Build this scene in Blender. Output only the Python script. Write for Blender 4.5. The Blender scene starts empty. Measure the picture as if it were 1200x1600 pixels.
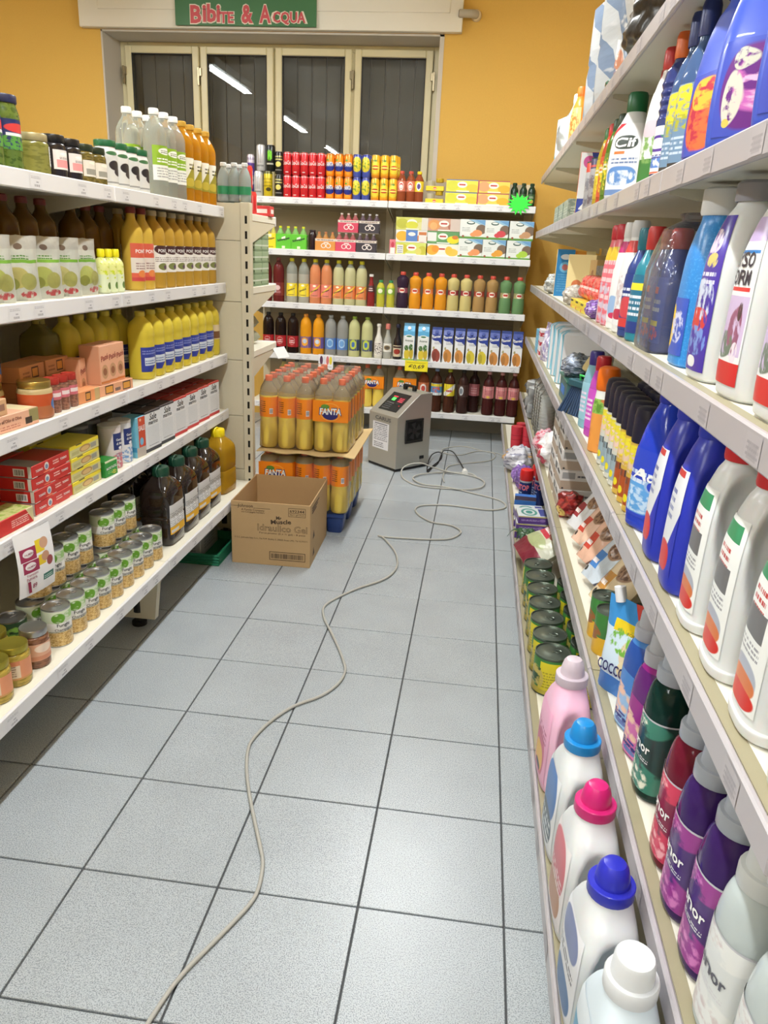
import bpy, bmesh, math, random
from mathutils import Vector, Matrix, noise
S = bpy.context.scene
COL = S.collection
R = math.radians
random.seed(7)

# ------------------------------------------------------------------ camera
CAM = Vector((-0.1502, -1.2267, 1.3051))
YAW, PITCH, ROLL, FPX = 0.112277, 0.331036, 0.0463625, 1182.615
_f = Vector((-math.sin(YAW)*math.cos(PITCH), math.cos(YAW)*math.cos(PITCH), -math.sin(PITCH)))
_r0 = Vector((math.cos(YAW), math.sin(YAW), 0)); _u0 = _r0.cross(_f)
_r = math.cos(ROLL)*_r0 + math.sin(ROLL)*_u0; _u = -math.sin(ROLL)*_r0 + math.cos(ROLL)*_u0
cam_d = bpy.data.cameras.new('camera'); cam = bpy.data.objects.new('camera', cam_d); COL.objects.link(cam)
cam_d.sensor_fit = 'VERTICAL'; cam_d.sensor_height = 24.0; cam_d.lens = FPX*24.0/1600.0
cam_d.clip_start = 0.02; cam_d.clip_end = 60
cam.matrix_world = Matrix(((_r.x,_u.x,-_f.x,CAM.x),(_r.y,_u.y,-_f.y,CAM.y),(_r.z,_u.z,-_f.z,CAM.z),(0,0,0,1)))
S.camera = cam
def at(px, py, ax, val):
    """world point on the plane ax=val (a shelf, a wall, the floor) read off the photograph"""
    d = _f + _r*((px-600)/FPX) - _u*((py-800)/FPX); i = 'xyz'.index(ax)
    return CAM + d*((val-CAM[i])/d[i])

# ------------------------------------------------------------------ light
S.view_settings.view_transform = 'Standard'; S.view_settings.look = 'None'
S.view_settings.gamma = 1.0; S.view_settings.use_curve_mapping = False
S.view_settings.exposure = -0.46
W = bpy.data.worlds.new('night'); S.world = W; W.use_nodes = True
W.node_tree.nodes['Background'].inputs[0].default_value = (0.02, 0.022, 0.03, 1)
W.node_tree.nodes['Background'].inputs[1].default_value = 0.3
LAMP_GLOW = 190.0; LAMP_DOWN = 44.0
LAMP_ROWS = {-2.92: (2.8, 0.0, -2.8), -0.45: (2.8, 0.0, -2.8)}

# ------------------------------------------------------------------ materials
def lin(c):
    c = tuple(c)
    return tuple(((v/255.0)/12.92 if v/255.0 <= .04045 else ((v/255.0+.055)/1.055)**2.4) for v in c[:3]) + (1.0,)
MC = {}
def M(col, rough=.45, metal=0, trans=0, ior=1.45, alpha=1, bump=0, bscale=60, vary=0, coat=0, emit=0, sss=0):
    key = (tuple(col), rough, metal, trans, ior, alpha, bump, bscale, vary, coat, emit, sss)
    if key in MC: return MC[key]
    m = bpy.data.materials.new('finish'); m.use_nodes = True; nt = m.node_tree; b = nt.nodes['Principled BSDF']
    b.inputs['Base Color'].default_value = lin(col); b.inputs['Roughness'].default_value = rough
    b.inputs['Metallic'].default_value = metal; b.inputs['Transmission Weight'].default_value = trans
    b.inputs['IOR'].default_value = ior; b.inputs['Alpha'].default_value = alpha
    b.inputs['Coat Weight'].default_value = coat
    if sss:
        b.inputs['Subsurface Weight'].default_value = sss; b.inputs['Subsurface Scale'].default_value = .02
    if emit:
        b.inputs['Emission Color'].default_value = lin(col); b.inputs['Emission Strength'].default_value = emit
    if bump or vary:
        tc = nt.nodes.new('ShaderNodeTexCoord'); nz = nt.nodes.new('ShaderNodeTexNoise')
        nz.inputs['Scale'].default_value = bscale; nz.inputs['Detail'].default_value = 3
        nt.links.new(tc.outputs['Object'], nz.inputs['Vector'])
        if bump:
            bp = nt.nodes.new('ShaderNodeBump'); bp.inputs['Strength'].default_value = bump; bp.inputs['Distance'].default_value = .004
            nt.links.new(nz.outputs['Fac'], bp.inputs['Height']); nt.links.new(bp.outputs['Normal'], b.inputs['Normal'])
        if vary:
            mx = nt.nodes.new('ShaderNodeMix'); mx.data_type = 'RGBA'
            c = lin(col); k = 1-vary
            mx.inputs['A'].default_value = (c[0]*k, c[1]*k, c[2]*k, 1); mx.inputs['B'].default_value = c
            nt.links.new(nz.outputs['Fac'], mx.inputs['Factor']); nt.links.new(mx.outputs['Result'], b.inputs['Base Color'])
    MC[key] = m
    return m

PC = {}
def P(base, shapes, rough=.4, metal=0, coat=0, bump=0, trans=0):
    """flat print: shapes laid over a base colour in the surface's own UV (u to the right, v up)
       ('r',uc,vc,hu,hv,col) rectangle  ('e',uc,vc,hu,hv,col) ellipse  ('t',uc,vc,hu,hv,col,rows) small print
       ('s',uc,vc,hu,hv,col,n) upright bars  ('d',a,b,c,col) half plane a*u+b*v>c  ('n',scale,thr,col) blotches
       ('b',uc,vc,hu,hv,col,scale,thr) blotches inside an ellipse"""
    key = repr((base, shapes, rough, metal, coat, bump, trans))
    if key in PC: return PC[key]
    m = bpy.data.materials.new('print'); m.use_nodes = True; nt = m.node_tree; N = nt.nodes; L = nt.links
    bs = N['Principled BSDF']; bs.inputs['Roughness'].default_value = rough; bs.inputs['Metallic'].default_value = metal
    bs.inputs['Coat Weight'].default_value = coat; bs.inputs['Transmission Weight'].default_value = trans
    uv = N.new('ShaderNodeUVMap'); sp = N.new('ShaderNodeSeparateXYZ'); L.new(uv.outputs[0], sp.inputs[0])
    U, V = sp.outputs[0], sp.outputs[1]
    def mt(op, a, b=None, c=None):
        n = N.new('ShaderNodeMath'); n.operation = op
        for i, q in enumerate((a, b, c)):
            if q is None: continue
            if isinstance(q, (int, float)): n.inputs[i].default_value = q
            else: L.new(q, n.inputs[i])
        return n.outputs[0]
    def local(uc, vc, hu, hv):
        return mt('MULTIPLY_ADD', U, 1/hu, -uc/hu), mt('MULTIPLY_ADD', V, 1/hv, -vc/hv)
    def rect(a, b): return mt('LESS_THAN', mt('MAXIMUM', mt('ABSOLUTE', a), mt('ABSOLUTE', b)), 1)
    def clampm(v, k, off=0.0):
        n = N.new('ShaderNodeMath'); n.operation = 'MULTIPLY_ADD'; n.use_clamp = True; L.new(v, n.inputs[0]); n.inputs[1].default_value = k; n.inputs[2].default_value = off; return n.outputs[0]
    def elli(a, b): return clampm(mt('MULTIPLY_ADD', a, a, mt('MULTIPLY', b, b)), -6, 6)
    def nz(sc, det=2):
        n = N.new('ShaderNodeTexNoise'); n.inputs['Scale'].default_value = sc; n.inputs['Detail'].default_value = det
        L.new(uv.outputs[0], n.inputs['Vector']); return n.outputs['Fac']
    cur = None; colv = lin(base)
    for s in shapes:
        k = s[0]
        if k == 'r': msk = rect(*local(*s[1:5])); c = s[5]
        elif k == 'e': msk = elli(*local(*s[1:5])); c = s[5]
        elif k == 't':
            a, b = local(*s[1:5]); c = s[5]
            row = mt('LESS_THAN', mt('FRACT', mt('MULTIPLY', mt('ADD', b, 1), s[6]/2)), .5)
            n = N.new('ShaderNodeTexNoise'); n.inputs['Scale'].default_value = 1; n.inputs['Detail'].default_value = 1
            cx = N.new('ShaderNodeCombineXYZ'); L.new(mt('MULTIPLY', a, 9), cx.inputs[0])
            L.new(mt('MULTIPLY', mt('FLOOR', mt('MULTIPLY', mt('ADD', b, 1), s[6]/2)), 7.3), cx.inputs[1])
            L.new(cx.outputs[0], n.inputs['Vector'])
            msk = mt('MULTIPLY', mt('MULTIPLY', rect(a, b), row), mt('GREATER_THAN', n.outputs['Fac'], .42))
        elif k == 's':
            a, b = local(*s[1:5]); c = s[5]
            w = N.new('ShaderNodeTexNoise'); w.noise_dimensions = '1D'; w.inputs['Scale'].default_value = s[6]; w.inputs['Detail'].default_value = 0
            L.new(a, w.inputs['W'])
            msk = mt('MULTIPLY', rect(a, b), mt('GREATER_THAN', w.outputs['Fac'], .5))
        elif k == 'd': msk = mt('GREATER_THAN', mt('MULTIPLY_ADD', U, s[1], mt('MULTIPLY', V, s[2])), s[3]); c = s[4]
        elif k == 'n': msk = clampm(nz(s[1]), 14, -14*s[2]+.5); c = s[3]
        elif k == 'b': msk = mt('MULTIPLY', elli(*local(*s[1:5])), clampm(nz(s[6]*1.6, 4), 10, -10*s[7]+.5)); c = s[5]
        mx = N.new('ShaderNodeMix'); mx.data_type = 'RGBA'
        L.new(msk, mx.inputs['Factor'])
        if cur is None: mx.inputs['A'].default_value = colv
        else: L.new(cur, mx.inputs['A'])
        mx.inputs['B'].default_value = lin(c); cur = mx.outputs['Result']
    if cur is None: bs.inputs['Base Color'].default_value = colv
    else: L.new(cur, bs.inputs['Base Color'])
    if bump:
        bp = N.new('ShaderNodeBump'); bp.inputs['Strength'].default_value = bump; bp.inputs['Distance'].default_value = .01
        L.new(nz(9, 4), bp.inputs['Height']); L.new(bp.outputs['Normal'], bs.inputs['Normal'])
    PC[key] = m
    return m

def film_mat(tint=(255,255,255), gloss=.25, haze=.06):
    key = ('film', tint, gloss, haze)
    if key in MC: return MC[key]
    m = bpy.data.materials.new('clear_film'); m.use_nodes = True; nt = m.node_tree; N = nt.nodes; L = nt.links
    N.remove(N['Principled BSDF']); out = N['Material Output']
    tr = N.new('ShaderNodeBsdfTransparent'); tr.inputs[0].default_value = lin(tint)
    gl = N.new('ShaderNodeBsdfGlossy'); gl.inputs['Roughness'].default_value = .12
    df = N.new('ShaderNodeBsdfDiffuse'); df.inputs[0].default_value = (.8,.8,.8,1)
    lw = N.new('ShaderNodeLayerWeight'); lw.inputs[0].default_value = gloss
    m1 = N.new('ShaderNodeMixShader'); L.new(lw.outputs['Fresnel'], m1.inputs[0]); L.new(tr.outputs[0], m1.inputs[1]); L.new(gl.outputs[0], m1.inputs[2])
    m2 = N.new('ShaderNodeMixShader'); m2.inputs[0].default_value = haze; L.new(m1.outputs[0], m2.inputs[1]); L.new(df.outputs[0], m2.inputs[2])
    tc = N.new('ShaderNodeTexCoord'); nz = N.new('ShaderNodeTexNoise'); nz.inputs['Scale'].default_value = 28; nz.inputs['Detail'].default_value = 3
    L.new(tc.outputs['Object'], nz.inputs['Vector'])
    bp = N.new('ShaderNodeBump'); bp.inputs['Strength'].default_value = .7; bp.inputs['Distance'].default_value = .01
    L.new(nz.outputs['Fac'], bp.inputs['Height']); L.new(bp.outputs[0], gl.inputs['Normal'])
    L.new(m2.outputs[0], out.inputs[0]); MC[key] = m
    return m

WHITE = (236,236,234)
# ------------------------------------------------------------------ mesh helpers
def mesh(name, verts, faces, mats, fmat=None, uvs=None, smooth=40):
    me = bpy.data.meshes.new(name); me.from_pydata(verts, [], faces)
    for m in (mats if isinstance(mats, (list, tuple)) else [mats]): me.materials.append(m)
    if fmat: me.polygons.foreach_set('material_index', fmat)
    if uvs is not None:
        l = me.uv_layers.new(name='UVMap'); flat = []
        for f in uvs:
            for q in f: flat += [q[0], q[1]]
        l.data.foreach_set('uv', flat)
    if smooth:
        me.polygons.foreach_set('use_smooth', [True]*len(me.polygons)); me.set_sharp_from_angle(angle=R(smooth))
    me.update()
    return me
def sgnpow(v, e): return math.copysign(abs(v)**e, v)
def ring_pt(a, b, n, t):
    e = 2.0/n
    return a*sgnpow(math.cos(t), e), b*sgnpow(math.sin(t), e)
def rings_of(prof, sx=1, sy=1, n=2):
    """(z,r) or (z,a,b) or (z,a,b,n) -> (z,a,b,n)"""
    o = []
    for p in prof:
        if len(p) == 2: o.append((p[0], p[1]*sx, p[1]*sy, n))
        elif len(p) == 3: o.append((p[0], p[1], p[2], n))
        else: o.append(tuple(p))
    return o
def smooth_prof(pts, k=4):
    o = []
    m = len(pts)
    for i in range(m-1):
        p0, p1, p2, p3 = pts[max(i-1,0)], pts[i], pts[i+1], pts[min(i+2,m-1)]
        for j in range(k):
            t = j/k
            o.append(tuple(.5*((2*b)+(-a+c)*t+(2*a-5*b+4*c-d)*t*t+(-a+3*b-3*c+d)*t**3) for a,b,c,d in zip(p0,p1,p2,p3)))
    o.append(pts[-1])
    return o
def mono_prof(pts, k=4):
    """profile through the points, z rising evenly, sizes by a monotone cubic"""
    m = len(pts); nd = len(pts[0]); sl = [[0.0]*nd for _ in range(m)]
    def dl(i, c):
        dz = pts[i+1][0]-pts[i][0]; return (pts[i+1][c]-pts[i][c])/dz if dz > 1e-9 else 0.0
    for c in range(1, nd):
        for i in range(m):
            if i == 0: sl[i][c] = dl(0, c)
            elif i == m-1: sl[i][c] = dl(m-2, c)
            else:
                a, b = dl(i-1, c), dl(i, c); sl[i][c] = 0.0 if a*b <= 0 else 2*a*b/(a+b)
    o = []
    for i in range(m-1):
        h = pts[i+1][0]-pts[i][0]
        for j in range(k):
            t = j/k; q = [pts[i][0]+h*t]
            for c in range(1, nd):
                q.append((1+2*t)*(1-t)**2*pts[i][c]+t*(1-t)**2*h*sl[i][c]+t*t*(3-2*t)*pts[i+1][c]+t*t*(t-1)*h*sl[i+1][c])
            o.append(tuple(q))
    o.append(tuple(pts[-1]))
    return o
def lathe(name, rings, mats, seg=24, fill=None, bottom=True, top=True, smooth=40, cx=0, cy=0):
    """stacked superellipse rings; u=.5 looks to -Y; above `fill` the second material is used"""
    V = []; F = []; UV = []; FM = []
    h = max(rings[-1][0], 1e-6); z00 = rings[0][0]
    for (z,a,b,n) in rings:
        for i in range(seg):
            t = -1.5*math.pi + 2*math.pi*i/seg
            x, y = ring_pt(a, b, n, t); V.append((x+cx, y+cy, z))
    for k in range(len(rings)-1):
        for i in range(seg):
            j = (i+1) % seg
            F.append((k*seg+i, k*seg+j, (k+1)*seg+j, (k+1)*seg+i))
            v0 = (rings[k][0]-z00)/(h-z00); v1 = (rings[k+1][0]-z00)/(h-z00); u0 = i/seg; u1 = (i+1)/seg
            UV.append(((u0,v0),(u1,v0),(u1,v1),(u0,v1)))
            FM.append(1 if fill is not None and rings[k][0] >= fill-1e-6 else 0)
    if bottom:
        F.append(tuple(range(seg-1,-1,-1))); UV.append(tuple((.5,0) for _ in range(seg))); FM.append(0)
    if top:
        o = (len(rings)-1)*seg; F.append(tuple(o+i for i in range(seg))); UV.append(tuple((.5,1) for _ in range(seg)))
        FM.append(1 if fill is not None else 0)
    return mesh(name, V, F, mats, FM, UV, smooth)
def ring_at(rings, z):
    for k in range(len(rings)-1):
        z0, z1 = rings[k][0], rings[k+1][0]
        if z0 <= z <= z1 and z1 > z0:
            f = (z-z0)/(z1-z0); return tuple(rings[k][i]+(rings[k+1][i]-rings[k][i])*f for i in range(4))
    return rings[0] if z < rings[0][0] else rings[-1]
def surf(rings, t, z, off=0):
    _, a, b, n = ring_at(rings, z)
    return ring_pt(a+off, b+off, n, t)
def shell(name, rings, z0, z1, d0, d1, mat, off=.0006, nt=16):
    """label wrapped on the body; angles in degrees, 0 = front (-Y), + to the right"""
    zs = sorted(set([z0, z1] + [r[0] for r in rings if z0 < r[0] < z1]))
    if len(zs) < 4: zs = [z0+(z1-z0)*i/4 for i in range(5)]
    V = []; F = []; UV = []
    for z in zs:
        for i in range(nt+1):
            x, y = surf(rings, R(d0+(d1-d0)*i/nt-90), z, off); V.append((x, y, z))
    for k in range(len(zs)-1):
        v0 = (zs[k]-z0)/(z1-z0); v1 = (zs[k+1]-z0)/(z1-z0)
        for i in range(nt):
            F.append((k*(nt+1)+i, k*(nt+1)+i+1, (k+1)*(nt+1)+i+1, (k+1)*(nt+1)+i))
            UV.append(((i/nt,v0),((i+1)/nt,v0),((i+1)/nt,v1),(i/nt,v1)))
    return mesh(name, V, F, mat, None, UV, 60)
def box_mesh(name, w, d, h, mats, bev=.002, fm=None, z0=0, x0=0, y0=0):
    """box standing on z0, centred on x0,y0. fm: material slot for front(-Y), back, left, right, top, bottom"""
    bm = bmesh.new(); bmesh.ops.create_cube(bm, size=1)
    bmesh.ops.scale(bm, vec=(w,d,h), verts=bm.verts)
    if bev: bmesh.ops.bevel(bm, geom=list(bm.edges), offset=min(bev, w*.3, d*.3, h*.3), segments=1, affect='EDGES', profile=.5)
    bmesh.ops.translate(bm, vec=(x0, y0, z0+h/2), verts=bm.verts)
    uvl = bm.loops.layers.uv.new('UVMap')
    for f in bm.faces:
        n = f.normal; ax = max(range(3), key=lambda i: abs(n[i]))
        idx = {(1,-1):0,(1,1):1,(0,-1):2,(0,1):3,(2,1):4,(2,-1):5}[(ax, 1 if n[ax] > 0 else -1)]
        if fm: f.material_index = fm[idx]
        for l in f.loops:
            c = l.vert.co; X = (c.x-x0)/w+.5; Y = (c.y-y0)/d+.5; Z = (c.z-z0)/h
            l[uvl].uv = {0:(X,Z),1:(1-X,Z),2:(1-Y,Z),3:(Y,Z),4:(X,Y),5:(X,1-Y)}[idx]
        f.smooth = False
    me = bpy.data.meshes.new(name); bm.to_mesh(me); bm.free()
    for m in (mats if isinstance(mats, (list, tuple)) else [mats]): me.materials.append(m)
    return me
def tube(name, pts, r, mat, seg=8, closed=False, r2=None):
    pts = [Vector(p) for p in pts]; V = []; F = []; n = len(pts); up = Vector((0,0,1)); prev = None
    for i, p in enumerate(pts):
        t = (pts[(i+1) % n]-pts[i-1]) if closed else (pts[min(i+1,n-1)]-pts[max(i-1,0)])
        t.normalize()
        if prev is None: a = t.cross(up) if abs(t.z) < .95 else t.cross(Vector((1,0,0)))
        else: a = prev - t*prev.dot(t)
        a.normalize(); prev = a; b = t.cross(a)
        rr = r if r2 is None else r+(r2-r)*i/(n-1)
        for k in range(seg):
            q = 2*math.pi*k/seg; V.append(tuple(p + a*(rr*math.cos(q)) + b*(rr*math.sin(q))))
    m = n if closed else n-1
    for i in range(m):
        for k in range(seg):
            F.append((i*seg+k, i*seg+(k+1) % seg, ((i+1) % n)*seg+(k+1) % seg, ((i+1) % n)*seg+k))
    if not closed:
        F.append(tuple(range(seg-1,-1,-1))); F.append(tuple((n-1)*seg+k for k in range(seg)))
    return mesh(name, V, F, mat, None, None, 60)
def prism(name, outline, d, mat, plane='xz', y0=0, bev=0):
    """outline in a plane pushed through thickness d (along the third axis, centred on y0)"""
    V = []; n = len(outline)
    for s in (-.5, .5):
        for (a, b) in outline:
            V.append({'xz':(a, y0+s*d, b), 'yz':(y0+s*d, a, b), 'xy':(a, b, y0+s*d)}[plane])
    F = [tuple(range(n)), tuple(range(2*n-1, n-1, -1))] + [((i+1) % n, i, n+i, n+(i+1) % n) for i in range(n)]
    me = mesh(name, V, F, mat, None, None, 0)
    bm = bmesh.new(); bm.from_mesh(me); bmesh.ops.recalc_face_normals(bm, faces=bm.faces)
    if bev: bmesh.ops.bevel(bm, geom=list(bm.edges), offset=bev, segments=2, affect='EDGES', profile=.5)
    bm.to_mesh(me); bm.free()
    return me
def pouch(name, w, h, t, mats, gusset=.6, crinkle=.006, seed=0, nx=14, nz=16, sag=0, top_pinch=1.0, back=None):
    """stand-up or pillow bag: two printed skins joined at the rim"""
    V = []; F = []; UV = []; FM = []
    def half(u, v, sgn):
        bx = max(0, 1-abs(2*u-1)**3); vv = gusset+(1-gusset)*min(1, v*4) if v < .25 else 1
        vz = (min(1, (1-v)*1.6))**.8*vv if gusset > 0 else max(0, 1-abs(2*v-1)**4)**.6
        y = sgn*.5*t*(bx**.6)*vz
        k = noise.noise(Vector((u*4+seed*3.1, v*5+seed, sgn*2.0)))
        edge = min(1, 6*min(u, 1-u, 1-v))
        y += k*crinkle*edge
        wv = w*(1-(1-top_pinch)*v)
        x = (u-.5)*wv*(1-.05*math.sin(math.pi*v)) + .3*crinkle*noise.noise(Vector((v*6, seed, 5)))
        z = h*v + .4*crinkle*noise.noise(Vector((u*6, seed, 9)))*v - sag*math.sin(math.pi*u)*v
        return (x, y, max(z, 0))
    for sgn in (-1, 1):
        o = len(V)
        for k in range(nz+1):
            for i in range(nx+1): V.append(half(i/nx, k/nz, sgn))
        for k in range(nz):
            for i in range(nx):
                q = (o+k*(nx+1)+i, o+k*(nx+1)+i+1, o+(k+1)*(nx+1)+i+1, o+(k+1)*(nx+1)+i)
                uv = ((i/nx,k/nz),((i+1)/nx,k/nz),((i+1)/nx,(k+1)/nz),(i/nx,(k+1)/nz))
                if sgn > 0: q = q[::-1]; uv = uv[::-1]
                F.append(q); UV.append(uv); FM.append(0 if sgn < 0 or back is None else 1)
    # bottom web and side seams
    m = (nx+1)*(nz+1)
    for i in range(nx):
        F.append((i+1, i, m+i, m+i+1)); UV.append(((0,0),)*4); FM.append(0)
    ms = [mats] if back is None else [mats, back]
    return mesh(name, V, F, ms, FM, UV, 70)

# ------------------------------------------------------------------ lettering
TXT = {}
def _make_texts(specs):
    obs = []
    for key in specs:
        s, bold, shear = key
        cu = bpy.data.curves.new('t', 'FONT'); cu.body = s; cu.resolution_u = 2; cu.offset = bold; cu.shear = shear
        cu.align_x = 'CENTER'; cu.size = 1; cu.fill_mode = 'FRONT'
        o = bpy.data.objects.new('t', cu); COL.objects.link(o); obs.append((key, o))
    dg = bpy.context.evaluated_depsgraph_get(); dg.update()
    for key, o in obs:
        me = bpy.data.meshes.new_from_object(o.evaluated_get(dg))
        TXT[key] = ([tuple(v.co[:2]) for v in me.vertices], [tuple(p.vertices) for p in me.polygons])
        bpy.data.meshes.remove(me)
    for key, o in obs:
        cu = o.data; bpy.data.objects.remove(o); bpy.data.curves.remove(cu)
def txt(s, bold=0.0, shear=0.0): return TXT[(s, bold, shear)]
def flat_text(s, width, mat, bold=0.0, shear=0.0, height=None, name='lettering', cx=0, cz=0, y=0, rot=0, depth=0):
    """text in the X-Z plane facing -Y, centred on cx,cz, as wide as `width`"""
    vs, fs = txt(s, bold, shear)
    x0 = min(v[0] for v in vs); x1 = max(v[0] for v in vs); y0 = min(v[1] for v in vs); y1 = max(v[1] for v in vs)
    k = width/(x1-x0); kz = k if height is None else height/(y1-y0)
    c, sn = math.cos(R(rot)), math.sin(R(rot)); V = []
    for (a, b) in vs:
        a = (a-(x0+x1)/2)*k; b = (b-(y0+y1)/2)*kz
        V.append((cx+a*c-b*sn, y, cz+a*sn+b*c))
    return mesh(name, V, fs, mat, None, None, 0)
def wrap_text(s, width, rings, deg, zc, mat, bold=0.0, shear=0.0, off=.0012, name='lettering', rot=0, height=None):
    vs, fs = txt(s, bold, shear)
    x0 = min(v[0] for v in vs); x1 = max(v[0] for v in vs); y0 = min(v[1] for v in vs); y1 = max(v[1] for v in vs)
    k = width/(x1-x0); kz = k if height is None else height/(y1-y0); c, sn = math.cos(R(rot)), math.sin(R(rot))
    _, a, b, n = ring_at(rings, zc); rr = max(.01, (a+b)/2); V = []
    for (p, q) in vs:
        p = (p-(x0+x1)/2)*k; q = (q-(y0+y1)/2)*kz
        p, q = p*c-q*sn, p*sn+q*c
        x, y = surf(rings, R(deg-90)+p/rr, zc+q, off); V.append((x, y, zc+q))
    return mesh(name, V, fs, mat, None, None, 0)

# ------------------------------------------------------------------ things and parts
def obj(name, me, parent=None, loc=(0,0,0), rz=0):
    o = bpy.data.objects.new(name, me); COL.objects.link(o); o.location = loc; o.rotation_euler = (0,0,rz)
    if parent is not None: o.parent = parent
    return o
def struct(name, me, parent=None, loc=(0,0,0), label=None):
    o = obj(name, me, parent, loc)
    if parent is None: o['kind'] = 'structure'
    if label: o['label'] = label
    return o
class Pr:
    """a kind of thing: its meshes are made once, every placed thing is its own object with its own parts"""
    def __init__(s, name, cat): s.name = name; s.cat = cat; s.parts = []
    def add(s, name, me, parent=None, label=None):
        s.parts.append((name, me, parent, label)); return len(s.parts)-1
    def put(s, loc, rz=0, label=None, group=None, rx=0, ry=0, sc=None, cat=None):
        single = len(s.parts) == 1
        root = bpy.data.objects.new(s.name, s.parts[0][1] if single else None); COL.objects.link(root)
        if not single: root.empty_display_size = .02
        root.location = loc; root.rotation_euler = (R(rx), R(ry), R(rz))
        if sc: root.scale = sc if isinstance(sc, (tuple, list)) else (sc,)*3
        root['label'] = label; root['category'] = cat or s.cat
        if group: root['group'] = group
        if not single:
            made = []
            for (n, me, par, lb) in s.parts:
                c = bpy.data.objects.new(n, me); COL.objects.link(c); c.parent = root if par is None else made[par]
                if lb: c['label'] = lb
                made.append(c)
        return root
# ================================================================== the room
T = 0.305
def tile_material():
    m = bpy.data.materials.new('speckled_tile'); m.use_nodes = True; nt = m.node_tree; N = nt.nodes; L = nt.links; b = N['Principled BSDF']
    tc = N.new('ShaderNodeTexCoord'); g = N.new('ShaderNodeNewGeometry')
    n1 = N.new('ShaderNodeTexNoise'); n1.inputs['Scale'].default_value = 420; n1.inputs['Detail'].default_value = 2
    n2 = N.new('ShaderNodeTexNoise'); n2.inputs['Scale'].default_value = 5; n2.inputs['Detail'].default_value = 3
    L.new(g.outputs['Position'], n1.inputs['Vector']); L.new(g.outputs['Position'], n2.inputs['Vector'])
    cr = N.new('ShaderNodeValToRGB'); e = cr.color_ramp.elements
    e[0].position = .34; e[0].color = lin((134,140,145)); e[1].position = .56; e[1].color = lin((184,191,196))
    L.new(n1.outputs['Fac'], cr.inputs[0])
    mx = N.new('ShaderNodeMix'); mx.data_type = 'RGBA'; mx.blend_type = 'MULTIPLY'; mx.inputs['Factor'].default_value = .5
    c2 = N.new('ShaderNodeValToRGB'); c2.color_ramp.elements[0].position = .3; c2.color_ramp.elements[0].color = (.8,.8,.8,1); c2.color_ramp.elements[1].position = .7
    L.new(n2.outputs['Fac'], c2.inputs[0]); L.new(cr.outputs[0], mx.inputs['A']); L.new(c2.outputs[0], mx.inputs['B'])
    L.new(mx.outputs['Result'], b.inputs['Base Color'])
    b.inputs['Roughness'].default_value = .27
    bp = N.new('ShaderNodeBump'); bp.inputs['Strength'].default_value = .16; bp.inputs['Distance'].default_value = .002
    L.new(n1.outputs['Fac'], bp.inputs['Height']); L.new(bp.outputs[0], b.inputs['Normal'])
    return m
TILE = tile_material()
GROUT = M((84,86,88), .9, vary=.2)
floor = struct('floor', box_mesh('floor', 9, 10, .06, GROUT, 0, z0=-.066, x0=-.5, y0=.6), label='pale grey speckled floor tiles with dark joints')
tile_me = box_mesh('tile', T-.0045, T-.0045, .009, TILE, .0012, z0=-.009)
for i in range(-9, 3):
    for j in range(-5, 16):
        obj('tile', tile_me, floor, ((i+.5)*T, (j+.5)*T, random.uniform(-.0004, .0002)))
YELLOW = M((218,176,86), .75, bump=.12, bscale=90, vary=.08)
YW = 4.80
X0, X1, ZL, ZS = -3.065, -0.562, 2.742, 1.15
def multi_box(name, boxes, mat, bev=0):
    bm = bmesh.new()
    for (a, b, c, d, e, f) in boxes:
        r = bmesh.ops.create_cube(bm, size=1); vs = r['verts']
        bmesh.ops.scale(bm, vec=(b-a, d-c, f-e), verts=vs); bmesh.ops.translate(bm, vec=((a+b)/2,(c+d)/2,(e+f)/2), verts=vs)
    if bev: bmesh.ops.bevel(bm, geom=list(bm.edges), offset=bev, segments=1, affect='EDGES', profile=.5)
    me = bpy.data.meshes.new(name); bm.to_mesh(me); bm.free()
    for m in (mat if isinstance(mat, list) else [mat]): me.materials.append(m)
    return me
struct('wall_back', multi_box('wall_back', [(-5,X0,YW,5.3,0,3.06),(X1,.8,YW,5.3,0,3.06),(X0,X1,YW,5.3,ZL,3.06),(X0,X1,YW,5.3,0,ZS)], YELLOW), label='warm yellow painted back wall')
struct('wall_left', multi_box('wall_left', [(-5.1,-5,-4.4,5.3,0,3.06)], YELLOW), label='yellow painted side wall')
struct('wall_right', multi_box('wall_right', [(.70,.80,-4.4,4.8,0,3.06)], YELLOW), label='yellow painted side wall')
struct('wall_front', multi_box('wall_front', [(-5,.8,-4.5,-4.4,0,3.06)], M((225,215,190),.8)), label='pale wall at the other end of the shop')
struct('ceiling', multi_box('ceiling', [(-5,.8,-4.4,5.3,3.06,3.12)], M((232,230,224),.85)), label='white ceiling')
JAMB = M((196,190,180), .7, bump=.05)
struct('trim_1', multi_box('jamb', [(X0-.001,X0+.012,YW-.004,5.1,ZS,ZL)], JAMB), label='greyish white side of the window recess')
struct('trim_2', multi_box('jamb', [(X1-.03,X1+.001,YW-.004,5.1,ZS,ZL)], JAMB), label='greyish white side of the window recess')
struct('trim_3', multi_box('recess_head', [(X0,X1,YW-.004,5.1,ZL-.012,ZL+.001)], JAMB), label='greyish white head of the window recess')
# roller shutter box over the window
LINT = M((226,222,210), .6)
lb = struct('trim_4', multi_box('shutter_box', [(-3.20,-.442,YW-.055,YW,ZL+.004,3.06)], LINT, .004), label='cream roller shutter box above the window')
struct('box_lid', multi_box('box_lid', [(-3.05,-.53,YW-.062,YW-.05,ZL+.115,3.05)], LINT, .003), lb)
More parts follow.
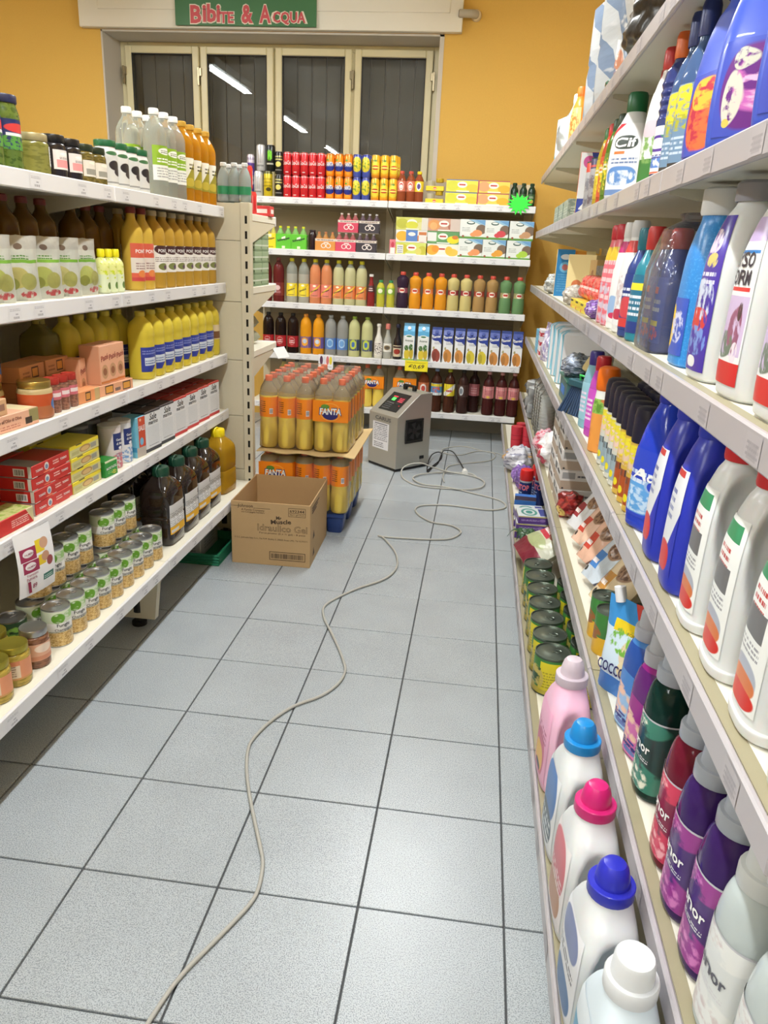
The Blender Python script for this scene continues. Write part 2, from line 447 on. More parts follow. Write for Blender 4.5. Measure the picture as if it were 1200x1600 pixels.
# window
FR = M((222,212,172), .32, coat=.3); DARK = M((52,49,47), .6)
win = bpy.data.objects.new('window_1', None); COL.objects.link(win); win['kind'] = 'structure'; win['label'] = 'cream framed four-sash window, dark at night'
win.location = (X0, 5.1, ZS)
def wp(name, boxes, mat, parent, bev=.004):
    o = obj(name, multi_box(name, boxes, mat, bev), parent); return o
WW = X1-X0; WH = ZL-ZS
wp('outer_frame', [(0.012,.075,-.02,.05,0,WH-.012),(WW-.085,WW-.02,-.02,.05,0,WH-.012),(0.075,WW-.085,-.02,.05,WH-.06,WH-.012),(0.075,WW-.085,-.02,.05,0,.05)], FR, win)
GL = bpy.data.materials.new('window_glass'); GL.use_nodes = True
def _glass(m, tint, ior, rough=0.0):
    nt = m.node_tree; N = nt.nodes; L = nt.links; N.remove(N['Principled BSDF'])
    tr = N.new('ShaderNodeBsdfTransparent'); tr.inputs[0].default_value = tint; gl = N.new('ShaderNodeBsdfGlossy'); gl.inputs['Roughness'].default_value = rough
    fr = N.new('ShaderNodeFresnel'); fr.inputs[0].default_value = ior; mx = N.new('ShaderNodeMixShader')
    L.new(fr.outputs[0], mx.inputs[0]); L.new(tr.outputs[0], mx.inputs[1]); L.new(gl.outputs[0], mx.inputs[2]); L.new(mx.outputs[0], N['Material Output'].inputs[0])
_glass(GL, (.85,.87,.86,1), 1.55)
panes = [(-2.957,-2.478),(-2.362,-1.899),(-1.781,-1.303),(-1.178,-.702)]
for k, (a, b) in enumerate(panes):
    a -= X0; b -= X0; t = .052; z0 = .06; z1 = 2.652-ZS
    sash = obj('sash', multi_box('sash', [(a-t,a,-.05,.0,z0,z1+t),(b,b+t,-.05,.0,z0,z1+t),(a,b,-.05,.0,z1,z1+t),(a,b,-.05,.0,z0,z0+t)], FR, .006), win)
    obj('pane', multi_box('pane', [(a-.01,b+.01,-.026,-.022,z0+t-.01,z1+.01)], GL), sash)
    obj('gasket', multi_box('gasket', [(a,a+.006,-.045,-.03,z0+t,z1),(b-.006,b,-.045,-.03,z0+t,z1),(a,b,-.045,-.03,z1-.006,z1)], DARK), sash)
    hx = (a-t-.012) if k < 2 else (b+t+.012)
    HM = M((150,138,112), .3, 1)
    for hz in (z1-.14,):
        obj('hinge', multi_box('hinge', [(hx-.008,hx+.008,-.066,-.045,hz-.075,hz+.05),(hx-.004 if k<2 else hx-.024, hx+.024 if k<2 else hx+.004,-.062,-.045,hz-.01,hz+.045)], HM, .002), sash)
for xm in ((panes[1][1]+panes[2][0])/2-X0,):
    wp('mullion', [(xm-.03,xm+.03,-.02,.04,.05,WH-.06)], FR, win)
for a, b in ((panes[0][1],panes[1][0]),(panes[2][1],panes[3][0])):
    xm = (a+b)/2-X0; wp('mullion', [(xm-.02,xm+.02,-.02,.04,.05,WH-.06)], FR, win)
# closed roller shutter outside: dark boards with pale joints
n = 22; sw = WW/n
SH = M((150,142,138), .7, vary=.15); SJ = M((186,176,172), .7)
obj('shutter_backing', multi_box('shutter_backing', [(0,WW,.15,.16,0,WH)], SJ), win)
bme = multi_box('shutter_board', [(0,sw-.008,.135,.15,0,WH)], SH, .002)
for k in range(n): obj('shutter_board', bme, win, (k*sw,0,0))
obj('shutter_rail', multi_box('shutter_rail', [(0,WW,.128,.135,.62,.66)], SJ), win)
# ---- sign
_sp = [('B',.035,0),('ibi',.035,0),('TE',.03,0),('&',.035,0),('A',.035,0),('CQUA',.03,0),('B',.075,0),('ibi',.07,0),('TE',.07,0),('&',.075,0),('A',.075,0),('CQUA',.07,0)]
_texts = _sp + [('FANTA',.03,.1),('Coca-Cola',.01,.3),('Idraulico Gel',.02,0),('Idraulico Gel',-.012,0),('Mr',.03,0),('Muscle',.03,0),('Johnson',.01,0),('A Family Company',0,0),('una Compagnia Familiare',0,0),
 ('692344',.01,0),('36x½ gel thom',0,0),('Perca promo (2 x ½ gal) - 8 pezzi',.005,0),('© S.C. Johnson Italy S.r.l., Via M.M. Boldry 2, 20020 Arese (MI), Tel 02/93371',0,0),
 ('Sale',.01,.2),('marino',.01,.0),('SALE',.02,0),('Funghi',0.01,0),('Champignon',0.01,0),('TONNO',.02,0),('Tonno all\'Olio di Oliva',.01,0),('PONTI',.02,0),('PALMERA',.02,0),
 ('Tramezzini',.01,0),('Palmera',.01,0),('1',.03,0),('89',.02,.2),('€0,69',.005,.2),('Ananas',.01,0),('Santal',.03,.15),('asso',.03,0),('Lenor',.02,0),('LYSO',.02,0),('FORM',.02,0),('Cif',.03,.1),
 ('COCCOLINO',.02,0),('FORMATO',.01,0),('-40%',.03,0),('40€',.03,0),('51',.02,0),('reflex',.02,0),('STOP',.03,0),('Paté',.02,.2),('RIOMARE',.03,0),('MORTADEL',.02,0),('Gemma',.02,0),
 ('di Mare',.02,0),('CARUS',.02,0),('Schweppes',.03,.1),('LEMON',.02,.0),('Veni',.02,.2),('ACETO',.02,0),('M',.05,0),('Ace',.03,.2),('Zero',.01,0),('NeoCid',.01,0),('Ditta',.01,0),('8',.02,0),
 ('olive',.01,0),('VILLE',.02,0),('Carne',.01,.1),('RUGELFINE',.02,.1),('Fresh',.01,.1),('Estathe',.03,.1),('3.2',.02,0),('SCONTO',.02,0),('ITALIA',.02,0)]
_make_texts(list(dict.fromkeys(_texts)))
def join_meshes(name, ms, mat=None):
    V = []; F = []
    for me in ms:
        o = len(V); V += [tuple(v.co) for v in me.vertices]; F += [tuple(o+i for i in p.vertices) for p in me.polygons]
    mm = list(ms[0].materials) if mat is None else [mat]
    return mesh(name, V, F, mm, None, None, 0)
YS = YW-.075
def sg(px, py): return at(280+px/5.4545, py/5.4545, 'y', YS-.008)
pr = Pr('hanging_sign', 'sign')
pr.add('board', multi_box('board', [(-2.466,-1.452,YS-.006,YS+.012,2.757,2.99)], M((62,112,70), .45), .002))
red = M((196,78,84), .5); wht = M((226,214,198), .5)
spec = [('B',95,190,38,203),('ibi',197,352,28,195),('TE',340,468,98,200),('&',528,632,35,205),('A',680,785,38,203),('CQUA',788,1088,98,215)]
inn = []; out = []
for (s, x0, x1, y0, y1) in spec:
    A = sg(x0, y1); B = sg(x1, y0); c = (A+B)/2
    bo = .035 if (s, .035, 0) in TXT else .03; bw = .075 if (s, .075, 0) in TXT else .07
    w = B.x-A.x; h = abs(B.z-A.z)
    inn.append(flat_text(s, w*.93, red, bo, 0, h*.93, cx=c.x, cz=c.z, y=YS-.0095))
    out.append(flat_text(s, w*1.06, wht, bw, 0, h*1.05, cx=c.x, cz=c.z, y=YS-.0075))
b0 = 0
pr.add('lettering_outline', join_meshes('lettering_outline', out), b0); pr.add('lettering', join_meshes('lettering', inn), b0)
pr.put((0,0,0), label='green sign with red drinks aisle lettering above the window')
# ---- security camera
pr = Pr('security_camera', 'camera')
pr.add('mount', lathe('mount', [(z,a,a,2) for z,a in ((0,.036),(.02,.036),(.03,.03),(.034,.015))], M((214,196,160),.5)))
pr.add('body', tube('body', [(0,0,.03),(-.02,0,.055),(-.075,0,.06),(-.115,0,.06)], .026, M((176,170,156),.4), 12), 0)
pr.add('lens', tube('lens', [(-.113,0,.06),(-.119,0,.06)], .02, M((70,72,74),.15), 12), 1)
o = pr.put((-.352, YW, 2.855), label='small round-base security camera on yellow wall beside shutter box', rx=90)
# ---- lamps
TUBE = M((250,255,255), .5, emit=LAMP_GLOW)
for x, ys in LAMP_ROWS.items():
    for y in ys:
        pr = Pr('ceiling_lamp', 'lamp')
        pr.add('housing', multi_box('housing', [(-.05,.05,-.62,.62,.03,.10)], M(WHITE,.4), .004))
        pr.add('fluorescent_tube', tube('fluorescent_tube', [(0,-.6,.012),(0,.6,.012)], .014, TUBE, 10))
        for q in (-.5, .49): pr.add('suspension_rod', multi_box('suspension_rod', [(-.004,.004,q,q+.01,.1,.16)], M((180,180,180),.3,1)))
        pr.put((x, y, 2.90), label='slim fluorescent ceiling lamp with bare tube', group='ceiling lamps in two rows')
        ld = bpy.data.lights.new('reflector_light', 'AREA'); ld.shape = 'RECTANGLE'; ld.size = .09; ld.size_y = 1.2; ld.energy = LAMP_DOWN; ld.color = (.98,1.0,1.0)
        lo = bpy.data.objects.new('reflector_light', ld); COL.objects.link(lo); lo.location = (x, y, 2.895)

# ================================================================== shelving
BEIGE = M((214,206,182), .5, vary=.04); SHELF = M((232,228,212), .4)
STRIPW = M((226,226,228), .3); STRIP_SHADED = M((176,171,174), .28)  # second one: same white strip plastic, its shade on the right run put into the grey
def tag_mat(k):
    return P((222,222,225), [('t',.5,.78,.4,.1,(170,170,176),2),('r',.62,.45,.1,.05,(165,165,172)),('s',.55,.22,.24,.08,(120,120,128),9)], .35)
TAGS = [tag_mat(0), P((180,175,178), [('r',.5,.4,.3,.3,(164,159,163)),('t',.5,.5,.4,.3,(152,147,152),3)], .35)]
TAGW = mesh('price_tag', [(-.026,-.0012,-.017),(.026,-.0012,-.017),(.026,-.0012,.017),(-.026,-.0012,.017)], [(0,1,2,3)], TAGS[0], None, [((0,0),(1,0),(1,1),(0,1))], 0)
TAGG = TAGW.copy(); TAGG.materials.clear(); TAGG.materials.append(TAGS[1])  # tags toned grey to go with the strips that have shade in their colour
LIP = M((158,150,122), .45)
def shelving(label, origin, rz, width, levels, height, base, strip=STRIPW, panel_h=.2525, posts=(0,1), strip_h=.044, ends=True, panel=None, slots=False, tags=6, group=None, kick=None, foot=None):
    """levels: (z, depth). local: back panel at y=0, front to -Y, x along the run"""
    root = bpy.data.objects.new('shelving_unit', None); COL.objects.link(root); root.location = origin; root.rotation_euler = (0,0,R(rz))
    root['label'] = label; root['category'] = 'shelves'
    if group: root['group'] = group
    pm = panel or BEIGE
    z = .06
    while z < height-.02:
        h = min(panel_h, height-z)
        obj('back_panel', multi_box('back_panel', [(.03,width-.03,0,.012,z,z+h-.0015)], pm, .001), root); z += panel_h
    for k in posts:
        x = .0295 + (width-.059)*k
        obj('upright', multi_box('upright', [(x-.029,x+.029,-.004,.05,0,height)], BEIGE, .002), root)
    for (zz, dp) in levels:
        sh = obj('shelf', multi_box('shelf', [(.002,width-.002,-dp,-.004,zz-.03,zz)], SHELF, .002), root)
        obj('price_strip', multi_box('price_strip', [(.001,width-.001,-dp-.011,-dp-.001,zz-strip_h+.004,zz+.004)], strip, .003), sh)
        for k in range(tags):
            tx = width*(k+.5)/tags + random.uniform(-.06,.06)
            obj('price_tag', TAGG if strip is STRIP_SHADED else TAGW, sh, (min(max(tx,.04),width-.04), -dp-.0105, zz-.019))
        if strip is STRIP_SHADED: obj('edge_trim', multi_box('edge_trim', [(.001,width-.001,-dp,-dp+.02,zz-.001,zz+.0003)], LIP), sh)
        if ends:
            for x in (.006, width-.006):
                V = [(-.02,zz-.03),(-dp+.01,zz-.03),(-dp+.01,zz-.04),(-.02,zz-.12)]
                obj('bracket', prism('bracket', V, .004, BEIGE, 'yz', x), sh)
    bz, bd = base
    if kick: obj('plinth', multi_box('plinth', [(0,width,-kick[0],-kick[0]+.012,0,bz-.03)], kick[1]), root)
    if foot:
        for x in foot:
            ft = obj('base_foot', prism('base_foot', [(-.02,bz-.03),(-bd+.03,bz-.03),(-bd+.055,.03),(-.02,.03)], .03, BEIGE, 'yz', x), root)
            obj('levelling_foot', lathe('levelling_foot', [(q,a,a,2) for q,a in ((0,.026),(.014,.026),(.016,.012),(.05,.012),(.052,.02),(.10,.02))], M((30,30,30),.5), 14, cx=x+.0, cy=-bd+.12), ft)
    return root
# left run: front of the upper shelves x=-1.266, bottom shelf x=-1.158, back panel x=-1.69
LZ = [(.263,.532),(.595,.424),(.844,.424),(1.145,.424),(1.449,.424)]
GL_ = 'shelving units down the food side'
for k, (y0, lb) in enumerate(((-.923,'beige shelving unit of jars and tinned food, open end towards the shop'),(.077,'beige shelving unit holding tuna, pouches and champignon cans'),(1.077,'beige shelving unit holding oil, vinegar and salt beside the cardboard box'))):
    shelving(lb, (-1.69, y0, 0), 90, .999, LZ, 1.47, (.263,.532), foot=[.02, .978] if k == 2 else [.02])
# end-of-run unit: its perforated back faces the camera, its shelves face the window
endcap = shelving('beige end-of-run shelving unit with slotted upright beside bottle pallet', (-1.165, 2.165, 0), 180, .96, [(.13,.46),(.85,.40),(1.13,.40),(1.435,.40)], 1.474, (.13,.46), tags=0)
pan = [(.03,.93)]
z = .06
while z < 1.45:
    h = min(.2525, 1.472-z)
    obj('back_panel', multi_box('back_panel', [(.026,.93,.06,.07,z,z+h-.002)], BEIGE, .001), endcap); z += .2525
obj('slotted_upright', multi_box('slotted_upright', [(-.018,.024,.045,.085,0,1.474)], BEIGE, .002), endcap)
sl = multi_box('slot', [(-.006,.004,.0852,.0858,0,.031)], M((28,24,18),.9))
z = .12
while z < 1.44: obj('slot', sl, endcap, (0,0,z)); z += .0605
# back run, shelves to y=4.32, panel y=4.72
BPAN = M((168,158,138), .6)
BZ = [(.196,.40),(.563,.40),(.926,.40),(1.29,.40),(1.63,.40)]
for x0, lb in ((-1.846,'drinks shelving unit with cola cans and fizzy drinks under the window'),(-.845,'drinks shelving unit with juices and iced tea beside the cleaning aisle')):
    shelving(lb, (x0, 4.72, 0), 0, .999, BZ, 1.80 if x0 > -1 else 1.66, (.196,.40), panel=BPAN, kick=(.08, M((150,146,138),.6)), tags=7)
# right run: bottom shelf front x=.071, upper shelves x=.18, panel x=.62
RZ = [(.15,.549),(.392,.44),(.782,.44),(1.13,.44),(1.473,.44),(1.812,.44)]
for k, (y1, lb) in enumerate(((4.40,'far cleaning shelving unit with plastic cups and paper goods by drinks corner'),(3.40,'cleaning shelving unit with tissues and brushes before the far corner'),(2.40,'cleaning shelving unit with boxes, sponges and pet pouches'),(1.40,'cleaning shelving unit with sprays and pet food tins'),(.40,'cleaning shelving unit with large detergent and softener bottles'),(-.60,'cleaning shelving unit at the shop end of the aisle'))):
    shelving(lb, (.62, min(y1,4.30), 0), -90, .999 if k else .899, RZ, 2.05, (.15,.549), strip=STRIP_SHADED, kick=(.50, BEIGE), tags=5)
# ================================================================== on the floor
CARD = M((188,156,112), .8, bump=.05, bscale=40, vary=.06); INK = M((74,58,44), .8)
# ---- open cardboard box
pr = Pr('cardboard_box', 'box')
w, d, h, t = .342, .412, .283, .005
fw = pr.add('front_wall', multi_box('front_wall', [(0,w,0,t,0,h)], CARD, .001))
pr.add('back_wall', multi_box('back_wall', [(0,w,d-t,d,0,h)], CARD, .001)); pr.add('left_wall', multi_box('left_wall', [(0,t,t,d-t,0,h)], CARD, .001))
rw = pr.add('right_wall', multi_box('right_wall', [(w-t,w,t,d-t,0,h)], CARD, .001)); pr.add('bottom', multi_box('bottom', [(t,w-t,t,d-t,0,t)], CARD, .001))
def ct(s, wd, cx, cz, bold=0, hh=None, rot=0): pr.add('lettering', flat_text(s, wd, INK, bold, 0, hh, cx=cx, cz=cz, y=-.0006, rot=rot), fw)
ct('Johnson', .066, .062, .262, .01); ct('A Family Company', .10, .095, .246); ct('una Compagnia Familiare', .10, .095, .236)
ct('692344', .062, .285, .254, .01, .012); ct('36x½ gel thom', .062, .285, .237); ct('Mr', .024, .207, .219, .03); ct('Muscle', .088, .216, .202, .03, .02, 4)
ct('Perca promo (2 x ½ gal) - 8 pezzi', .2, .222, .147, .005, .009); ct('© S.C. Johnson Italy S.r.l., Via M.M. Boldry 2, 20020 Arese (MI), Tel 02/93371', .318, .172, .12)
# hollow title: dark letters with a cardboard-coloured core
ct('Idraulico Gel', .216, .222, .172, .02, .031)
pr.add('lettering', flat_text('Idraulico Gel', .2135, CARD, -.012, 0, .0288, cx=.222, cz=.172, y=-.0012), fw)
def bars(x0, x1, z0, z1, seed):
    rnd = random.Random(seed); bx = []; x = x0+.006
    while x < x1-.008:
        wv = rnd.choice((.0012,.002,.003)); bx.append((x,x+wv,-.0006,-.0002,z0+.006,z1-.006)); x += wv+rnd.choice((.0012,.002,.0028))
    return bx
pr.add('barcode', multi_box('barcode', bars(.165,.322,.028,.062,3)+[(.165,.322,-.0006,-.0002,.062,.0645),(.165,.322,-.0006,-.0002,.026,.0285),(.165,.1675,-.0006,-.0002,.026,.0645),(.3195,.322,-.0006,-.0002,.026,.0645)], INK), fw)
pr.add('printed_frame', multi_box('printed_frame', [(.248,.322,-.0006,-.0002,.266,.2675),(.248,.322,-.0006,-.0002,.2285,.230),(.248,.2495,-.0006,-.0002,.2285,.2675),(.3205,.322,-.0006,-.0002,.2285,.2675),(.248,.322,-.0006,-.0002,.244,.2452),(.0,.035,-.0006,-.0002,.2615,.2632),(.098,.17,-.0006,-.0002,.2555,.2568)], INK), fw)
pr.add('printed_arrow', mesh('printed_arrow', [(w+.0006,.06,.11),(w+.0006,.10,.115),(w+.0006,.08,.15)], [(0,1,2)], INK), rw)
pr.add('printed_arrow', mesh('printed_arrow', [(w+.0006,.06,.03),(w+.0006,.10,.035),(w+.0006,.08,.07)], [(0,1,2)], INK), rw)
for k in range(3): pr.add('printed_line', multi_box('printed_line', [(w+.0002,w+.0006,.04,.2-k*.03,.255-k*.011,.261-k*.011)], INK), rw)
pr.put((-1.136, 1.716, 0), 1.4, 'open brown cardboard carton with printed front beside the bottle pallet')

# ---- blue pallet
BLUE = M((44,68,128), .45, vary=.1)
pr = Pr('plastic_pallet', 'pallet')
pw, pd = .43, .52
pr.add('deck', multi_box('deck', [(0,pw,0,.05,.078,.104),(0,pw,pd-.05,pd,.078,.104),(0,pw,.12,.2,.082,.104),(0,pw,.31,.39,.082,.104),(0,.05,.05,pd-.05,.078,.1),(pw-.05,pw,.05,pd-.05,.078,.1),(.19,.24,.05,pd-.05,.078,.1)], BLUE, .004))
ftm = lathe('foot', [(0,.034,.045,5),(.004,.037,.048,5),(.06,.045,.052,5),(.082,.046,.054,5)], BLUE, 20)
PALLET = pr
pal = pr.put((-1.155, 2.165, 0), 0, 'blue plastic pallet under shrink-wrapped orange soda packs')
for ix in (.05, .215, pw-.05):
    for iy in (.06, .26, pd-.06): obj('foot', ftm, pal, (ix, iy, 0))

# ---- orange soda packs
LIQ = M((232,204,92), .12); CLR = M((238,232,214), .08, trans=.8, ior=1.2)
ORG = M((247,140,22), .35); CORAL = M((226,118,84), .4); NAVY = M((40,38,110), .4); LEAF = M((96,142,50), .4); PW = M((244,244,240), .4)
FANTA = rings_of(mono_prof([(0,.031),(.006,.039),(.03,.0425),(.07,.0425),(.105,.0405),(.13,.0395),(.15,.0425),(.24,.0425),(.262,.040),(.285,.030),(.305,.0185),(.318,.0145),(.322,.0145)], 3))
f_body = lathe('bottle', FANTA, [LIQ, CLR], 20, fill=.245)
f_lab = shell('label', FANTA, .148, .24, -180, 180, P((247,140,22), [('t',.42,.55,.06,.3,(120,60,20),6),('r',.58,.3,.03,.14,(226,226,232)),('s',.58,.3,.025,.1,(60,60,90),8)], .35), nt=20)
f_cap = lathe('cap', [(z,a,a,2) for z,a in ((.312,.0165),(.315,.017),(.334,.017),(.337,.0155))], CORAL, 16)
FLOW = rings_of(mono_prof([(0,.031),(.006,.039),(.03,.0425),(.07,.0425),(.105,.0405),(.122,.0395),(.138,.0425),(.236,.0425),(.252,.040),(.262,.03),(.27,.018),(.274,.0145)], 3))
l_body = lathe('bottle', FLOW, [LIQ, CLR], 20, fill=.236)
l_lab = shell('label', FLOW, .138, .236, -180, 180, f_lab.materials[0], nt=20)
l_cap = lathe('cap', [(z,a,a,2) for z,a in ((.268,.0165),(.271,.017),(.285,.017),(.288,.0155))], CORAL, 16)
FILM = film_mat((255,253,248), .12, .05)
def logo_panel(pr, parent, w, x, z, y, hgt=.088):
    """printed wrap over two bottles: orange ground with the round emblem"""
    V = []; F = []; n = 12
    for k in (0, 1):
        for i in range(n+1):
            u = i/n-.5; V.append((x+u*w, y-.004*math.cos(u*math.pi), z+(k-.5)*hgt))
    F = [(i,i+1,n+1+i+1,n+1+i) for i in range(n)]
    p = pr.add('printed_wrap', mesh('printed_wrap', V, F, ORG), parent)
    def disc(rx, rz, cx, cz, mat, yy, nm):
        m = 24; vs = [(x+cx+rx*math.cos(2*math.pi*i/m), yy, z+cz+rz*math.sin(2*math.pi*i/m)) for i in range(m)]
        pr.add(nm, mesh(nm, vs, [tuple(range(m))], mat, None, None, 0), parent)
    disc(.050,.042,0,-.002,M((252,176,70),.4), y-.006, 'emblem_ring'); disc(.046,.038,0,-.002,ORG, y-.0065, 'emblem_disc'); disc(.036,.022,.0,-.016,NAVY, y-.007, 'emblem_base'); disc(.02,.011,-.024,.022,LEAF, y-.0072, 'emblem_leaf')
    pr.add('lettering_outline', flat_text('FANTA', w*.64, NAVY, .03, .1, .036, cx=x, cz=z+.001, y=y-.0076, rot=1), parent)
    pr.add('lettering', flat_text('FANTA', w*.6, PW, .03, .1, .0295, cx=x, cz=z+.001, y=y-.0082, rot=1), parent)
def soda_pack(nx, ny, film=True, logo=False, pitch=.0862, low=False):
    pr = Pr('soda_bottle_pack', 'bottle pack')
    for i in range(nx):
        for j in range(ny):
            ox, oy = (i-(nx-1)/2)*pitch, (j-(ny-1)/2)*pitch
            b = len(pr.parts)
            for nm, me, par in (('bottle', l_body if low else f_body, None), ('label', l_lab if low else f_lab, b), ('cap', l_cap if low else f_cap, b)):
                pr.parts.append((nm, me, par, None))
            pr.offs = getattr(pr, 'offs', {}); pr.offs[b] = (ox, oy, 0)
    if film:
        a, b = nx*pitch/2-.003, ny*pitch/2-.003
        rg = [(0.0,a*.9,b*.9,7),(.006,a,b,9),(.15,a,b,9),(.25,a,b,9),(.285,a*.97,b*.96,7),(.318,a*.86,b*.84,5),(.338,a*.74,b*.72,4),(.341,a*.6,b*.6,4)]
        if low: rg = [(q*.85,p_,q_,n_) for (q,p_,q_,n_) in rg]
        V = []; F = []; seg = 48
        for (z,p,q,n) in rg:
            for i in range(seg):
                t = 2*math.pi*i/seg; x, y = ring_pt(p, q, n, t); k = 1+.035*noise.noise(Vector((x*40, y*40, z*30+nx)))
                V.append((x*k, y*k, z+.006*noise.noise(Vector((x*30, y*30, 3+z)))*(1 if z > .02 else 0)))
        for k in range(len(rg)-1):
            for i in range(seg): F.append((k*seg+i, k*seg+(i+1) % seg, (k+1)*seg+(i+1) % seg, (k+1)*seg+i))
        F.append(tuple((len(rg)-1)*seg+i for i in range(seg)))
        pr.add('shrink_film', mesh('shrink_film', V, F, FILM, None, None, 70))
    if logo: logo_panel(pr, None, nx*pitch*.96, 0, .187 if low else .195, -ny*pitch/2-.003, .098)
    return pr
def put_pack(pr, loc, label, group=None, sc=None):
    root = pr.put(loc, 0, label, group, sc=sc)
    for k, off in pr.offs.items():
        root.children[k if False else 0]
    ch = list(root.children); bi = [c for c in ch if c.name.split('.')[0] == 'bottle']
    for c, k in zip(bi, sorted(pr.offs)): c.location = pr.offs[k]
    return root
PT = .0862
p32 = soda_pack(3, 2); p23 = soda_pack(2, 3); p23L = soda_pack(2, 3, logo=True); q32 = soda_pack(3, 2, low=True); q23 = soda_pack(2, 3, low=True); q23L = soda_pack(2, 3, logo=True, low=True)
xl = -1.143; yf = 2.15
low = (1,1,.84)
# lower layer: two-wide packs at the left, three-wide at the right
for k in range(2): put_pack(q23L if k == 0 else q23, (xl+PT, yf+PT*(1.5+3*k), .105), 'lower orange soda pack with printed front, half hidden by carton' if k == 0 else 'lower orange soda pack behind the one hidden by the carton', 'soda packs on the pallet')
for k in range(3): put_pack(q32, (xl+PT*3.5, yf+PT*(1+2*k), .105), ('lower three-wide orange soda pack right behind the cardboard carton','lower three-wide orange soda pack at the middle of the pallet','lower three-wide orange soda pack at the machine end of the pallet')[k], 'soda packs on the pallet')
for k in range(3): put_pack(p32, (xl+PT*1.5, yf+PT*(1+2*k), .407), ('upper three-wide orange soda pack beside slotted upright, above the carton','upper three-wide orange soda pack at the middle beside slotted upright','upper three-wide orange soda pack nearest the drinks shelves')[k], 'soda packs on the pallet')
for k in range(2): put_pack(p23L if k == 0 else p23, (xl+PT*4, yf+PT*(1.5+3*k), .407), 'upper orange soda pack with round emblem and white lettering' if k == 0 else 'upper two-wide orange soda pack beside the steel machine', 'soda packs on the pallet')
# cardboard sheet between the layers
V = []; F = []; nx, ny = 26, 26
for s in (0, -.004):
    for j in range(ny+1):
        for i in range(nx+1):
            u, v = i/nx, j/ny; x = xl+.001+u*.465; y = yf-.032+v*.62
            e = max(0, max(abs(u-.5), abs(v-.5))-.42)/.08
            V.append((x, y, .4045+s+e*(.004*math.sin(u*17+v*3)-.005)))
m = (nx+1)*(ny+1)
for j in range(ny):
    for i in range(nx):
        q = (j*(nx+1)+i, j*(nx+1)+i+1, (j+1)*(nx+1)+i+1, (j+1)*(nx+1)+i); F.append(q); F.append(tuple(m+a for a in q[::-1]))
rim = [i for i in range(nx)]+[nx+j*(nx+1) for j in range(ny)]+[ny*(nx+1)+nx-i for i in range(nx)]+[(ny-j)*(nx+1) for j in range(ny)]
for a, b in zip(rim, rim[1:]+rim[:1]): F.append((b, a, m+a, m+b))
pr = Pr('cardboard_sheet', 'cardboard'); pr.add('sheet', mesh('sheet', V, F, M((206,178,128),.8,vary=.08), None, None, 50))
pr.put((0,0,0), 0, 'tan cardboard sheet between the two layers of soda packs')

# ---- steel machine
STEEL = M((190,188,180), .34, .7, vary=.12, bscale=8); BLK = M((18,18,19), .4)
pr = Pr('ozone_generator', 'machine')
a, b, hz = .137, .1415, .345
side = [(-b,.018),(b,.018),(b,.478),(b*.28,.478),(-b,hz)]
body = pr.add('body', prism('body', side, 2*a, STEEL, 'yz', 0, .003))
pr.add('base', multi_box('base', [(-a+.004,a-.004,-b+.004,b-.004,.004,.018)], BLK))
for q in ((-.11,-.11),(.11,-.11),(-.11,.11),(.11,.11)): pr.add('rubber_foot', multi_box('rubber_foot', [(q[0]-.012,q[0]+.012,q[1]-.012,q[1]+.012,0,.006)], BLK))
sl = math.atan2(.478-hz, b*1.28); L_ = math.hypot(.478-hz, b*1.28)
def on_slope(u, v, o): # u across, v up the slope from front edge
    return (u, -b+v*math.cos(sl)-o*math.sin(sl), hz+v*math.sin(sl)+o*math.cos(sl))
def slope_patch(nm, u0, u1, v0, v1, o, mat, par): 
    return pr.add(nm, mesh(nm, [on_slope(u0,v0,o),on_slope(u1,v0,o),on_slope(u1,v1,o),on_slope(u0,v1,o)], [(0,1,2,3)], mat, None, [((0,0),(1,0),(1,1),(0,1))], 0), par)
cp = slope_patch('control_panel', -.085, .085, .035, L_-.03, .0012, P((30,30,32), [('t',.3,.3,.2,.2,(80,80,84),4),('r',.25,.45,.1,.015,(70,70,74)),('r',.7,.45,.1,.015,(70,70,74)),('e',.85,.35,.03,.03,(190,40,50))], .25), body)
slope_patch('power_lamp', -.045, -.015, .125, .15, .002, M((70,220,80),.4,emit=3), cp); slope_patch('status_lamp', -.05, -.01, .155, .165, .002, M((190,50,60),.4,emit=1.2), cp)
slope_patch('digit_display', .012, .065, .115, .165, .0018, P((60,20,26), [('t',.5,.5,.4,.4,(255,90,110),3)], .3), cp)
pr.add('notice', mesh('notice', [(-.095,-b-.001,.12),(.06,-b-.001,.12),(.06,-b-.001,.29),(-.095,-b-.001,.29)], [(0,1,2,3)], P((232,232,236), [('t',.5,.62,.42,.3,(140,140,150),9),('r',.5,.94,.4,.02,(120,120,130)),('t',.4,.17,.3,.1,(110,110,120),3)], .6), None, [((0,0),(1,0),(1,1),(0,1))], 0), body)
pr.add('lettering', flat_text('CARUS', .15, M((104,104,108),.4,.6), .02, 0, .024, cx=.0, cz=.316, y=-b-.001), body)
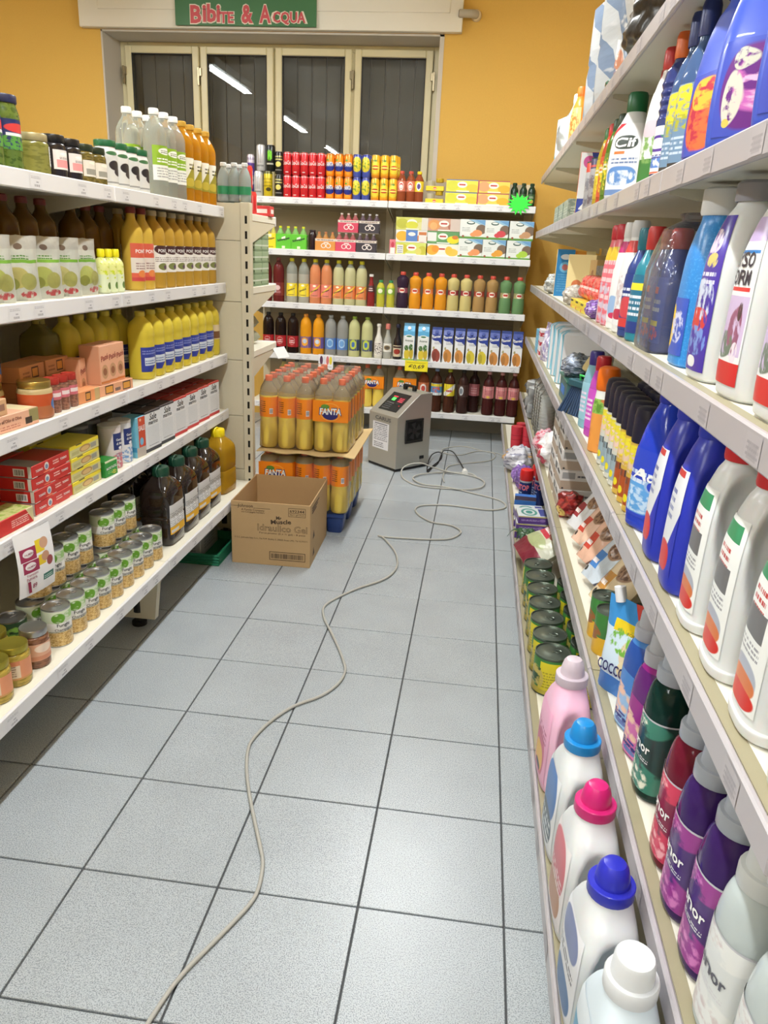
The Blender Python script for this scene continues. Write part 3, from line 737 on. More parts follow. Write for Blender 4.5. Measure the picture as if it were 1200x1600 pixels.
# fan on the right side
fr = pr.add('fan_frame', multi_box('fan_frame', [(a,a+.008,-.075,.075,.175,.19),(a,a+.008,-.075,.075,.31,.325),(a,a+.008,-.075,-.06,.19,.31),(a,a+.008,.06,.075,.19,.31)], BLK, .002), body)
pr.add('fan_well', multi_box('fan_well', [(a+.0004,a+.0012,-.062,.062,.188,.312)], M((10,10,10),.8)), fr)
hub = pr.add('fan_hub', tube('fan_hub', [(a+.001,0,.25),(a+.006,0,.25)], .02, M((26,26,28),.35), 16), fr)
for k in range(5):
    t0 = 2*math.pi*k/5
    pr.add('fan_blade', mesh('fan_blade', [(a+.003,.018*math.cos(t0),.25+.018*math.sin(t0)),(a+.003,.056*math.cos(t0+.15),.25+.056*math.sin(t0+.15)),(a+.0055,.056*math.cos(t0+.9),.25+.056*math.sin(t0+.9)),(a+.0045,.018*math.cos(t0+.8),.25+.018*math.sin(t0+.8))], [(0,1,2,3)], M((34,34,36),.3), None, None, 0), hub)
pr.add('power_socket', multi_box('power_socket', [(a,a+.004,.06,.095,.06,.08)], BLK, .001), body)
hd = pr.add('handle', multi_box('handle', [(-.055,-.03,.06,.085,.478,.505),(.03,.055,.06,.085,.478,.505),(-.055,.055,.062,.083,.5,.514)], BLK, .004))
pr.put((-.610, 3.517, 0), -42.4, 'brushed steel machine with sloping control panel and black side fan')

# ---- cables
def floor_path(px, z=.0045):
    return [tuple(at(p[0], p[1], 'z', z+(p[2] if len(p) > 2 else 0))) for p in px]
def spl(pts, k=5): return smooth_prof([tuple(p) for p in pts], k)
main = [(180,1680),(231.7,1598),(280,1528),(343,1463),(386.7,1417),(403,1390),(410.7,1350),(406,1320),(396.7,1277),(390,1243),(385.5,1205),(387,1175),(395,1155),(423,1127),(460,1103),(500,1088),(526.7,1070),(539,1050),(536.7,1033),(528,1010),(515,983),(505.5,963),(508,946),(533,931),(560,919),(593,908),(612,897),(621,882),(618,864),(608,850),(597,839),(591,837),(601,839),(640,841.5),(672,843),(702,842),(717.5,835),(719,829),(710,823),(698,819.5),(675,816),(656,806),(649,797),(655,791),(675,789),(702,789.5),(737.5,794),(765,797),(785,795),(790.5,790),(783,783),(767,777.5),(740,771),(712,764.5),(680,762.5),(650,758),(632,749),(627,740,.012),(630,731,.035),(642,725,.055),(660,725,.055),(676,731,.03),(700,738,.008),(735,744),(752,750),(757,757),(748,764),(720,766),(690,761),(662,758),(646,750),(650,744),(672,740),(702,739),(735,741),(745,746)]
main2 = [(745,746),(752,742),(765,735),(800,724),(830,716)]
CABLE = M((176,174,166), .5)
def cable(name, pts, r, mat, label, cat='cable', dz=None):
    p3 = floor_path(pts, r+.0006)
    if dz: p3 = [(x, y, z+dz.get(i, 0)) for i, (x, y, z) in enumerate(p3)]
    pr = Pr(name, cat); pr.add(name, tube(name, spl(p3), r, mat, 8)); return pr.put((0,0,0), 0, label)
lift = {i: .004 for i in range(60, 75)}
cable('extension_cable', main, .0046, CABLE, 'long grey extension cable snaking down the tiled aisle', dz=lift)
cable('extension_cable', [(694,754),(692,746),(696,735),(702,729),(715,726),(745,723),(767,719),(774,713),(770,708),(755,705),(740,706),(720,711),(702,710),(690,705),(694,701),(708,698),(725,697.5),(742,701),(756,705),(775,708),(788,712)], .0034, CABLE, 'second grey cable looping on the tiles towards the cleaning shelves', dz={i:.003 for i in range(6)})
pr = Pr('power_lead', 'cable')
mk = at(664.5, 722, 'z', .07)
bl = [(668,735),(676,728),(688,718),(690,712),(684,709),(674,714,.02),(668,726,.01),(668,738),(674,732),(684,724),(689,714),(694,708),(707,710),(717,722),(726,735)]
p3 = floor_path(bl, .005); p3 = [(x, y, z+(.012 if 2 < i < 6 else 0)+(.02*math.sin((i-9)/5*math.pi) if 9 < i < 14 else 0)) for i, (x, y, z) in enumerate(p3)]
pr.add('lead', tube('lead', spl(p3), .0036, M((24,24,25),.5), 8))
e = Vector(p3[-1]); e2 = at(727.5, 751, 'z', .012)
dv = (e2-e).normalized()
pr.add('plug', tube('plug', [e-dv*.005, e+dv*.03], .014, M((232,232,228),.4), 10)); pr.add('socket', tube('socket', [e+dv*.03, e+dv*.085], .0185, M((238,238,234),.4), 10))
pr.put((0,0,0), 0, 'black power lead from the steel machine with white plug and socket')

# ---- green tray and boxes under the food shelves
pr = Pr('green_crate', 'crate')
GRN = M((32,116,84), .5)
pr.add('base', multi_box('base', [(-.36,0,0,.30,0,.012)], GRN, .003))
for q in range(3): pr.add('rim', multi_box('rim', [(-.36,0,0,.012,.014+q*.013,.023+q*.013)], GRN, .002))
pr.add('side', multi_box('side', [(-.012,0,.012,.30,.012,.05)], GRN, .002)); pr.add('side', multi_box('side', [(-.36,-.348,.012,.30,.012,.05)], GRN, .002)); pr.add('side', multi_box('side', [(-.348,-.012,.288,.30,.012,.05)], GRN, .002)); pr.add('front', multi_box('front', [(-.348,-.012,.004,.008,.012,.05)], GRN, .001))
pr.put((-1.175, 1.655, 0), 0, 'low green plastic crate on the floor behind the cardboard carton')
GB = P((178,178,176), [('t',.5,.4,.3,.2,(140,140,140),4)], .6)
for k, (x, y, w_, d_, h_, z_) in enumerate(((-1.33,1.70,.12,.22,.13,.0125),(-1.46,1.70,.12,.22,.13,.0125))):
    pr = Pr('grey_carton', 'box'); pr.add('carton', box_mesh('carton', d_, w_, h_, [GB], .002)); pr.put((x, y+d_/2, z_), 90, ('grey carton standing in the green crate, end towards aisle','grey carton at the back of the green crate')[k])
pr = Pr('crushed_carton', 'box'); pr.add('carton', box_mesh('carton', .26, .17, .14, [GB], .004)); pr.put((-1.42, 1.38, 0), 97, 'pale crushed carton under the food shelf near the foot')
# ================================================================== product builders
INKB = M((40,40,44), .5); INKW = M((242,242,240), .45); SILVER = M((176,176,176), .28, .9); GOLD = M((186,160,86), .3, .85)
def bottle(name, cat, prof, mats, cap=None, labels=(), texts=(), seg=22, sx=1, sy=1, n=2, fill=None, k=3, cap_name='cap', extra=()):
    rg = rings_of(mono_prof(prof, k), sx, sy, n); pr = Pr(name, cat)
    pr.rings = rg
    b = pr.add('body', lathe('body', rg, mats, seg, fill=fill))
    for (z0, z1, d0, d1, m) in labels: pr.add('label', shell('label', rg, z0, z1, d0, d1, m), b)
    for t in texts:
        s, wd, deg, z, m = t[:5]; kw = t[5] if len(t) > 5 else {}
        pr.add('lettering', wrap_text(s, wd, rg, deg, z, m, **kw), b)
    if cap:
        pf, cm = cap[:2]; pr.add(cap_name, lathe(cap_name, [(z,a,a,2) for z, a in pf], cm, 18))
    for (nm, me) in extra: pr.add(nm, me)
    return pr
def capr(z, r, h, fl=.001): return [(z, r), (z+h*.15, r+fl), (z+h*.85, r+fl*.6), (z+h, r*.88)]
def tin(name, r, h, mat, texts=(), pull=True, lid=SILVER, cat='can'):
    rg = [(0,r*.96,r*.96,2),(.003,r,r,2),(h-.003,r,r,2),(h,r*.97,r*.97,2)]
    pr = Pr(name, cat); b = pr.add('body', lathe('body', rg, mat, 28, top=False))
    l = pr.add('lid', lathe('lid', [(h-.004,r*.985,r*.985,2),(h-.001,r*1.005,r*1.005,2),(h+.0015,r*1.005,r*1.005,2),(h+.0018,r*.95,r*.95,2),(h-.0015,r*.92,r*.92,2),(h-.0012,r*.5,r*.5,2),(h-.0005,r*.45,r*.45,2)], lid, 28))
    if pull:
        pts = [(r*.18*math.cos(a)+r*.28, r*.16*math.sin(a), h+.001) for a in [2*math.pi*i/12 for i in range(12)]]
        pr.add('ring_pull', tube('ring_pull', pts, .0012, lid, 5, True), l)
        pr.add('rivet', multi_box('rivet', [(-r*.05,r*.2,-r*.07,r*.07,h-.0008,h+.0012)], lid, .0004), l)
    for t in texts:
        s, wd, deg, z, m = t[:5]; kw = t[5] if len(t) > 5 else {}
        pr.add('lettering', wrap_text(s, wd, rg, deg, z, m, **kw), b)
    return pr
def jar(name, r, h, content, lidm, label=None, texts=(), cat='jar', lab=(.2,.7), arc=(-70,70), nlid=.016):
    rg = rings_of(mono_prof([(0,r*.9),(.004,r*.98),(.012,r),(h*.72,r),(h*.8,r*.93),(h-nlid-.003,r*.84),(h-nlid,r*.84)], 2))
    pr = Pr(name, cat); b = pr.add('body', lathe('body', rg, content, 24))
    if label: pr.add('label', shell('label', rg, h*lab[0], h*lab[1], arc[0], arc[1], label), b)
    pr.add('lid', lathe('lid', [(h-nlid-.002,r*.9,r*.9,2),(h-nlid,r*.93,r*.93,2),(h-.002,r*.93,r*.93,2),(h,r*.9,r*.9,2),(h-.0012,r*.8,r*.8,2)], lidm, 24))
    for t in texts:
        s, wd, deg, z, m = t[:5]; kw = t[5] if len(t) > 5 else {}
        pr.add('lettering', wrap_text(s, wd, rg, deg, z, m, **kw), b)
    return pr
def carton(name, w, d, h, front, side=None, top=None, texts=(), bev=.0015, cat='box', back=None):
    side = side or front; top = top or side
    pr = Pr(name, cat); b = pr.add('carton', box_mesh('carton', w, d, h, [front, side, top], bev, (0,1,1,1,2,2)))
    for t in texts:
        s, wd, cx, cz, m = t[:5]; kw = t[5] if len(t) > 5 else {}
        pr.add('lettering', flat_text(s, wd, m, cx=cx, cz=cz, y=-d/2-.0006, **kw), b)
    if len(pr.parts) == 1: pass
    return pr

# ================================================================== left run (fronts face +X)
F = 90
# ---- top shelf
z = 1.4495
PESTO = P((88,110,46), [('n',14,.56,(60,84,30))], .2)
pj = jar('pesto_jar', .036, .165, PESTO, M((38,42,74),.35), P((34,44,96), [('e',.5,.72,.34,.16,(206,60,60)),('b',.5,.2,.5,.35,(86,150,60),6,.45),('r',.5,.5,.3,.05,(230,230,235))], .4), lab=(.28,.68), arc=(-90,90))
for k, y in enumerate((.645, .567)): pj.put((-1.315, y, z), F, 'tall green pesto jar with dark blue lid and label', 'pesto jars on the top food shelf')
jar('olive_paste_jar', .043, .098, P((128,126,62),[('n',9,.55,(108,108,48))],.2), M((170,160,120),.35,.3), P((226,228,222),[('t',.5,.5,.4,.35,(150,150,150),5)],.5), lab=(.25,.72), arc=(10,80)).put((-1.32,.762,z), F, 'squat jar of olive-green paste with white label')
bj = jar('black_olive_jar', .034, .108, M((34,30,34),.2), M((22,22,24),.35), P((228,222,218),[('r',.5,.3,.4,.2,(232,150,150)),('e',.5,.8,.3,.1,(250,248,240)),('t',.4,.6,.2,.06,(90,70,70),2)],.5), lab=(.22,.66), arc=(-60,80))
for y in (.855,.936): bj.put((-1.315,y,z), F, 'jar of black olives with black lid and pink-boxed label', 'black olive jars on the top food shelf')
gj = jar('green_olive_jar', .033, .105, P((120,104,50),[('n',12,.5,(90,80,34))],.2), M((36,48,30),.35), P((226,220,208),[('r',.5,.3,.4,.18,(150,148,138)),('e',.5,.85,.3,.1,(246,240,225))],.5), lab=(.2,.6), arc=(-60,80))
for y in (1.012,1.084): gj.put((-1.315,y,z), F, 'jar of brown-green olives with dark green lid', 'green olive jars on the top food shelf')
oc = jar('olive_tin_jar', .0345, .135, P((214,214,212),[('e',.5,.55,.1,.12,(44,40,44)),('e',.56,.4,.08,.1,(54,50,56)),('r',.5,.15,.2,.02,(150,150,150)),('e',.47,.83,.1,.05,(60,110,70))],.35), M((30,96,58),.4))
for y in (1.162,1.238,1.314,1.39): oc.put((-1.318,y,z), F-15, 'white jar printed with black olives under a green lid', 'white olive jars on the top food shelf')
VCLR = M((226,230,222), .05, trans=.75, ior=1.2); WCAP = M((240,240,240),.4)
vprof = [(0,.036),(.006,.040),(.16,.040),(.19,.0405),(.205,.040),(.225,.033),(.245,.021),(.257,.0145),(.268,.0145)]
vlab = P((238,240,234), [('r',.5,.72,.5,.28,(140,178,44)),('e',.5,.84,.3,.1,(242,244,238)),('t',.5,.84,.2,.05,(90,100,60),2),('t',.5,.6,.34,.08,(248,250,244),2),('t',.5,.25,.36,.16,(170,170,170),4)], .4)
vb = bottle('vinegar_bottle', 'bottle', vprof, VCLR, (capr(.262,.0165,.02), WCAP), [(.055,.165,-70,70,vlab)])
for (x, y) in ((-1.315,1.53),(-1.315,1.615),(-1.315,1.70)): vb.put((x,y,z), F-12, 'clear vinegar bottle with white cap, green label towards aisle', 'clear vinegar bottles on the top food shelf')
for (x, y) in ((-1.405,1.515),(-1.405,1.60),(-1.405,1.685)): vb.put((x,y,z), F-12, 'clear vinegar bottle with white cap in the second row', 'clear vinegar bottles behind the front row')
AMB = M((214,150,34), .06, trans=.45, ior=1.3); OCAP = M((206,162,62),.4)
alab = P((152,142,44), [('d',-1,.7,.0,(238,236,224)),('t',.65,.75,.3,.12,(70,60,30),2),('e',.4,.2,.25,.15,(190,170,60))], .4)
ab = bottle('apple_vinegar_bottle', 'bottle', vprof, AMB, (capr(.262,.0165,.018), OCAP), [(.05,.155,-70,70,alab)])
for (x, y) in ((-1.315,1.782),(-1.315,1.866),(-1.315,1.95),(-1.315,2.034),(-1.405,1.77)): ab.put((x,y,z), F-12, 'amber vinegar bottle with ochre cap and green label', 'amber vinegar bottles on the top food shelf')

# ---- second shelf from the top
z = 1.1455
def olive_pouch(seed, tone):
    return P((180,182,172), [('r',.5,.9,.5,.1,(168,166,158)),('r',.5,.61,.46,.025,(108,158,52)),('t',.5,.68,.24,.04,(70,120,40),2),('e',.42,.36,.28,.17,tone),('e',.68,.3,.2,.14,(150,150,84)),('e',.3,.26,.16,.1,(128,132,60)),('b',.66,.1,.2,.06,(160,56,60),5,.48),('e',.55,.83,.1,.05,(96,80,70))], .28, bump=.25)
for k, (x, y, rz, w_) in enumerate(((-1.325,.545,72,.125),(-1.33,.655,58,.12),(-1.33,.77,62,.122),(-1.335,.875,50,.115),(-1.325,.985,80,.12))):
    pr = Pr('olive_pouch', 'pouch'); pr.add('bag', pouch('bag', w_, .158, .05, olive_pouch(k, ((150,156,78),(168,160,96),(156,162,84),(170,164,104),(160,166,90))[k]), seed=k))
    pr.put((x,y,z), rz, ('silver and green stand-up olive pouch, outermost of the row','silver olive pouch leaning beside the outermost one','pale olive pouch in the middle of the row','narrow olive pouch turned away from the aisle','pale olive pouch next to the lemon juice bottles')[k], 'olive pouches on the second shelf')
LEM = M((214,216,64), .1, trans=.25, ior=1.3)
lb_ = bottle('lemon_juice_bottle', 'bottle', [(0,.020),(.004,.0235),(.06,.0235),(.085,.023),(.1,.015),(.106,.009),(.112,.009)], [P((226,230,150),[('r',.5,.25,.5,.25,(214,224,190)),('n',8,.62,(190,206,40)),('e',.5,.2,.06,.1,(90,120,60))],.25)], (capr(.106,.011,.024), M((240,228,30),.4)))
for y in (1.085,1.134,1.183): lb_.put((-1.318,y,z), F, 'small yellow lemon juice bottle with bright yellow cap', 'lemon juice bottles between pouches and vinegar')
RV = M((222,186,78), .08, trans=.2, ior=1.3)
rvlab = P((214,96,74), [('r',.5,.42,.5,.2,(222,214,206)),('t',.5,.42,.3,.1,(150,120,120),3),('e',.5,.2,.22,.1,(220,130,70)),('r',.5,.05,.5,.05,(196,70,70))], .4)
rv = bottle('red_label_vinegar', 'bottle', [(0,.032),(.005,.036),(.16,.036),(.19,.034),(.215,.02),(.232,.0135),(.248,.0135)], RV, (capr(.242,.0155,.02), M((120,40,30),.4)), [(.03,.15,-62,62,rvlab)], [('PONTI',.045,0,.125,INKW,{'bold':.02})])
for y in (1.315,1.395): rv.put((-1.32,y,z), F-15, 'gold vinegar bottle with tall red label', 'red label vinegar bottles on the second shelf')
wv = M((200,158,62), .1, trans=.2, ior=1.3)
wvlab = P((232,230,226), [('e',.5,.86,.4,.2,(70,40,44)),('t',.5,.5,.36,.1,(150,140,140),3),('e',.5,.22,.26,.14,(120,128,74)),('e',.6,.2,.1,.08,(90,60,90))], .4)
wb = bottle('white_label_vinegar', 'bottle', [(0,.038),(.006,.043),(.17,.043),(.195,.040),(.218,.024),(.234,.0145),(.248,.0145)], wv, (capr(.242,.0165,.018), M((186,170,130),.4)), [(.055,.145,-60,60,wvlab)], [('PONTI',.042,0,.128,INKW,{'bold':.02})])
for k in range(7): wb.put((-1.322,1.485+k*.0885,z), F-15, 'brown-gold vinegar bottle with white label and dark crest', 'white label vinegar bottles on the second shelf')
db = bottle('amber_oil_bottle', 'bottle', [(0,.036),(.006,.041),(.17,.041),(.195,.038),(.218,.022),(.234,.0145),(.248,.0145)], M((112,78,26),.1,trans=.3,ior=1.3), (capr(.242,.016,.018), M((120,44,36),.4)))
for k in range(9): db.put((-1.43,(.5+k*.093 if k < 6 else .575+k*.093),z), F, 'dark amber bottle with red cap in the back row', 'amber bottles behind the olive pouches')
for k in range(7): wb.put((-1.425,1.44+k*.0885,z), F, 'brown vinegar bottle in the back row', 'vinegar bottles in the back row')

# ---- third shelf: oil, tuna, pate
z = .8445
OIL = M((238,216,76), .05, trans=.28, ior=1.3)
oilp = [(0,.036),(.006,.041),(.03,.042),(.09,.042),(.135,.041),(.15,.0425),(.17,.041),(.19,.034),(.205,.02),(.214,.0145),(.222,.0145)]
olab = P((46,60,148), [('r',.35,.42,.22,.16,(206,214,226)),('t',.35,.42,.2,.1,(90,110,160),2),('t',.35,.82,.3,.1,(130,140,200),2),('d',1,-.55,.42,(196,178,40))], .35)
ob = bottle('seed_oil_bottle', 'bottle', oilp, OIL, (capr(.214,.0165,.016), M((206,190,70),.4)), [(.028,.112,-75,75,olab)], n=2.8)
for k in range(8): ob.put((-1.318,1.335+k*.087,z), F-2, 'yellow seed oil bottle with blue label', 'seed oil bottles on the third shelf')
olv = bottle('olive_oil_bottle', 'bottle', oilp, OIL, (capr(.214,.0165,.016), M((206,190,70),.4)), [(.07,.13,-60,60,P((214,196,160),[('r',.5,.3,.5,.25,(120,80,50))],.4))])
olv.put((-1.318,2.030,z), F-14, 'yellow oil bottle with cream and brown label at the shelf end')
for k in range(5): ob.put((-1.42,1.02+k*.088,z), F, 'yellow oil bottle standing behind the pate boxes', 'oil bottles behind the pate boxes')
bo = bottle('square_oil_bottle', 'bottle', [(0,.045),(.006,.05),(.15,.05),(.18,.046),(.2,.025),(.214,.016),(.222,.016)], [M((120,112,48),.08,trans=.4,ior=1.3)], (capr(.214,.018,.016), M((150,140,60),.4)), [(.0,.07,-60,60,M((40,36,30),.4))], n=4)
bo.put((-1.45,.93,z), F, 'large olive-yellow square oil bottle behind brown tuna boxes')
PINKB = (224,164,126); PBD = (206,146,110)
tray = carton('pate_tray', .19, .085, .034, P(PINKB,[('r',.28,.5,.12,.38,(66,52,40)),('r',.28,.5,.1,.28,(214,150,60)),('r',.8,.5,.12,.38,(66,52,40)),('r',.8,.5,.1,.28,(214,150,60)),('t',.53,.5,.08,.3,(90,80,80),1)],.6), P(PBD,[],.6))
tray.put((-1.318,1.05,z), F-6, 'pink display tray under the upright pate cartons')
pateM = P((226,170,136), [('r',.5,.92,.5,.08,(196,140,44)),('t',.5,.92,.45,.05,(60,40,20),1),('d',.25,1,.82,(226,170,136)),('d',.2,.9,.52,(226,170,136)),('e',.5,.33,.36,.19,(196,150,110)),('e',.5,.33,.22,.1,(150,96,66)),('r',.5,.06,.5,.03,(206,120,60))], .5)
pate = carton('pate_carton', .05, .07, .118, pateM, P((214,156,122),[],.5), texts=[('Paté',.04,0,.082,M((150,70,60),.5),{'bold':.02,'shear':.2,'rot':12})])
for k, y in enumerate((.995,1.047,1.099)): pate.put((-1.318,y,z+.0342), F-6, 'tall pink pate carton with gold top standing on the tray', 'pate cartons on the pink tray')
pate.put((-1.36,.93,z), F+8, 'tall pink pate carton leaning behind the tray')
brn = P((196,138,92), [('r',.6,.5,.14,.36,(70,50,34)),('r',.6,.5,.11,.26,(206,140,60)),('t',.25,.5,.14,.25,(140,90,60),2)], .6)
tb = carton('tuna_box', .13, .085, .042, brn, P((186,128,84),[],.6))
for k, (x, y, zz, rz) in enumerate(((-1.40,.72,0,F),(-1.40,.72,.0425,F),(-1.395,.715,.085,F+3),(-1.405,.86,0,F),(-1.40,.862,.0425,F-3),(-1.405,.86,.085,F+2))):
    tb.put((x,y,z+zz), rz, ('bottom brown tuna box of the stack behind the big jars','middle brown tuna box of the stack behind the big jars','top brown tuna box of the stack behind the big jars','bottom brown tuna box of the stack beside the pate tray','middle brown tuna box of the stack beside the pate tray','top brown tuna box of the stack beside the pate tray')[k], 'brown tuna boxes on the third shelf')
carton('tuna_box', .115, .07, .036, P((222,146,92),[('r',.45,.5,.12,.36,(70,50,34)),('r',.45,.5,.09,.25,(206,140,60)),('r',.88,.5,.12,.5,(186,160,110))],.6), P((226,156,104),[],.6)).put((-1.318,.885,z), F-4, 'single orange-brown tuna box at the shelf front beside small jars')
TUN = P((178,110,70), [('r',.5,.62,.5,.2,(190,84,44)),('e',.62,.45,.1,.22,(52,110,176)),('r',.5,.9,.5,.1,(196,176,130))], .2)
tj = jar('tuna_jar', .045, .098, TUN, GOLD)
tj.put((-1.315,.655,z), F-10, 'gold-lidded tuna jar with blue oval beside three small jars')
tj.put((-1.40,.57,z), F, 'gold-lidded tuna jar behind the pink tuna carton'); tj.put((-1.40,.57,z+.0985), F-10, 'gold-lidded tuna jar stacked on another jar')
tj.put((-1.405,.47,z), F, 'gold-lidded tuna jar at the end of the shelf row')
sj = jar('anchovy_jar', .022, .095, P((150,104,84),[('n',10,.5,(120,80,64))],.15), M((170,50,40),.35), P((206,110,120),[('r',.5,.5,.3,.2,(236,220,220))],.4), lab=(.38,.66), arc=(-90,90))
for y in (.722,.768,.814): sj.put((-1.305,y,z), F, 'small anchovy jar with red lid and pink band', 'anchovy jars on the third shelf')
carton('pink_tuna_carton', .19, .09, .042, P((228,176,146),[('r',.9,.6,.1,.4,(150,140,90)),('t',.35,.3,.25,.14,(190,120,100),2),('r',.78,.35,.07,.2,(66,52,40))],.55), P((230,180,150),[('r',.85,.5,.13,.4,(226,214,170))],.55), texts=[('Tonno all\'Olio di Oliva',.11,-.03,.028,M((110,50,40),.5),{'bold':.01})]).put((-1.322,.50,z), F-4, 'long pink tuna carton at the shelf edge')
carton('cream_tuna_carton', .10, .08, .04, P((214,170,126),[('r',.6,.5,.3,.2,(150,110,90))],.55)).put((-1.322,.43,z+.0425), F+2, 'cream carton lying on the pink tuna carton')

# ---- fourth shelf: red and yellow packs, salt
z = .5955
REDM = P((196,46,40), [('r',.5,.04,.06,.05,(236,220,214)),('r',.96,.04,.06,.05,(236,220,214)),('r',.06,.04,.06,.05,(236,220,214)),('e',.37,.55,.06,.32,(226,220,214)),('e',.37,.5,.04,.2,(120,140,170)),('t',.62,.6,.08,.2,(240,200,190),2),('e',.37,.12,.1,.08,(230,120,90))], .4)
redS = P((186,36,34), [('r',.5,.5,.5,.5,(190,40,36)),('r',.62,.45,.16,.3,(226,224,222)),('s',.62,.45,.12,.22,(60,60,60),8),('r',.92,.5,.05,.5,(206,200,190))], .4)
rp = carton('red_tuna_pack', .19, .1, .034, REDM, redS, P((150,140,136),[('r',.6,.5,.3,.5,(176,46,38))],.4), texts=[('TONNO',.034,-.062,.0165,INKW,{'bold':.02}),('TONNO',.034,.062,.019,INKW,{'bold':.02})])
for k in range(4): rp.put((-1.333, .647, z+k*.0345), F+(0,1,-1,.5)[k], ('lowest','second lowest','third','topmost')[k]+' red tuna pack of the stack beside yellow packs', 'red tuna packs in the front stack')
for k in range(4): rp.put((-1.44, .60, z+k*.0345), F, 'red tuna pack in the shadowed back stack', 'red tuna packs in the back stack')
YELM = P((206,200,140), [('r',.5,.86,.5,.16,(234,216,50)),('e',.5,.45,.2,.3,(176,136,84)),('e',.5,.42,.15,.2,(214,180,120)),('r',.17,.35,.12,.14,(186,180,120)),('r',.8,.4,.1,.2,(150,150,140)),('r',.3,.95,.1,.04,(60,60,30))], .4)
yp = carton('yellow_tuna_pack', .168, .1, .035, YELM, P((222,206,70),[],.4))
for k in range(4): yp.put((-1.332, .83, z+k*.0355), F+(0,-1,1,0)[k], ('lowest','second lowest','third','topmost')[k]+' yellow tuna pack of the stack beside red packs', 'yellow tuna packs in the front stack')
for k in range(5): yp.put((-1.44, .81, z+k*.0355), F, 'yellow tuna pack in the shadowed back stack', 'yellow tuna packs in the back stack')
carton('red_green_pack', .14, .10, .042, P((200,44,38),[('t',.6,.5,.25,.25,(240,200,190),4),('d',1,.2,.98,(206,198,150))],.4), P((170,50,40),[],.4), P((196,196,130),[('n',6,.55,(150,170,70)),('d',0,1,.75,(200,50,40))],.4)).put((-1.325,.455,z), F-3, 'red pack with green leafy top near the hanging offer sheet')
mr = carton('dark_red_jar_box', .09, .09, .045, P((110,26,34),[('e',.5,.5,.2,.3,(150,60,60))],.4))
for k in range(3): mr.put((-1.42,.475,z+k*.0455), F, 'dark red pack in a small shadowed stack', 'dark red packs beside the red stack')
carton('green_snack_box', .072, .07, .052, P((52,150,62),[('r',.5,.95,.5,.06,(206,210,170)),('r',.98,.5,.03,.5,(232,236,220)),('t',.5,.3,.3,.1,(140,206,120),2),('b',.7,.2,.2,.12,(220,200,60),8,.5)],.4), P((44,130,54),[],.4), texts=[('MORTADEL',.058,0,.028,INKW,{'bold':.02,'rot':3})]).put((-1.305,.963,z), F-5, 'small green box beside the yellow tuna packs')
dk = bottle('dark_salt_tub', 'tub', [(0,.04),(.003,.043),(.135,.043),(.138,.043),(.14,.042)], [P((72,70,72),[('r',.42,.55,.12,.2,(38,40,44)),('r',.42,.55,.1,.16,(52,56,60))],.45)], ([(.14,.044),(.148,.044),(.15,.042)], M((120,118,114),.5)), k=1, cap_name='lid')
for (x, y) in ((-1.40,.985),(-1.405,1.075)): dk.put((x,y,z), F, 'dark grey round salt tub behind the white tubs', 'dark salt tubs on the fourth shelf')
gm = P((216,206,206), [('r',.5,.66,.1,.2,(38,52,112)),('b',.5,.2,.16,.2,(206,120,130),10,.45),('e',.52,.5,.04,.04,(240,240,244)),('t',.5,.35,.07,.06,(150,140,160),2)], .45)
gm2 = P((220,222,226), [('r',.5,.66,.1,.2,(38,52,112)),('b',.5,.2,.16,.2,(110,150,200),10,.5),('e',.52,.5,.04,.04,(240,240,244))], .45)
for k, (x, y, m_) in enumerate(((-1.318,1.055,gm),(-1.318,1.13,gm2))):
    t_ = bottle('white_salt_tub', 'tub', [(0,.033),(.003,.036),(.132,.036),(.134,.036),(.136,.035)], [m_], ([(.135,.037),(.141,.037),(.143,.035)], M((196,192,186),.5)), texts=[('Gemma',.034,6,.096,INKW,{'bold':.02}),('di Mare',.034,6,.083,INKW,{'bold':.02})], k=1, cap_name='lid')
    t_.put((x,y,z), F-10, ('white round salt tub with navy label and pink crystals','white round salt tub with navy label and blue crystals')[k])
carton('red_salt_box', .058, .055, .14, P((206,80,52),[('r',.12,.5,.14,.5,(120,186,206)),('e',.56,.38,.2,.1,(120,180,214)),('r',.5,.12,.5,.12,(186,176,166)),('e',.5,.92,.1,.04,(230,180,150))],.45), P((110,180,206),[('r',.5,.2,.5,.06,(60,140,180))],.45), texts=[('SALE',.036,.006,.1,INKW,{'bold':.02,'height':.018})]).put((-1.305,1.205,z), F-8, 'red and light blue salt box beside the white tubs')
def smat(c): return P((224,226,228), [('n',34,.66,(150,154,160)),('r',.5,.83,.5,.17,(224,226,228)),('r',.5,.42,.38,.3,(214,217,220)),('n',40,.7,(140,144,150)),('t',.5,.16,.3,.015,(120,120,126),1),('r',.5,.04,.5,.05,c),('r',.5,.98,.5,.03,c),('r',.5,.72,.4,.1,(224,226,228))], .5)
for k in range(6):
    c = (58,58,62) if k < 2 else (196,52,48)
    s_ = carton('salt_box', .112, .055, .145, smat(c), smat(c), M((86,74,72) if k < 2 else (176,80,70),.6), texts=[('Sale',.05,0,.124,INKB,{'bold':.01,'shear':.2}),('marino',.068,0,.104,INKB,{'bold':.01,'height':.014})])
    s_.put((-1.302,1.30+k*.128,z), F-4, 'white sea salt box with black base band' if k < 2 else 'white sea salt box with red base band', 'black-banded salt boxes' if k < 2 else 'red-banded salt boxes')
    s_.put((-1.37,1.30+k*.128,z), F-4, 'white sea salt box with dark top in the back row' if k < 2 else 'white sea salt box with red top in the back row', 'salt boxes in the back row, dark' if k < 2 else 'salt boxes in the back row, red')

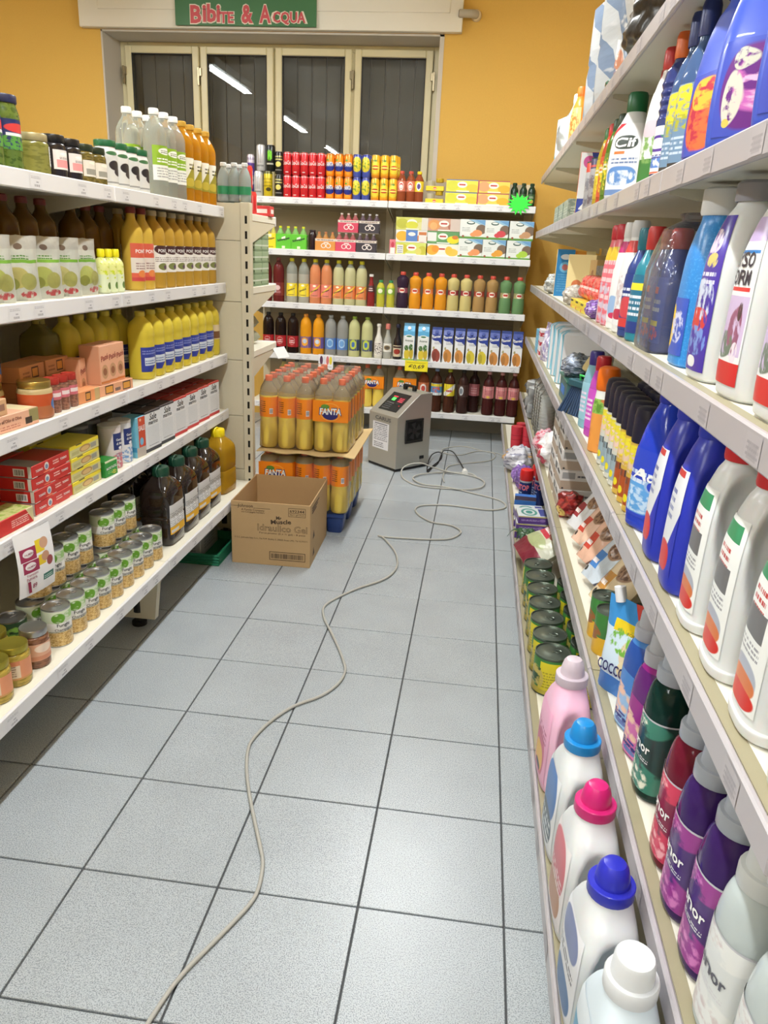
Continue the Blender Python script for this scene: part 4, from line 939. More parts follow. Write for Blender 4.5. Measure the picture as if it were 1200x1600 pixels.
# ---- bottom shelf: champignon tins, jars, oil jugs
z = .2635
champ = P((214,180,110), [('n',16,.5,(186,146,74)),('b',.5,.2,.5,.25,(232,206,150),26,.55),('r',.5,.8,.5,.25,(206,216,190)),('b',.45,.78,.08,.14,(96,150,40),6,.35),('b',.62,.84,.12,.1,(150,190,120),5,.4),('r',.5,.53,.5,.125,(236,236,232)),('r',.5,.42,.5,.008,(120,130,90)),('r',.25,.3,.05,.12,(150,140,140)),('r',.5,.985,.5,.02,(186,188,188)),('r',.5,.01,.5,.025,(176,176,172))], .3)
ch = tin('mushroom_tin', .0375, .108, champ, [('Funghi',.034,0,.0635,INKB,{'bold':.01}),('Champignon',.052,4,.0505,INKB,{'bold':.01})])
frontY = [.487,.565,.64,.716,.792,.868,.944,1.02,1.097]
for k, y in enumerate(frontY): ch.put((-1.217,y,z), F-30+random.uniform(-9,9), 'champignon mushroom tin in the front row on the bottom shelf', 'champignon tins, front row')
secY = [.50,.577,.654,.731,.808,.885,.962,1.039,1.116]
for k, y in enumerate(secY): ch.put((-1.296,y,z), F-12, 'champignon mushroom tin in the second row, under stacked tins', 'champignon tins, second row')
for k, y in enumerate([.54,.617,.70,.777,.925,1.003,1.081]): ch.put((-1.298,y,z+.1105), F-32+random.uniform(-10,8), 'champignon mushroom tin stacked on top of the second row', 'champignon tins, upper tier')
dg = tin('dark_green_tin', .038, .10, P((40,66,44),[('b',.5,.6,.3,.3,(120,160,70),6,.5)],.35)); dg.put((-1.30,.415,z), F, 'dark green tin behind the mushroom jar with silver lid')
mj = jar('artichoke_jar', .0385, .105, P((186,160,70),[('n',8,.5,(150,130,50))],.12), M((172,160,64),.3,.7), P((226,206,180),[('r',.5,.88,.5,.12,(206,130,90)),('t',.35,.5,.2,.3,(150,120,100),5),('r',.82,.5,.18,.5,(222,150,110)),('r',.5,.04,.5,.06,(206,150,90))],.5), lab=(.2,.68), arc=(-100,60))
mj.put((-1.215,.285,z), F-40, 'gold-lidded artichoke jar beside the mushroom tins')
mj.put((-1.30,.33,z), F-10, 'gold-lidded artichoke jar behind the front two jars'); mj.put((-1.215,.205,z), F-40, 'gold-lidded artichoke jar at the shelf front edge'); mj.put((-1.30,.245,z), F, 'gold-lidded artichoke jar in the corner behind the front jar')
jar('mushroom_jar', .036, .105, P((140,96,70),[('n',10,.5,(110,70,50))],.12), SILVER, P((222,170,140),[('e',.5,.7,.3,.25,(236,214,196)),('r',.5,.15,.5,.12,(206,140,110))],.5), lab=(.22,.66), arc=(-70,70)).put((-1.213,.372,z), F-20, 'silver-lidded brown mushroom jar with peach label')
JUG = M((34,24,20), .08, coat=.5); GCAP = M((22,66,48), .35)
jugp = [(0,.060,.054,5),(.008,.067,.060,6),(.05,.0685,.061,6),(.1,.0675,.060,6),(.105,.065,.058,6),(.11,.0675,.060,6),(.17,.0685,.061,6),(.2,.067,.060,5),(.222,.056,.05,4),(.242,.035,.034,2.6),(.252,.027,.027,2),(.257,.026,.026,2)]
jlab = P((222,222,222), [('r',.5,.12,.5,.13,(232,176,30)),('d',1.0,-2.0,.62,(232,176,30)),('t',.4,.5,.36,.25,(160,160,160),8),('r',.82,.86,.14,.08,(60,60,60)),('r',.3,.1,.2,.05,(220,220,220))], .4)
handle_pts = [(-.031,0,.25),(-.036,0,.262),(-.037,0,.272),(-.026,0,.284),(-.006,0,.287),(.004,0,.282)]
def jug(mat, capm, label=True):
    pr = bottle('oil_jug', 'jug', jugp, mat, ([(.247,.0295),(.252,.031),(.274,.031),(.28,.028)], capm), [(.045,.155,-42,42,jlab)] if label else (), k=2)
    pr.add('carry_handle', tube('carry_handle', handle_pts, .0035, capm, 6)); return pr
jd = jug(JUG, GCAP)
for k, (x, y) in enumerate(((-1.245,1.27),(-1.243,1.4135),(-1.246,1.557),(-1.25,1.70))): jd.put((x,y,z), F-2, 'big dark olive oil jug with green cap and yellow-banded label', 'dark oil jugs on the bottom shelf')
jy = jug(M((206,160,40),.06,trans=.45,ior=1.3), M((240,216,24),.35), False)
jy.put((-1.25,1.90,z), F-8, 'big yellow oil jug with yellow cap and handle next to the carton')
for k in range(3): jd.put((-1.40,1.33+k*.15,z), F, 'dark oil jug in the back row', 'dark oil jugs in the back row')
# ---- hanging offer sheet
V = []; Fc = []; UVs = []; nx, ny = 8, 10
for j in range(ny+1):
    for i in range(nx+1):
        u, v = i/nx, j/ny
        V.append((.02*math.sin(v*1.5)*(1-v)*1.2 + .006*math.sin(u*3), (u-.5)*.128, -(1-v)*.172))
for j in range(ny):
    for i in range(nx):
        Fc.append((j*(nx+1)+i, j*(nx+1)+i+1, (j+1)*(nx+1)+i+1, (j+1)*(nx+1)+i)); UVs.append(((i/nx,j/ny),((i+1)/nx,j/ny),((i+1)/nx,(j+1)/ny),(i/nx,(j+1)/ny)))
sheet = P((238,238,240), [('r',.28,.66,.2,.1,(156,44,82)),('e',.28,.67,.14,.06,(238,232,236)),('r',.32,.46,.2,.09,(156,44,82)),('e',.3,.47,.14,.06,(238,232,236)),('r',.6,.72,.12,.1,(232,206,40)),('e',.72,.74,.13,.09,(206,160,130)),('r',.62,.5,.1,.08,(226,196,40)),('e',.72,.53,.12,.08,(196,150,120)),('e',.84,.43,.1,.08,(150,70,70)),('r',.78,.2,.16,.05,(46,110,96)),('t',.78,.2,.13,.03,(200,224,216),2)], .6)
pr = Pr('offer_sheet', 'price sign'); b_ = pr.add('paper', mesh('paper', V, Fc, sheet, None, UVs, 60))
def ot(s, wd, u, v, m, **kw):
    me = flat_text(s, wd, m, cx=(u-.5)*.128, cz=-(1-v)*.172, y=-(.02*math.sin(v*1.5)*(1-v)*1.2+.0075), **kw)
    for q in me.vertices: q.co = (-q.co.y, q.co.x, q.co.z)
    pr.add('lettering', me, b_)
MAG = M((140,36,66),.5)
ot('PALMERA',.032,.28,.67,MAG,bold=.02); ot('PALMERA',.03,.3,.47,MAG,bold=.02); ot('Tramezzini',.04,.3,.345,MAG,bold=.01); ot('Palmera',.036,.28,.285,MAG,bold=.01); ot('1',.01,.22,.15,MAG,bold=.03,height=.03); ot('89',.016,.36,.15,MAG,bold=.02,shear=.2)
pr.put((-1.236,.445,.604), -10, 'white offer sheet with tuna packs hanging from the fourth shelf strip')
# ================================================================== back run (fronts face the camera, -Y)
def bx(px, py): return at(px, py, 'y', 4.38).x
YB = 4.333
def row(pr, pxs, py, z, label, group, d=.035, rz=0, second=False, jit=3):
    for k, px in enumerate(pxs):
        lb = label[k] if isinstance(label, (list, tuple)) else label
        pr.put((bx(px,py), YB+d, z), rz+random.uniform(-jit,jit), lb, group)
        if second: pr.put((bx(px,py), YB+d*3.05, z), rz, (lb if isinstance(lb, str) else lb)+', back row', group+', back row')
def soda_can(name, mat, r=.0285, h=.1455, texts=()):
    rg = rings_of([(0,r*.8),(.003,r*.86),(.01,r),(h-.012,r),(h-.004,r*.86),(h-.001,r*.84)])
    pr = Pr(name, 'can'); b = pr.add('body', lathe('body', rg, mat, 22, top=False))
    pr.add('lid', lathe('lid', [(h-.002,r*.86,r*.86,2),(h,r*.86,r*.86,2),(h-.0025,r*.78,r*.78,2)], SILVER, 22))
    for t in texts: pr.add('lettering', wrap_text(t[0], t[1], rg, t[2], t[3], t[4], **(t[5] if len(t) > 5 else {})), b)
    return pr
# ---- top shelf: cans
z = 1.6305
coke = soda_can('red_cola_can', P((206,40,48),[('r',.5,.94,.5,.012,(230,200,200)),('r',.5,.13,.06,.02,(236,220,220))],.3,.2), texts=[('Coca-Cola',.056,0,.078,INKW,{'bold':.01,'shear':.3,'rot':2,'height':.026})])
fan = soda_can('orange_soda_can', P((246,140,24),[('r',.5,.95,.5,.05,(206,120,30)),('e',.5,.42,.24,.2,(38,52,140)),('e',.42,.72,.06,.05,(90,150,50)),('e',.5,.16,.14,.06,(250,170,60))],.3,.15), texts=[('FANTA',.05,0,.078,INKW,{'bold':.03,'shear':.1,'height':.027})])
blu = soda_can('blue_lemon_can', P((72,86,170),[('e',.5,.56,.22,.34,(222,206,60)),('b',.5,.56,.2,.3,(120,150,60),7,.55),('r',.5,.96,.5,.05,(60,70,150)),('d',.4,1,1.26,(72,86,170))],.3,.15))
lmn = soda_can('gold_lemon_can', P((236,178,44),[('e',.5,.45,.24,.28,(232,214,70)),('e',.5,.45,.16,.1,(196,60,40)),('r',.5,.45,.2,.035,(250,230,120)),('b',.45,.75,.12,.08,(90,130,50),8,.5),('r',.5,.06,.5,.06,(226,140,40))],.3,.15))
H = .1458
for pr_, pxs, lb, g in ((coke,(450,463.3,476.3,489.3,502),'red cola can with white script','red cola cans'),(fan,(516,530,544),'orange soda can with blue emblem','orange soda cans'),(blu,(557.5,571.5),'blue and yellow lemon soda can','blue lemon soda cans'),(lmn,(586,600,614),'gold lemon soda can','gold lemon soda cans')):
    for tier in (0, 1):
        row(pr_, pxs, 306, z+tier*H, lb+(', standing on the shelf' if tier == 0 else ', stacked on another can'), g+(' on the shelf' if tier == 0 else ' in the upper tier'), .031, jit=8)
        row(pr_, [p+2.2 for p in pxs], 304, z+tier*H, lb+(', second row on the shelf' if tier == 0 else ', second row upper tier'), g+(' behind' if tier == 0 else ' behind, upper tier'), .092, jit=8)
tall = dict(r=.031, h=.166)
sil = soda_can('silver_energy_can', P((206,206,208),[('s',.5,.55,.08,.25,(150,150,156),5),('r',.5,.2,.14,.03,(150,150,150))],.3,.3), **tall)
blk = soda_can('black_energy_can', P((26,28,26),[('s',.5,.6,.07,.2,(120,206,40),4),('r',.5,.28,.14,.03,(200,200,190))],.3,.2), texts=[('M',.03,0,.1,M((120,210,40),.4),{'bold':.05,'height':.05})], **tall)
yel = soda_can('yellow_energy_can', P((206,182,30),[('r',.5,.95,.5,.05,(90,90,40)),('e',.55,.3,.1,.08,(80,70,30)),('t',.5,.6,.2,.2,(160,140,20),3)],.3,.2), **tall)
lem = soda_can('black_lemon_can', P((36,34,32),[('e',.5,.45,.12,.12,(226,216,120)),('t',.5,.75,.18,.12,(196,190,120),2),('r',.5,.2,.16,.02,(150,150,150))],.3,.2), .0285, .146)
pur = soda_can('purple_energy_can', P((196,188,200),[('r',.5,.3,.5,.3,(84,60,140)),('r',.5,.8,.3,.06,(150,140,160))],.3,.3), .026, .134)
sil.put((bx(405,305),YB+.034,z), 0, 'silver energy drink can standing on the top shelf'); sil.put((bx(409,305),YB+.036,z+.1665), 0, 'silver energy drink can stacked beside the black one')
yel.put((bx(420,305),YB+.034,z), 0, 'yellow energy drink can under the black stacked can'); blk.put((bx(424,305),YB+.036,z+.1665), 0, 'black energy drink can with green letter, stacked on top')
lem.put((bx(437,305),YB+.031,z), 0, 'black can with pale lemon, lower of two'); lem.put((bx(437,305),YB+.031,z+.1465), 0, 'black can with pale lemon, upper of two')
pur.put((bx(392,304),YB+.031,z), 0, 'purple and silver can, lower of two'); pur.put((bx(393.5,304),YB+.031,z+.135), 0, 'purple and silver can, upper of two')
TEA = M((150,74,44), .1, trans=.2, ior=1.33)
tprof = [(0,.026),(.005,.031),(.06,.031),(.08,.029),(.1,.032),(.135,.032),(.16,.022),(.178,.0135),(.186,.0135)]
t1 = bottle('peach_tea_bottle','bottle',tprof,TEA,(capr(.18,.0155,.018),M((196,84,70),.4)),[(.07,.135,-180,180,P((206,120,96),[('e',.5,.5,.09,.42,(240,230,224)),('e',.5,.5,.07,.3,(200,60,60)),('e',.5,.45,.06,.2,(240,236,230))],.4))])
t2 = bottle('lemon_tea_bottle','bottle',tprof,TEA,(capr(.18,.0155,.018),M((236,206,40),.4)),[(.07,.135,-180,180,P((232,206,50),[('e',.5,.5,.09,.42,(246,244,240)),('e',.5,.5,.06,.28,(90,70,140))],.4))])
for k, px in enumerate((627,641)): t1.put((bx(px,310),YB+.036,z), 0, 'peach iced tea bottle with red cap on the top shelf', 'peach tea bottles')
t2.put((bx(654,311),YB+.036,z), 0, 'iced tea bottle with yellow cap and label on the top shelf')
# small juice glasses shrink packed on yellow trays
jb = jar('juice_jar', .0275, .072, P((226,218,190),[('r',.5,.35,.5,.2,(238,236,226))],.25), M((232,200,50),.4), nlid=.022)
ty = Pr('juice_tray_pack', 'juice pack')
for i in (0,1):
    b_ = len(ty.parts)
    for (nm, me, par, lb) in jb.parts: ty.parts.append((nm+'', me, None if par is None else b_+par, lb))
trm = P((236,200,40),[('e',.5,.5,.1,.3,(206,70,50)),('t',.5,.5,.08,.15,(240,230,200),1)],.4)
ty.add('tray', box_mesh('tray', .122, .06, .03, [trm], .002))
def put_tray(loc, label):
    r_ = ty.put(loc, 0, label, 'yellow juice tray packs'); n_ = 0
    for c in r_.children:
        nm = c.name.split('.')[0]
        if nm in ('body','lid'):
            c.location = ((-.03 if n_ < 2 else .03), 0, .006); n_ += 1
put_tray((bx(679,314),YB+.034,z), 'small juice jars on a yellow tray, lower pack'); put_tray((bx(679,314),YB+.034,z+.0795), 'small juice jars on a yellow tray, upper pack')
def jcart(name, base, e1, e2, w, h, label, positions, py, zz, side=None, d=.07, extra=()):
    m_ = P(base, [('e',.2,.5,.2,.42,e1),('e',.82,.35,.2,.32,e2),('e',.5,.6,.16,.26,(240,238,228)),('r',.5,.6,.1,.06,(186,50,50)),('r',.52,.08,.2,.04,(240,240,236))]+list(extra), .4)
    c_ = carton(name, w, d, h, m_, M(side or base,.4))
    for (px, tier, lb) in positions: c_.put((bx(px,py),YB+d/2,zz+tier*(h+.0005)), 0, lb)
jcart('lemon_juice_carton', (232,214,76), (206,206,60), (240,196,60), .215, .077, '', ((720.5,0,'lemon juice multipack, lower of two on the top shelf'),(721,1,'lemon juice multipack, upper of two on the top shelf')), 315, z, (70,110,170), extra=[('r',.5,.97,.5,.04,(70,110,170))])
jcart('peach_juice_carton', (236,206,90), (230,160,110), (236,176,50), .215, .077, '', ((769,0,'peach juice multipack, lower of two on the top shelf'),(769.5,1,'peach juice multipack, upper of two on the top shelf')), 316, z, (170,60,90), extra=[('r',.5,.97,.5,.04,(170,60,90)),('r',.02,.5,.03,.5,(176,70,90))])
dgp = bottle('green_syrup_bottle','bottle',[(0,.022),(.004,.0255),(.1,.0255),(.12,.018),(.13,.012),(.138,.012)],M((28,52,36),.12),(capr(.132,.0145,.016),M((30,60,40),.4)),[(.02,.08,-70,70,P((52,84,52),[('e',.5,.25,.25,.2,(206,180,80)),('t',.5,.7,.25,.12,(190,206,170),2)],.4))])
row(dgp, (802,816,829), 318, z, 'small dark green bottle above the star price tag', 'small green bottles at the top shelf end', .03)
# ---- second shelf
z = 1.2905
def fourpack(name, base, capc, cat='bottle pack', n=2, w=.112, h=.155, bot=(200,220,200), text=None, art=()):
    pr = Pr(name, cat)
    for i in range(n):
        xx = (i-(n-1)/2)*w/n
        pr.add('bottle', lathe('bottle', [(q,a,a,2) for q,a in ((.01,w/n*.4),(h*.72,w/n*.42),(h*.85,w/n*.2),(h*.94,w/n*.17))], M(bot,.1,trans=.3,ior=1.2), 14, cx=xx))
        pr.add('cap', lathe('cap', [(q,a,a,2) for q,a in ((h*.92,w/n*.2),(h,w/n*.2))], M(capc,.4), 12, cx=xx))
    c_ = pr.add('sleeve', box_mesh('sleeve', w, w/n*1.02, h*.66, [P(base, list(art), .4)], .003))
    if text: pr.add('lettering', flat_text(text, w*.8, INKB, .03, .1, cx=0, cz=h*.42, y=-w/n*.51-.001, rot=14), c_)
    return pr
sart = [('d',-.35,1,.28,(236,216,50)),('d',-.35,1,.46,(0,0,0))]
gy = fourpack('yellow_tonic_pack', (240,214,40), (240,220,40), n=2, w=.085, bot=(230,220,120), text='Schweppes', art=[('r',.5,.86,.14,.1,(246,240,200)),('t',.5,.16,.3,.06,(150,120,20),1)])
gg = fourpack('green_soda_pack', (96,190,50), (214,216,50), n=2, w=.113, bot=(150,206,120), text='Schweppes', art=[('r',.5,.8,.12,.14,(230,240,220)),('d',-.4,1,.62,(96,190,50)),('r',.5,.5,.5,.1,(96,190,50)),('r',.5,.14,.1,.08,(220,236,200))])
gy.put((bx(424,388),YB+.03,z), 0, 'yellow tonic bottle pack at the end of the second shelf')
for k, px in enumerate((445,468.5)): gg.put((bx(px,390),YB+.036,z), 0, ('green soda bottle pack next to the yellow pack','green soda bottle pack next to the dark bottle')[k], 'green soda packs on the second shelf')
dkb = bottle('dark_drink_bottle','bottle',[(0,.024),(.005,.028),(.1,.028),(.12,.022),(.13,.02)],M((40,24,30),.12),(capr(.126,.022,.012),M((60,50,56),.4))); dkb.put((bx(488.5,391),YB+.04,z), 0, 'short dark bottle between green packs and orange pack')
def bike(base, w=.145, bot=(200,150,140), capc=(230,220,210)):
    return fourpack('small_bottle_pack', base, capc, n=3, w=w, h=.128, bot=bot, art=[('e',.42,.42,.13,.2,(236,226,220)),('e',.42,.42,.09,.14,base),('e',.66,.42,.13,.2,(236,226,220)),('e',.66,.42,.09,.14,base),('r',.55,.66,.12,.04,(236,226,220)),('r',.5,.9,.5,.12,(216,206,196)),('t',.5,.9,.4,.06,(120,90,80),1)])
bo_, bp_, bk_ = bike((216,146,70), bot=(206,150,90), capc=(190,120,80)), bike((206,70,96), bot=(190,110,110)), bike((56,50,58), bot=(110,90,100), capc=(220,220,224))
bo_.put((bx(509.5,392),YB+.03,z), 0, 'orange three-bottle pack on the second shelf'); bp_.put((bx(541,393),YB+.03,z), 0, 'pink three-bottle pack standing on the shelf'); bk_.put((bx(573,394),YB+.03,z), 0, 'black three-bottle pack standing on the shelf')
bp_.put((bx(544,393),YB+.034,z+.1285), 0, 'pink three-bottle pack stacked on another'); bk_.put((bx(576.5,394),YB+.034,z+.1285), 0, 'black three-bottle pack stacked on another')
carton('pink_juice_carton', .046, .04, .098, P((214,120,130),[('r',.5,.25,.35,.2,(236,230,226)),('e',.5,.65,.25,.2,(190,60,80))],.4)).put((bx(614,394),YB+.03,z), 0, 'single small pink carton beside the juice multipacks')
W6 = .222
def jc2(nm, base, e1, e2, extra, px, py, tier, lb): jcart(nm, base, e1, e2, W6, .0815, '', ((px,tier,lb),), py, z, (226,224,216), extra=extra)
jc2('juice_multipack', (206,214,110), (200,190,60), (206,200,90), [('r',.14,.45,.1,.35,(226,226,226)),('t',.14,.45,.08,.3,(130,140,150),4),('e',.84,.42,.14,.36,(196,190,70)),('e',.72,.3,.1,.3,(214,206,110))], 643.5, 394, 0, 'green pear juice multipack, bottom of its stack')
jc2('juice_multipack', (226,226,220), (236,176,60), (196,120,60), [('r',.5,.55,.18,.45,(90,130,196)),('e',.5,.68,.12,.16,(236,232,226)),('r',.84,.5,.12,.42,(228,222,216)),('r',.84,.75,.12,.12,(196,120,70))], 643, 394, 1, 'orange and blue juice multipack, middle of its stack')
jc2('juice_multipack', (206,206,110), (186,186,70), (214,210,150), [('e',.5,.4,.2,.3,(206,206,70)),('r',.9,.5,.1,.5,(214,210,200))], 642.5, 394, 2, 'yellow-green juice multipack, top of its stack')
jc2('juice_multipack', (236,230,216), (236,170,60), (240,190,80), [('e',.3,.6,.12,.3,(240,150,50)),('e',.72,.5,.12,.35,(244,190,70))], 690.5, 395, 0, 'apricot juice multipack, bottom of its stack')
jc2('juice_multipack', (96,150,96), (120,170,110), (226,206,60), [('r',.16,.55,.14,.35,(226,226,224)),('e',.8,.3,.14,.26,(232,214,40)),('e',.88,.55,.1,.16,(206,120,50))], 691, 395, 1, 'green tropical juice multipack, middle of its stack')
jc2('juice_multipack', (196,150,130), (216,150,90), (170,110,90), [('e',.18,.4,.12,.3,(230,170,110)),('r',.85,.5,.15,.5,(206,190,180))], 691.5, 395, 2, 'brownish peach juice multipack, top of its stack')
def whitebox(tone, k):
    return P((226,230,226), [('d',.5,1,1.14,(150,190,214)),('d',.6,1,1.32,(110,160,206)),('r',.5,.04,.5,.07,(96,150,64)),('e',.42,.82,.17,.09,(36,76,64)),('e',.42,.84,.13,.05,(226,230,226)),('e',.85,.5,.22,.26,(120,100,84)),('e',.7,.3,.2,.18,tone),('e',.55,.22,.14,.12,tone),('t',.25,.5,.16,.12,(170,176,170),3),('e',.14,.12,.05,.06,(150,80,60))], .4)
wbx = [((226,150,96),734,0),((226,160,60),770.5,0),((170,206,70),809,0),((226,150,96),735.5,1),((206,70,80),772.5,1),((196,150,110),811,1)]
for k, (tone, px, tier) in enumerate(wbx):
    carton('juice_box', .172 if k % 3 == 0 else .162, .08, .124, whitebox(tone, k), M((206,212,208),.4)).put((bx(px,398),YB+.042,z+tier*.1245), 0, ('white juice box with peach, standing beside apricot multipack','white juice box with yellow-orange fruit on the shelf','white juice box with green fruit at the shelf end','white juice box with peach, stacked beside peach multipack','white juice box with red berries, stacked','white juice box with brown fruit, stacked at the shelf end')[k])
# ---- third shelf: tall soda and juice bottles
z = .9265
tall_p = [(0,.036),(.006,.0405),(.08,.0405),(.12,.039),(.2,.0402),(.24,.036),(.268,.023),(.285,.0135),(.294,.0135)]
def tallb(name, liq, lab, capc=(214,206,40), fillz=.23, clear=(200,206,196), **k):
    return bottle(name,'bottle',tall_p,[M(liq,.1,trans=.25,ior=1.3),M(clear,.06,trans=.6,ior=1.2)],(capr(.284,.016,.022),M(capc,.4)),[(.045,.135,-180,180,lab)],[('Schweppes',.058,0,.09,INKB,{'bold':.03,'shear':.1,'rot':22})] if k.get('txt',True) else (),fill=fillz)
def slab(c, c2): return P(c, [('d',-2.2,1,-.62,c2),('d',-2.2,1,-.48,c),('t',.5,.14,.1,.06,(120,90,60),1),('e',.5,.86,.05,.08,(246,240,214))], .4)
tallb('tonic_bottle', (196,196,184), slab((240,218,50),(230,200,30)), fillz=.2)
tn = tallb('tonic_bottle', (186,184,172), slab((240,218,50),(226,196,30)), fillz=.2)
row(tn, (456.5,475), 470, z, 'clear tonic bottle with yellow label and cap', 'tonic bottles on the third shelf', .042)
row(tallb('pink_grapefruit_bottle',(232,150,104),slab((226,130,116),(240,200,60)),fillz=.26), (492.5,510), 471, z, 'pink grapefruit soda bottle with yellow cap', 'pink grapefruit sodas', .042)
row(tallb('lemon_soda_bottle',(212,208,160),slab((226,130,76),(240,206,60)),fillz=.255), (528.5,546.5,564), 472, z, 'cloudy lemon soda bottle with orange label', 'cloudy lemon sodas', .042)
rb = tallb('red_bitter_bottle',(110,40,40),P((120,40,40),[('e',.5,.6,.08,.2,(220,190,190)),('t',.5,.3,.1,.1,(200,150,150),2)],.4),(120,60,60),.25,(120,60,60),txt=False)
row(rb, (417,436), 467, z, 'dark red drink bottle beside the tonic bottles', 'dark red bottles on the third shelf', .042)
sm_p = [(0,.024),(.005,.0285),(.07,.0285),(.1,.0265),(.14,.0285),(.17,.024),(.19,.014),(.2,.0125),(.208,.0125)]
def smb(name, liq, lab, capc, zl=(.1,.16), prof=sm_p, ct=.2, fill=None): return bottle(name,'bottle',prof,[M(liq,.1,trans=.2,ior=1.3)],(capr(ct,.0145,.016),M(capc,.4)),[(zl[0],zl[1],-180,180,lab)])
smb('red_aperitif_bottle',(150,50,50),P((70,36,40),[('t',.5,.5,.1,.3,(220,200,200),2)],.4),(236,230,226),prof=[(0,.022),(.005,.027),(.1,.027),(.14,.022),(.17,.013),(.205,.0115),(.214,.0115)],ct=.206,zl=(.1,.145)).put((bx(579.5,473),YB+.035,z), 0, 'small red aperitif bottle with white cap')
g1 = smb('green_tea_bottle',(206,200,70),P((140,176,60),[('e',.5,.5,.1,.35,(236,236,206))],.4),(60,140,90),zl=(.09,.135),prof=[(0,.025),(.005,.029),(.08,.029),(.13,.03),(.155,.022),(.168,.0135),(.176,.0135)],ct=.17)
row(g1, (594.5,610), 474, z, 'small green tea bottle with green cap', 'green tea bottles', .034)
ju_p = [(0,.036),(.006,.042),(.06,.0425),(.1,.039),(.115,.036),(.13,.036),(.15,.039),(.185,.043),(.208,.040),(.222,.022),(.23,.0165),(.238,.0165)]
def juice(name, liq, c1): return bottle(name,'bottle',ju_p,[M(liq,.12,trans=.15,ior=1.3)],(capr(.228,.0185,.022),M((196,74,60),.4)),[(.108,.142,-180,180,P(c1,[('e',.5,.5,.1,.5,(236,230,214)),('r',.5,.5,.07,.2,(190,60,50))],.4))],[],seg=22)
jd_ = juice('berry_juice_bottle',(56,40,60),(150,80,100)); jd_.put((bx(628,476),YB+.04,z), 0, 'dark berry juice bottle beside the green tea')
for nm, liq, c1, pxs, lb, g in (('orange_juice_bottle',(232,156,44),(226,130,70),(647.5,667.5,687.5),'orange juice bottle with red cap','orange juice bottles'),('grapefruit_juice_bottle',(212,196,130),(150,60,70),(706.5,726.5),'pale grapefruit juice bottle with red cap','pale juice bottles'),('pear_juice_bottle',(178,142,90),(170,70,50),(747,767),'brown pear juice bottle with red cap','brown juice bottles'),('kiwi_juice_bottle',(110,148,100),(170,160,110),(788,809),'green kiwi juice bottle with red cap','green juice bottles')):
    row(juice(nm,liq,c1), pxs, 479, z, lb, g, .041)
# ---- fourth shelf
z = .5635
big_p = [(0,.038),(.006,.0415),(.05,.042),(.09,.042),(.13,.042),(.17,.042),(.21,.0405),(.238,.034),(.257,.021),(.266,.0145),(.275,.0145)]
def big(name, liq, lab, capc, texts=(), tr=.15): return bottle(name,'bottle',big_p,[M(liq,.1,trans=tr,ior=1.3)],(capr(.268,.016,.018),M(capc,.4)),[(.045,.125,-180,180,lab)],texts)
row(big('cola_bottle',(34,22,20),P((176,36,42),[('e',.5,.55,.1,.34,(220,150,150)),('e',.5,.55,.085,.28,(176,36,42)),('t',.5,.55,.07,.16,(240,226,226),2)],.4),(40,40,40)), (420,439,458), 543, z, 'cola bottle with red label', 'cola bottles on the fourth shelf', .044)
row(big('orangeade_bottle',(232,158,36),P((110,90,150),[('e',.5,.55,.1,.4,(240,170,60)),('e',.5,.6,.07,.2,(190,206,230))],.4),(226,150,60)), (478,497.5), 545, z, 'orangeade bottle with purple and orange label', 'orangeade bottles', .044)
row(big('sparkling_water_bottle',(190,190,186),P((86,130,200),[('e',.5,.55,.1,.4,(170,206,236)),('e',.5,.55,.07,.28,(110,160,216))],.4),(170,176,180),tr=.5), (516.5,535), 547, z, 'clear soda bottle with light blue label', 'clear sodas with blue labels', .044)
row(big('lemonade_bottle',(206,206,150),P((60,72,110),[('e',.5,.55,.1,.45,(190,206,70)),('e',.5,.55,.05,.25,(70,110,170)),('r',.3,.5,.06,.5,(180,200,70))],.4),(150,180,70)), (553,573), 549, z, 'cloudy lemonade bottle with green-yellow label', 'lemonade bottles', .044)
gl_p = [(0,.026),(.005,.031),(.1,.031),(.135,.027),(.165,.016),(.2,.0125),(.23,.0125)]
bottle('almond_syrup_bottle','bottle',gl_p,[M((220,216,206),.2)],(capr(.225,.0145,.02),M((226,222,214),.4)),[(.02,.12,-90,90,P((226,220,212),[('b',.5,.5,.4,.45,(70,64,64),7,.55)],.4))]).put((bx(591,552),YB+.04,z), 0, 'white syrup bottle with black ornament')
bottle('clear_syrup_bottle','bottle',gl_p,[M((206,206,196),.08,trans=.4,ior=1.3)],(capr(.21,.017,.04),M((206,120,110),.4)),[(.05,.11,-80,80,P((230,228,220),[('e',.5,.5,.3,.3,(150,130,90)),('e',.5,.5,.2,.2,(90,80,70))],.4))]).put((bx(605,553),YB+.04,z), 0, 'clear syrup bottle with pink foil cap')
bottle('dark_syrup_bottle','bottle',gl_p,[M((34,26,28),.1)],(capr(.225,.0145,.025),M((40,40,60),.4)),[(.02,.1,-85,85,P((206,190,160),[('e',.5,.45,.3,.25,(150,50,40)),('r',.5,.85,.4,.08,(60,40,40))],.4))]).put((bx(620.5,554),YB+.04,z), 0, 'dark syrup bottle with cream and red label')
